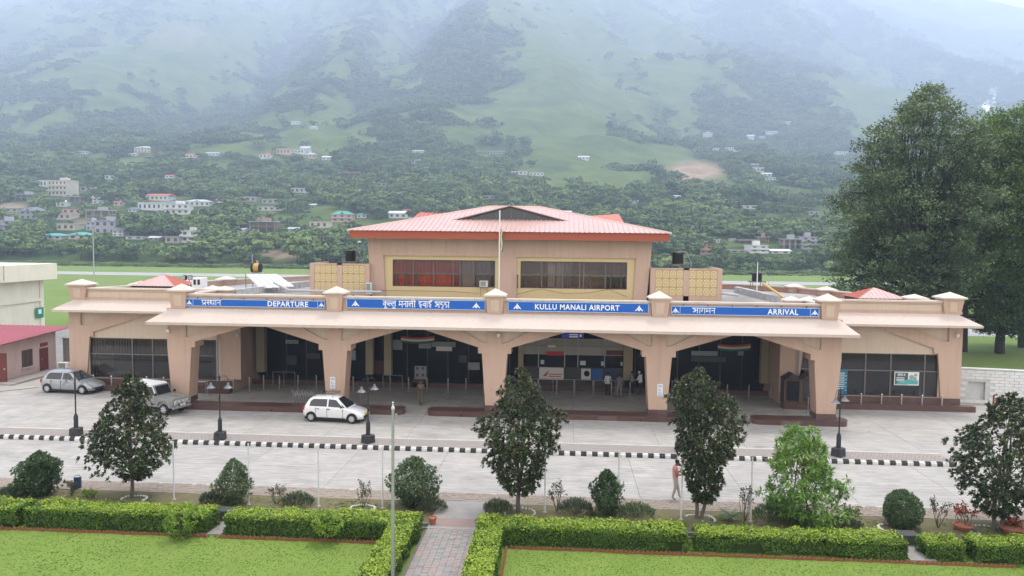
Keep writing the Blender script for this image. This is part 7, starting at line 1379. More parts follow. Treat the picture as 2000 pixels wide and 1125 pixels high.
# whitewashed block kerbs on the roof
def block_row(label, p0, p1, n, h, m):
    a, c = np.array(p0), np.array(p1); t = thing_at('roof_block_kerb', label, 'block kerb', tuple(a), 'whitewashed block kerbs on the roof'); L = np.linalg.norm((c-a)[:2]); rz = math.atan2(c[1]-a[1], c[0]-a[0]); q = MB(); q.cbox((0, 0, h/2), (L/n*.93, .45, h)); me = q.mesh('concrete_block', m)
    for k in range(n): p = a+(c-a)*(k+.5)/n; place('concrete_block', me, t, (p[0], p[1], 6.635), (RNG.normal(0, .03), 0, rz+RNG.normal(0, .03)))
M_WBLK = mat('whitewash_block', (0.5, 0.5, 0.49), .9, .7, 2.5, (.3, .3, .29), dirt=.4, dcol=(.2, .2, .2), dscale=2)
block_row('whitewashed concrete block kerb on the left roof below the solar heater', G(455, 572, 6.9), G(606, 553, 6.9), 15, .5, M_WBLK); block_row('whitewashed concrete block kerb on the right roof', G(1438, 565, 6.9), G(1532, 587, 6.9), 10, .5, M_WBLK)
t = thing_at('roof_duct', 'long grey pipe lying across the roof left of the tower', 'pipe', (-18, 54, 6.7)); q = MB(); q.tube([tuple(V(535, 552, 55.5)), tuple(V(565, 567, 54.5)), tuple(V(640, 569, 54)), tuple(V(745, 570, 54))], .09, 8); q.build('pipe_run', M_PIPE, t); q = MB(); [q.box(x-.06, 54-.15, 6.6, x+.06, 54+.15, 6.95) for x in (-17.2, -15.0)]; q.build('pipe_support', M_FRAMEG, t)
t = thing_at('roof_duct', 'short grey pipe on the roof right of the right screen wall', 'pipe', (13, 56, 6.7)); q = MB(); q.tube([tuple(V(1410, 573, 56.5)), tuple(V(1442, 577, 56))], .1, 8); q.build('pipe_run', M_PIPE, t)
# small red skylight roofs
def hut(label, px, py, Y, w, h):
    p = V(px, py, Y); t = thing('skylight_roof', label, 'roof', (p[0], Y, p[2]), 0, 'small red hipped roofs over skylights'); a = w/2; ap = (0, 0, h)
    cs_ = [(-a, -a, 0), (a, -a, 0), (a, a, 0), (-a, a, 0)]
    for k in range(4): q = MB(); ribbed(q, cs_[k], cs_[(k+1) % 4], ap, ap, .3, .035, .04); q.build('roof_sheet', M_REDROOF2 if k else M_REDROOF, t)
    q = MB(); q.box(-a*.9, -a*.9, -.5, a*.9, a*.9, .0); q.build('curb_wall', mat('skylight_dark', (0.05, 0.045, 0.045), .8), t)
hut('small red hipped roof on the left wing roof', 320, 556, 58.5, 3.6, .80); hut('small red hipped roof on the right wing roof', 1706, 580, 58.0, 3.4, .70)
t = thing_at('floodlight', 'pair of black floodlights on a short mast on the left roof', 'floodlight', tuple(V(369, 566, 52.8))); c = V(370, 545, 52.8); q = MB(); q.tube([(c[0], c[1], 6.6), (c[0], c[1], c[2]+.3)], .04, 6); q.build('mast', M_PIPE, t)
for dx, rz in ((-.28, -.5), (.1, .35)): q = MB(); q.cbox((c[0]+dx, c[1]-.1, c[2]+.1), (.3, .16, .34), rz); lf = q.build('lamp_housing', M_TRIM, t, bevel=.02); q = MB(); q.cbox((c[0]+dx+.085*math.sin(rz), c[1]-.1-.085*math.cos(rz), c[2]+.1), (.24, .01, .27), rz); q.build('lamp_glass', mat('lens_grey', (.35, .36, .38), .15), lf)
t = thing_at('white_cooler_unit', 'white machine unit with dark grilles on the left roof', 'cooling unit', tuple(V(383, 560, 55))); a, e = V(374, 559, 55), V(393, 543, 55); q = MB(); q.box(a[0], 55, 6.63, e[0], 56, e[2]); q.build('casing', M_WHITE, t, bevel=.03)
for k in (0, 1): q = MB(); x = a[0]+.16+.3*k; q.box(x, 54.98, e[2]-.5, x+.18, 55, e[2]-.12); q.build('grille', M_TRIM, t)
# AC units
def ac(label, px, py, Y, w, h, d, legs=0):
    p = V(px, py, Y); t = thing('air_conditioner', label, 'air conditioner', (p[0], Y, p[2]), 0, 'air conditioner units'); q = MB(); q.box(-w/2, -d, 0, w/2, 0, h); q.build('casing', mat('ac_casing', (.6, .6, .57), .6, .3, 5), t, bevel=.015); q = MB(); q.box(-w*.38, -d-.012, h*.15, w*.25, -d, h*.88); q.build('grille', M_FRAMEG, t); q = MB(); [q.box(-w*.36, -d-.02, h*(.2+.11*k), w*.23, -d-.0125, h*(.23+.11*k)) for k in range(6)]; q.build('louvre', mat('ac_casing', (.6, .6, .57)), t)
    if legs: q = MB(); [q.tube([(x, -.1, -legs), (x, -.1, 0)], .015, 5) for x in (-w*.4, w*.4)]; q.build('bracket', M_FRAMEG, t)
ac('window air conditioner under the left tower window', 945.5, 560, 56.95, .62, .46, .35, .7); ac('grey split unit standing left of the tower foot', 722, 574, 56.2, .45, .85, .3); ac('white air conditioner unit on the ground by the left corner', 128, 724, 57.5, .85, .7, .35)
# flagpole with drooping flag before the tower
p = V(974.5, 580, 55.3); t = thing('flagpole', 'white flagpole with drooping tricolour flag before the tower', 'flagpole', (p[0], 55.3, 6.62)); hh = V(977, 411, 55.3)[2]-6.62; q = MB(); q.lathe([(.05, 0), (.045, hh-.06), (.06, hh-.05), (.03, hh)], n=8); q.build('pole', M_WHITE, t, smooth=True)
zt, zb = V(979, 446, 55.3)[2]-6.62, V(979, 492, 55.3)[2]-6.62
for k, (c_, nm) in enumerate((((.55, .2, .05), 'saffron'), ((.68, .68, .66), 'white'), ((.02, .13, .05), 'green'))):
    q = MB(); n = 8
    for j in range(n):
        f0, f1 = j/n, (j+1)/n; pt = lambda f_, kk: (.05+.07*kk+.03*math.sin(f_*9+kk), -.03*math.sin(f_*6+kk*2), zt-(zt-zb)*(f_*.85+.05*kk))
        q.quad(pt(f0, k), pt(f0, k+1), pt(f1, k+1), pt(f1, k))
    q.build('flag_band', fabric('flag_'+nm, c_), t)
# security cameras
def cctv(label, px, py, Y):
    p = V(px, py, Y); t = thing('security_camera', label, 'security camera', (p[0], Y, p[2]), 0, 'security cameras under the canopy'); q = MB(); q.tube([(0, .0, .22), (0, -.12, .22), (0, -.16, .1)], .02, 6); q.build('bracket', M_PIPE, t); q = MB(); q.lathe([(.09, .1), (.11, .05), (.11, -.02), (.08, -.09), (.02, -.12)], (0, -.16, 0), 12); q.build('housing', M_WHITE, t, smooth=True)
cctv('dome security camera beside the middle column', 974, 654, YF-.02); cctv('dome security camera on the right end pilaster', 1868, 655, YW-.08); cctv('dome security camera at the left corner column', 331, 646, YF-.02); cctv('dome security camera on the departure return wall', 466, 655, 52.3)
# masts
def mast(label, px, py, ptop, Y, r, m, z0=0.):
    p = V(px, py, Y); t = thing('mast', label, 'mast', (p[0], Y, z0), 0, 'thin masts'); h = V(px, ptop, Y)[2]-z0; q = MB(); q.lathe([(r, 0), (r*.6, h)], n=8); q.build('shaft', m, t); q = MB(); q.lathe([(r*3, 0), (r*3, .1)], n=8); q.build('foot', m, t)
mast('tall thin grey mast behind the left wing', 184, 555, 440, 110, .11, M_PIPE); mast('thin white mast on the back of the right roof', 1478, 575, 512, 62, .05, M_WHITE, 6.63); mast('thin mast behind the orange solar tank', 493, 535, 497, 64, .05, M_PIPE, 6.63); mast('lightning rod on the left tower eave', 682, 450, 434, 55.8, .02, M_TRIM, 11.56); mast('lightning rod on the right tower eave', 1306, 458, 441, 55.8, .02, M_TRIM, 11.56)
t = thing_at('yellow_pipe', 'slanting yellow pipe on the right roof', 'pipe', tuple(V(1530, 580, 57))); q = MB(); q.tube([tuple(V(1490, 553, 62)), tuple(V(1532, 582, 55))], .09, 8); q.build('pipe_run', mat('pipe_yellow', (.5, .36, .1), .6), t); q = MB(); q.box(V(1530, 580, 55)[0]-.15, 54.9, 6.63, V(1530, 580, 55)[0]+.15, 55.2, 6.9); q.build('footing', M_PIPE, t)
# loose cables on the tower front
t = thing_at('cable', 'thin black cables drooping below the tower windows', 'cable', (-4, 56.7, 7)); 
for k, P in enumerate(([(728, 567), (800, 568), (880, 569), (935, 573)], [(1008, 575), (1045, 566), (1060, 565), (1100, 573), (1150, 572), (1190, 565), (1225, 580)])):
    q = MB(); q.tube([tuple(V(x, y, 56.80)) for x, y in P], .012, 4); q.build('strand', M_TRIM, t)
# ================================================================== NEIGHBOURING BUILDINGS
M_CREAMB = mat('cream_block_wall', (0.80, 0.745, 0.58), .85, .25, .5, (.58, .54, .41), .1, 20, dirt=.25, dcol=(.4, .37, .28), dscale=.4)
XB = -56.0; far = VX(84, 600, XB); yend = far[1]; zt = VX(84, 545, XB)[2]; zr = VX(98, 515, XB+1.2)[2]
t = thing_at('cream_building', 'cream flat-roofed building at the left edge with deep roof band', 'building', (XB-6, yend-12, 0)); q = MB(); q.box(XB-14, yend-26, 0, XB, yend, zt); q.build('wall', M_CREAMB, t)
q = MB(); q.box(XB-14.5, yend-26.5, zt, XB+1.0, yend+1.0, zr); q.build('roof_band', M_CREAMB, t); zl = VX(40, 588, XB)[2]; q = MB(); q.box(XB, yend-26, zl-.22, XB+.18, yend-.55, zl+.1); q.build('ledge', M_CREAMB, t); q = MB(); q.box(XB, yend-.55, 0, XB+.15, yend, zt); q.build('corner_pilaster', M_CREAMB, t)
a = VX(79, 600, XB+.2); q = MB(); q.box(XB+.15, a[1]-.7, VX(79, 620, XB)[2], XB+.2, a[1]+.5, VX(79, 600, XB)[2]); sg = q.build('green_notice', mat('notice_green', (.02, .22, .13), .6), t); q = MB(); z9 = VX(79, 606, XB)[2]; q.box(XB+.2, a[1]-.35, z9-.35, XB+.21, a[1]+.15, z9+.15); q.build('symbol', M_WHITE, sg)
q = MB(); q.tube([(XB+1.02, yend-7, zt+.2), (XB+1.02, yend-7, zr)], .05, 6); q.build('rain_pipe', M_PIPE, t)
# small pink house
M_PINKH = mat('house_pink_wall', (0.60, 0.46, 0.43), .9, .35, .8, (.48, .36, .33), .15, 20, dirt=.55, dcol=(.36, .25, .2), dscale=.7); M_DOORR = mat('door_red_brown', (0.16, 0.04, 0.03), .6, .3, 5); HX, HY0_, HY1_ = -41.5, 53.6, 60.0; hz = 2.98
t = thing_at('pink_house', 'small pink house with crimson sheet roof at the left edge', 'house', (HX-4, 57, 0)); q = MB(); q.box(HX-10, HY0_, 0, HX, HY1_, hz); q.build('wall', M_PINKH, t)
q = MB(); ribbed(q, (HX-11, HY0_-1.0, 3.0), (HX+.95, HY0_-1.0, 3.0), (HX+.95, HY1_+.9, 3.42), (HX-11, HY1_+.9, 3.42), .4, .03, .03); q.add([(HX-11, HY0_-1.0, 2.95), (HX+.95, HY0_-1.0, 2.95), (HX+.95, HY1_+.9, 3.37), (HX-11, HY1_+.9, 3.37)], [(3, 2, 1, 0)]); q.build('roof', mat('roof_crimson', (.33, .075, .095), .5, .3, .6), t); q = MB(); q.prism([(HY0_, hz), (HY1_, hz), (HY1_, 3.28)], HX-10, HX-.01, 'x'); q.build('gable_wall', M_PINKH, t)
def side_rect(x0, y0, x1, y1): A = VX(x0, y1, HX); B = VX(x1, y0, HX); return A[1], B[1], A[2], VX(x0, y0, HX)[2]
ya, yb, za, zb = side_rect(43, 685, 62, 718); w = MB(); w.box(HX, ya, za, HX+.05, yb, zb); wo = w.build('window', mat('shutter_dark', (.08, .055, .05), .6), t); [MB().box(HX+.05, yy, za, HX+.07, yy+.06, zb).build('frame_bar', M_FRAMEG, wo) for yy in (ya, yb-.06, (ya+yb)/2-.03)]; w = MB(); w.box(HX, ya-.1, za-.1, HX+.15, yb+.1, za-.01); w.build('sill', M_PINKH, wo)
ya, yb, za, zb = side_rect(78, 681, 93, 729); w = MB(); w.box(HX, ya, .05, HX+.05, yb, zb); wo = w.build('door', M_DOORR, t); w = MB(); w.box(HX+.05, ya+.1, 1.0, HX+.09, ya+.2, 1.1); w.build('handle', M_STEEL, wo); w = MB(); w.box(HX, ya+.1, zb+.15, HX+.06, yb-.05, zb+.42); w.build('name_plate', mat('plate_red', (.25, .04, .04), .6), t)
a = V(0, 700, HY0_); e = V(13, 690, HY0_); w = MB(); w.box(e[0]-1.6, HY0_-.05, .05, e[0], HY0_, e[2]); wo = w.build('door', M_DOORR, t); w = MB(); w.box(e[0]-.2, HY0_-.09, 1.0, e[0]-.1, HY0_-.05, 1.1); w.build('handle', M_STEEL, wo)
q = MB(); q.box(HX-10, HY0_-.02, -.02, HX+1.7, HY0_-.9, .10); q.box(HX+.001, HY0_, -.02, HX+1.7, HY1_+2, .14); q.build('plinth_step', mat('step_concrete', (.3, .28, .26), .9, .5, 2), t); q = MB(); q.tube([(HX+.06, HY0_+.15, 0), (HX+.06, HY0_+.15, 1.2), (HX+.06, HY0_+.5, 1.4)], .03, 6); q.build('water_pipe', M_PIPE, t)
# grey stone boundary wall between house and terminal, white wall on the right
def block_wall(name, label, a, c, h, th, bw, bh, mb, mj, jit=.012, skip=None):
    a, c = np.array(a, float), np.array(c, float); L = np.linalg.norm(c-a); rz = math.atan2(c[1]-a[1], c[0]-a[0]); t = thing(name, label, 'wall', (a[0], a[1], 0), rz); q = MB()
    if skip: x0, x1, z0, z1 = skip; q.box(0, .03, 0, x0, th, h); q.box(x1, .03, 0, L, th, h); q.box(x0, .03, 0, x1, th, z0); q.box(x0, .03, z1, x1, th, h); q.box(x0, th-.06, z0, x1, th-.01, z1)
    else: q.box(0, .03, 0, L, th, h)
    q.build('wall_core', mj, t); q = MB(); q.box(0, -.015, 0, bw-.02, .05, bh-.02); me = q.mesh('stone_block', mb); nr = int(h/bh)
    for j in range(nr):
        for k in range(int(L/bw)+1):
            x = k*bw-(bw/2 if j % 2 else 0)
            if x < 0 or x+bw > L+.01: continue
            if skip and x+bw > skip[0]-.02 and x < skip[1]+.02 and (j+1)*bh > skip[2] and j*bh < skip[3]: continue
            place('stone_block', me, t, (x, RNG.normal(0, jit), j*bh))
    q = MB(); q.box(-.02, -.04, h, L+.02, th+.04, h+.09); q.build('coping', mj, t); return t
block_wall('stone_wall', 'grey stone block wall between the pink house and the terminal', (HX+.05, 60.8), (-35.3, 60.8), 2.35, .3, .55, .2, mat('stone_grey', (.33, .31, .30), .95, .6, 3, (.22, .21, .2), .4, 15), mat('mortar_grey', (.25, .24, .23), .95))
wa, wb = np.array([26.9, 55.2]), np.array([36.5, 53.5]); sx0 = np.linalg.norm(G(1900, 786)[:2]-wa); L_ = sx0
block_wall('white_wall', 'whitewashed boundary wall with square niche right of the terminal', tuple(wa), tuple(wb), 2.35, .35, .6, .21, mat('white_block', (.70, .70, .69), .9, .35, 3, (.52, .52, .51), .3, 15, dirt=.3, dcol=(.36, .35, .33), dscale=1.2), mat('white_mortar', (.58, .58, .57), .95, .4, 2), .008, (1.35, 2.45, .25, 1.5))
# bushes by the wall, right lawn
broadleaf('leafy_shrub', 'wild green shrub behind the stone wall beside the fire truck', 'shrub', (-40.2, 64.5, 0), [(.3, 1.2, 0), (1.5, 1.9, 0), (2.8, 1.7, .2), (4.0, .9, .2), (4.6, .2, .2)], 420, 7, .2, .09, F_SHRUB2, .06, 141, .5, 10, stems=3, bark=M_STEM)
# ================================================================== HOUSES ON THE HILLSIDE
WALLC = {'white': (.68, .67, .64), 'cream': (.62, .55, .44), 'pink': (.58, .40, .36), 'grey': (.36, .35, .34), 'brick': (.36, .24, .19), 'stone': (.42, .38, .34), 'blue': (.45, .5, .55), 'mauve': (.42, .38, .42)}
ROOFC = {'green': (.10, .30, .24), 'red': (.42, .14, .11), 'slate': (.16, .19, .21), 'white': (.62, .63, .63), 'tin': (.45, .48, .5), 'teal': (.10, .36, .36), 'pale': (.4, .5, .47)}
def hm(kind, c): return mat('hill_'+kind, c, .9, .35, .35, None, dirt=.3, dcol=tuple(x*.6 for x in c), dscale=.25)
M_HWIN = mat('hill_window', (.03, .033, .04), .3, spec=.5)
def house(label, px, py, w, h, st, wc, roof, rc, turn=.0, cat='house', balc=False, frame=False, name='hillside_house', water=False):
    """px,py foot centre; w,h size in photo pixels; st storeys; roof flat/hip/gable"""
    p = hit(px, py); dep = -p[0]*math.sin(YAW)+p[1]*math.cos(YAW); s = FPX/dep; W, H = w/s, h/s; D = max(W*.6, min(8., W)); z0 = p[2]-1.0; HOUSE_XY.append((p[0], p[1]+D*.4, max(W, D)*.62+2.5, px, py, w, h)); rz = turn
    t = thing(name, label, cat, (p[0], p[1], z0), rz, 'houses on the hillside'); wm = hm(wc, WALLC[wc]); rm = hm('roof_'+rc, ROOFC[rc]); H += 1.0; rh = {'flat': .35, 'hip': H*.28, 'gable': H*.28}[roof]; wh = H-rh; sh = (wh-1.0)/st
    if frame:
        for k in range(st+1): q = MB(); q.box(-W/2, 0, 1.0+k*sh-.25 if k else 0, W/2, D, 1.0+k*sh+.05); q.build('floor_slab', wm, t)
        n = max(3, int(W/3.2))
        for k in range(n+1): q = MB(); x = -W/2+.2+(W-.4)*k/n; q.box(x-.2, .1, .5, x+.2, .5, wh); q.box(x-.2, D-.5, .5, x+.2, D-.1, wh); q.build('column', wm, t)
        q = MB(); q.box(-W/2+.3, D*.55, .5, W/2-.3, D*.6, wh); q.build('rear_wall', hm('brick', WALLC['brick']), t)
    else:
        q = MB(); q.box(-W/2, 0, 0, W/2, D, wh); q.build('wall', wm, t); n = max(2, int(W/2.9)); ww = W/n*.42
        for j in range(st):
            zz = 1.0+j*sh+sh*.32
            for k in range(n):
                x = -W/2+W*(k+.5)/n; q = MB(); q.box(x-ww/2, -.03, zz, x+ww/2, .05, zz+sh*.46); wi = q.build('window', M_HWIN, t)
                q = MB(); q.box(x-ww/2-.08, -.14, zz-.12, x+ww/2+.08, -.031, zz); q.build('sill', wm, wi)
            if balc: q = MB(); q.box(-W/2-.3, -1.0, 1.0+j*sh-.1, W/2+.3, 0, 1.0+j*sh+.1); q.box(-W/2-.3, -1.0, 1.0+j*sh+.1, W/2+.3, -.9, 1.0+j*sh+.75); q.build('balcony', wm, t)
    o = .6
    if roof == 'flat':
        q = MB(); q.box(-W/2-.3, -.4, wh, W/2+.3, D+.3, wh+.3); q.build('roof', rm if rc != 'white' else wm, t)
        if st > 1: q = MB(); q.box(-W*.12, D*.4, wh+.3, W*.2, D*.8, wh+2.1); q.build('stair_cabin', wm, t)
    else:
        e = [(-W/2-o, -o, wh), (W/2+o, -o, wh), (W/2+o, D+o, wh), (-W/2-o, D+o, wh)]; r = W*.22 if roof == 'hip' else W/2+o; A, B = (-r, D/2, wh+rh), (r, D/2, wh+rh); q = MB(); q.add(e+[A, B], [(0, 1, 5, 4), (2, 3, 4, 5), (1, 2, 5), (3, 0, 4), (3, 2, 1, 0)]); q.build('roof', rm, t)
        if roof == 'hip' and w > 20: q = MB(); q.prism([(-W*.12, wh+.1), (W*.12, wh+.1), (0, wh+rh*.8)], -o*.6, D*.4); q.build('roof_dormer', rm, t)
    if water: q = MB(); q.lathe([(.6, wh+.3), (.6, wh+1.5), (.2, wh+1.7)], (W*.3, D*.5, 0), 10); q.build('roof_tank', M_WHITE, t)
    return t
HS = [
 ('large cream hotel with arched windows high on the far left slope', 112, 383, 47, 31, 3, 'cream', 'flat', 'white', -.25, 'hotel', True, False),
 ('long white flat-roofed house just behind the large cream hotel', 88, 366, 42, 14, 1, 'white', 'flat', 'white', -.2),
 ('unfinished grey concrete frame house left of the cream hotel', 47, 393, 36, 14, 2, 'grey', 'flat', 'tin', .1, 'house', False, True),
 ('unfinished grey house just below the cream hotel', 140, 396, 36, 13, 1, 'grey', 'flat', 'tin', -.1, 'house', False, True),
 ('small white chapel-like house right of the cream hotel', 191, 398, 20, 16, 2, 'white', 'gable', 'white', .2),
 ('small grey house behind the hotel on its right', 168, 374, 24, 10, 1, 'stone', 'flat', 'tin', 0),
 ('slate-green gabled house on the far left below the hotel', 55, 428, 40, 24, 2, 'grey', 'hip', 'slate', -.2),
 ('house with orange-pink flat roof left of the tall unfinished block', 140, 418, 38, 11, 1, 'pink', 'flat', 'red', 0),
 ('cream house with arcade under the orange-pink roof', 121, 429, 34, 12, 1, 'cream', 'flat', 'white', 0, 'house', True),
 ('tall unfinished grey block with open upper floors on the left', 190, 432, 46, 22, 2, 'grey', 'flat', 'tin', .05, 'building', False, True),
 ('grey stone lower house under the tall unfinished block', 205, 458, 42, 28, 2, 'mauve', 'flat', 'tin', .05),
 ('white narrow house front left of the grey stone lower house', 177, 450, 18, 18, 2, 'blue', 'flat', 'white', 0),
 ('cream retaining house wall left below the tall block', 128, 450, 36, 14, 1, 'cream', 'flat', 'tin', 0),
 ('multi-storey grey-blue house at the extreme left edge', 5, 458, 34, 28, 3, 'mauve', 'flat', 'tin', .1, 'house', True),
 ('low house with long bright green roof, left group', 98, 468, 44, 12, 1, 'white', 'hip', 'teal', 0),
 ('small house with bright green roof right of another green roof', 151, 468, 36, 14, 1, 'cream', 'hip', 'teal', 0),
 ('small house with green roof cut by the left edge', 2, 462, 22, 10, 1, 'white', 'hip', 'teal', 0),
 ('dark-roofed cottage right of the grey stone lower house', 230, 462, 22, 17, 2, 'white', 'gable', 'slate', 0),
 ('long white flat-roofed villa in the white cluster, leftmost', 292, 411, 50, 16, 1, 'white', 'flat', 'white', -.1),
 ('grey-white three-bay house in the white cluster, right part', 345, 419, 46, 21, 2, 'white', 'flat', 'white', .15, 'house', True),
 ('red-roofed house above the white cluster', 306, 392, 46, 14, 1, 'white', 'gable', 'red', -.1),
 ('pale green roofed house right of the white cluster', 385, 403, 48, 14, 1, 'white', 'hip', 'pale', .1),
 ('slate-roofed white house in the middle of the white cluster', 326, 408, 32, 16, 1, 'white', 'hip', 'slate', 0),
 ('small pink-roofed house right of the pale green roof', 428, 396, 14, 8, 1, 'white', 'gable', 'red', 0),
 ('white two-storey house with flat roof below the grass terrace', 369, 474, 31, 25, 2, 'white', 'flat', 'white', .05, 'house', True),
 ('grey low house left of the white two-storey house', 336, 475, 28, 14, 1, 'stone', 'flat', 'white', 0),
 ('unfinished brown block with white upper columns left of the tower roof', 512, 452, 50, 20, 2, 'brick', 'flat', 'tin', .05, 'building', False, True),
 ('small white hut left of the unfinished brown block', 465, 454, 22, 9, 1, 'white', 'gable', 'tin', 0),
 ('cream house in trees left of the tower eave', 622, 446, 36, 14, 1, 'cream', 'flat', 'tin', 0),
 ('green-roofed pink house with balconies left of the tower roof', 668, 434, 40, 22, 2, 'pink', 'hip', 'green', .1, 'house', True),
 ('green-roofed pavilion right of the green-roofed pink house', 706, 426, 18, 10, 1, 'white', 'hip', 'green', 0),
 ('white house group with pink roof above the tower eave', 782, 427, 46, 15, 1, 'white', 'gable', 'white', 0),
 ('small house with pinkish-red roof beside the white house above the eave', 797, 417, 18, 8, 1, 'white', 'gable', 'red', .1),
 ('white house hidden behind the tower eave on the left', 708, 482, 22, 13, 1, 'white', 'hip', 'pale', 0),
 ('long low grey house in the row above the brown block, left', 484, 394, 32, 10, 1, 'stone', 'flat', 'tin', 0),
 ('long low grey house in the row above the brown block, right', 528, 398, 34, 9, 1, 'stone', 'flat', 'tin', 0),
 ('long low white terrace in the row above the brown block, lower', 525, 412, 46, 9, 1, 'white', 'flat', 'tin', 0),
 ('long pink-white house with a row of dark windows on the mid slope', 585, 377, 36, 10, 1, 'white', 'flat', 'white', 0),
 ('ruined pale stone terrace on the mid slope', 686, 348, 30, 12, 1, 'stone', 'flat', 'tin', 0, 'house', False, True),
 ('small house with pointed green roof alone on the mid slope', 745, 364, 18, 10, 1, 'stone', 'hip', 'green', 0),
 ('white hilltop cluster, left house with red roof', 517, 310, 22, 12, 1, 'white', 'hip', 'red', 0),
 ('white hilltop cluster, long house with pale roof', 553, 302, 26, 12, 1, 'pink', 'flat', 'white', 0),
 ('white hilltop cluster, long low middle wing', 578, 300, 30, 8, 1, 'white', 'flat', 'white', 0),
 ('white hilltop cluster, tall tin-roofed house', 595, 300, 18, 15, 2, 'white', 'gable', 'tin', 0),
 ('white hilltop cluster, pink house with green roof at right', 606, 310, 20, 12, 1, 'pink', 'hip', 'pale', 0),
 ('small white gabled house right of the hilltop cluster', 637, 313, 16, 9, 1, 'white', 'gable', 'white', 0),
 ('small house with pale green roof high above the hilltop cluster', 612, 253, 16, 7, 1, 'white', 'hip', 'pale', 0),
 ('tiny white house high on the slope above the hilltop cluster', 577, 243, 18, 6, 1, 'white', 'flat', 'white', 0),
 ('two-tier pale house on the upper left slope', 278, 298, 32, 13, 2, 'cream', 'hip', 'pale', 0),
 ('small tin-roofed house left below the two-tier pale house', 258, 305, 16, 6, 1, 'white', 'hip', 'tin', 0),
 ('small white house with long pale roof on the upper far left', 163, 301, 20, 6, 1, 'white', 'flat', 'white', 0),
 ('pink-roofed house on the upper left slope', 370, 309, 26, 9, 1, 'white', 'gable', 'red', 0),
 ('long tin-roofed house on the upper left slope, rightmost', 414, 304, 24, 7, 1, 'white', 'gable', 'tin', 0),
 ('tiny bright white house on the far left slope above the hotel', 84, 338, 10, 9, 1, 'white', 'gable', 'white', 0),
 ('white house with flat roof left of the bright green spur', 811, 320, 18, 9, 1, 'white', 'flat', 'white', 0),
 ('pair of small white roofs left of the bright green spur', 818, 299, 26, 6, 1, 'white', 'gable', 'white', 0),
 ('long white shed, left of a twin, above the tower roof ridge', 1014, 341, 30, 7, 1, 'white', 'flat', 'white', 0),
 ('long white shed, right of a twin, above the tower roof ridge', 1048, 343, 28, 6, 1, 'white', 'flat', 'white', 0),
 ('white house right of the tower ridge on the upper slope', 1140, 312, 20, 8, 1, 'white', 'gable', 'white', 0),
 ('long grey building under the bright green spur', 960, 301, 60, 6, 1, 'stone', 'flat', 'tin', 0),
 ('tiny stone house just left of the tower ridge', 952, 389, 26, 7, 1, 'stone', 'flat', 'tin', 0),
 ('small white house behind the red rear roof', 1104, 420, 22, 9, 1, 'white', 'gable', 'white', 0),
 ('pink house with red flat roof right of the tower', 1379, 497, 23, 18, 2, 'pink', 'flat', 'red', 0, 'house', True),
 ('unfinished brown block right of the tower, upper row', 1462, 476, 36, 8, 1, 'brick', 'flat', 'tin', 0, 'building', False, True),
 ('unfinished brown block with taller end, upper row', 1492, 474, 20, 12, 2, 'brick', 'flat', 'tin', 0, 'building', False, True),
 ('cream two-storey house with dark window band on the right', 1482, 495, 34, 16, 2, 'white', 'flat', 'white', .1, 'house', True),
 ('grey unfinished block beside the house with brown upper floor', 1548, 486, 34, 20, 2, 'grey', 'flat', 'tin', 0, 'building', False, True),
 ('house with brown upper floor and white base left of the big tree', 1580, 487, 28, 25, 3, 'mauve', 'flat', 'white', 0, 'house', True),
 ('low white roof row right of the cream two-storey house', 1525, 496, 36, 9, 1, 'white', 'gable', 'white', 0),
 ('low white house front in trees right of the tower', 1442, 494, 30, 6, 1, 'stone', 'flat', 'white', 0),
 ('small white roof among trees above the pink house', 1400, 474, 12, 7, 1, 'white', 'flat', 'white', 0),
 ('small white roof among trees, second right of the tower', 1430, 472, 10, 6, 1, 'white', 'flat', 'white', 0),
 ('long white house alone on the right middle slope', 1460, 408, 34, 7, 1, 'white', 'flat', 'white', 0),
 ('white house in the right slope cluster, upper', 1481, 336, 22, 9, 1, 'white', 'flat', 'white', 0),
 ('white house in the right slope cluster, lower left', 1498, 345, 18, 8, 1, 'white', 'gable', 'white', 0),
 ('white house in the right slope cluster, lowest', 1502, 352, 26, 6, 1, 'white', 'flat', 'tin', 0),
 ('small hut just above the right slope cluster', 1476, 325, 18, 6, 1, 'stone', 'gable', 'tin', 0),
 ('white two-part house on the upper right slope', 1383, 268, 16, 9, 2, 'white', 'flat', 'white', 0),
 ('white house in the far upper right hamlet, left', 1466, 272, 14, 9, 2, 'white', 'gable', 'white', 0),
 ('white house in the far upper right hamlet, middle', 1508, 262, 22, 6, 1, 'white', 'flat', 'white', 0),
 ('white house in the far upper right hamlet, small one below', 1490, 270, 14, 4, 1, 'white', 'flat', 'white', 0),
 ('long white roof by the big tree on the upper right', 1645, 302, 28, 6, 1, 'white', 'flat', 'white', 0),
 ('white roof above the landslide scar, left', 1400, 294, 14, 5, 1, 'white', 'flat', 'white', 0),
 ('white roof above the landslide scar, middle', 1426, 294, 14, 6, 1, 'white', 'flat', 'white', 0),
 ('white roof above the landslide scar, right', 1441, 296, 12, 4, 1, 'white', 'gable', 'tin', 0),
 ('tiny white house on the highest right slope', 1540, 242, 10, 5, 1, 'white', 'flat', 'white', 0),
 ('small white house with tank on its roof, right below the large cream hotel', 118, 404, 18, 9, 1, 'white', 'flat', 'white', 0, 'house', False, False, 'hillside_house', True),
 ('low stone shed at the far left above the slate-green gabled house', 22, 415, 26, 9, 1, 'stone', 'flat', 'tin', 0),
 ('cream house with red roof between the hotel and the white cluster', 232, 402, 20, 11, 1, 'cream', 'gable', 'red', .1),
 ('small white house just left of the long white villa', 258, 414, 16, 9, 1, 'white', 'hip', 'slate', 0),
 ('low row of white sheds below the grass terrace on the left', 262, 468, 34, 7, 1, 'white', 'flat', 'tin', 0),
 ('small grey house between the cottage and the low grey house', 300, 470, 20, 9, 1, 'stone', 'gable', 'tin', 0),
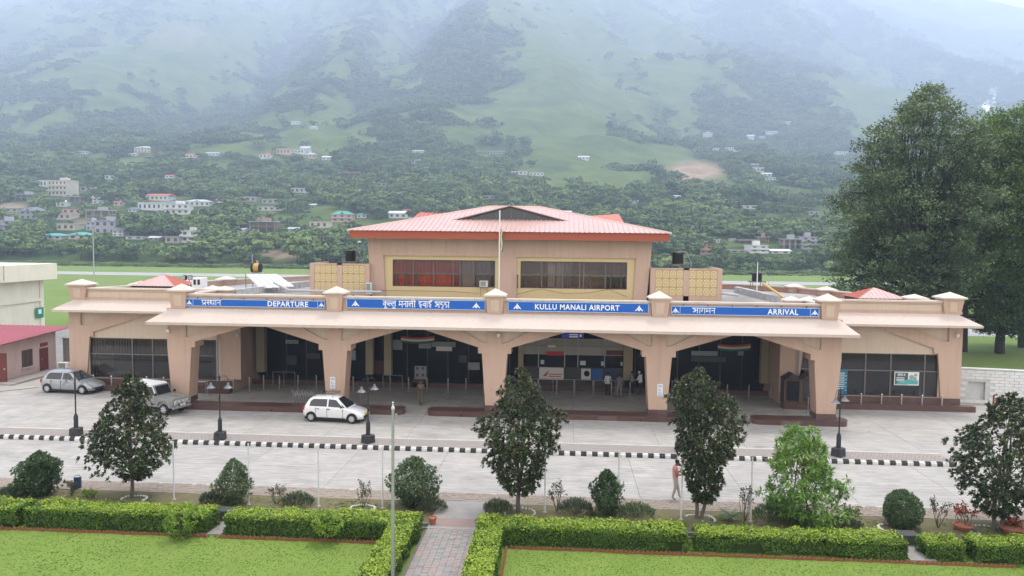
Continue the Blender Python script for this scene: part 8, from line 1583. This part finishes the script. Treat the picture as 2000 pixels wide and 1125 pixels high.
 ('small white house with tin roof left of the cream house in trees', 572, 452, 18, 8, 1, 'white', 'gable', 'tin', 0),
 ('small cream house above the unfinished brown block', 505, 430, 22, 8, 1, 'cream', 'flat', 'tin', 0),
 ('white hut alone among trees below the long pink-white house', 610, 404, 12, 6, 1, 'white', 'gable', 'white', 0),
 ('pale house on the slope between the hotel and the upper left houses', 214, 350, 20, 8, 1, 'white', 'flat', 'tin', 0),
 ('small red-roofed house on the upper left slope near the field', 330, 348, 16, 7, 1, 'white', 'gable', 'red', 0),
 ('small white house on the mid slope above the row of grey houses', 470, 352, 16, 7, 1, 'white', 'flat', 'white', 0),
 ('white house on the slope above the right eave of the tower', 1238, 398, 18, 7, 1, 'white', 'flat', 'white', 0),
 ('cream house among trees right of the tower, below the middle slope', 1352, 448, 20, 8, 1, 'cream', 'flat', 'tin', 0),
 ('white house on the right slope under the landslide scar', 1320, 388, 16, 7, 1, 'white', 'gable', 'tin', 0),
 ('stone house on the right slope left of the big tree', 1590, 420, 20, 8, 1, 'stone', 'flat', 'tin', 0),
]
for r_ in HS: house(*r_)
# green dome shed among the trees
p = hit(1595, 501); t = thing('green_dome', 'bright green rounded tarpaulin shed among the trees by the big tree', 'shed', (p[0], p[1], p[2]), 0); s = FPX/p[1]; q = MB(); n = 12
w_, h_ = 29/s, 12/s
q.prism([(w_/2*math.cos(a), h_*math.sin(a)**.7) for a in np.linspace(0, math.pi, n)], 0, 9); q.build('canopy', mat('tarp_green', (.02, .30, .20), .6, .3, .5), t, smooth=True); q = MB(); q.box(-w_*.45, -.05, -1, w_*.45, 8.9, .02); q.build('base', hm('stone', WALLC['stone']), t)
forest_points()
# ================================================================== HAZE in the valley
hz = bpy.data.materials.new('haze_air'); hz.use_nodes = True; N = hz.node_tree.nodes; N.remove(N['Principled BSDF'])
pv = N.new('ShaderNodeVolumePrincipled'); pv.inputs['Color'].default_value = (0.68, 0.785, 1.0, 1); pv.inputs['Density'].default_value = 0.00041; pv.inputs['Anisotropy'].default_value = 0.3
hz.node_tree.links.new(pv.outputs[0], N['Material Output'].inputs['Volume'])
b = MB(); b.box(-6200, -130, -4, 6200, 6000, 1950); h = b.build('haze', hz); h['kind'] = 'stuff'
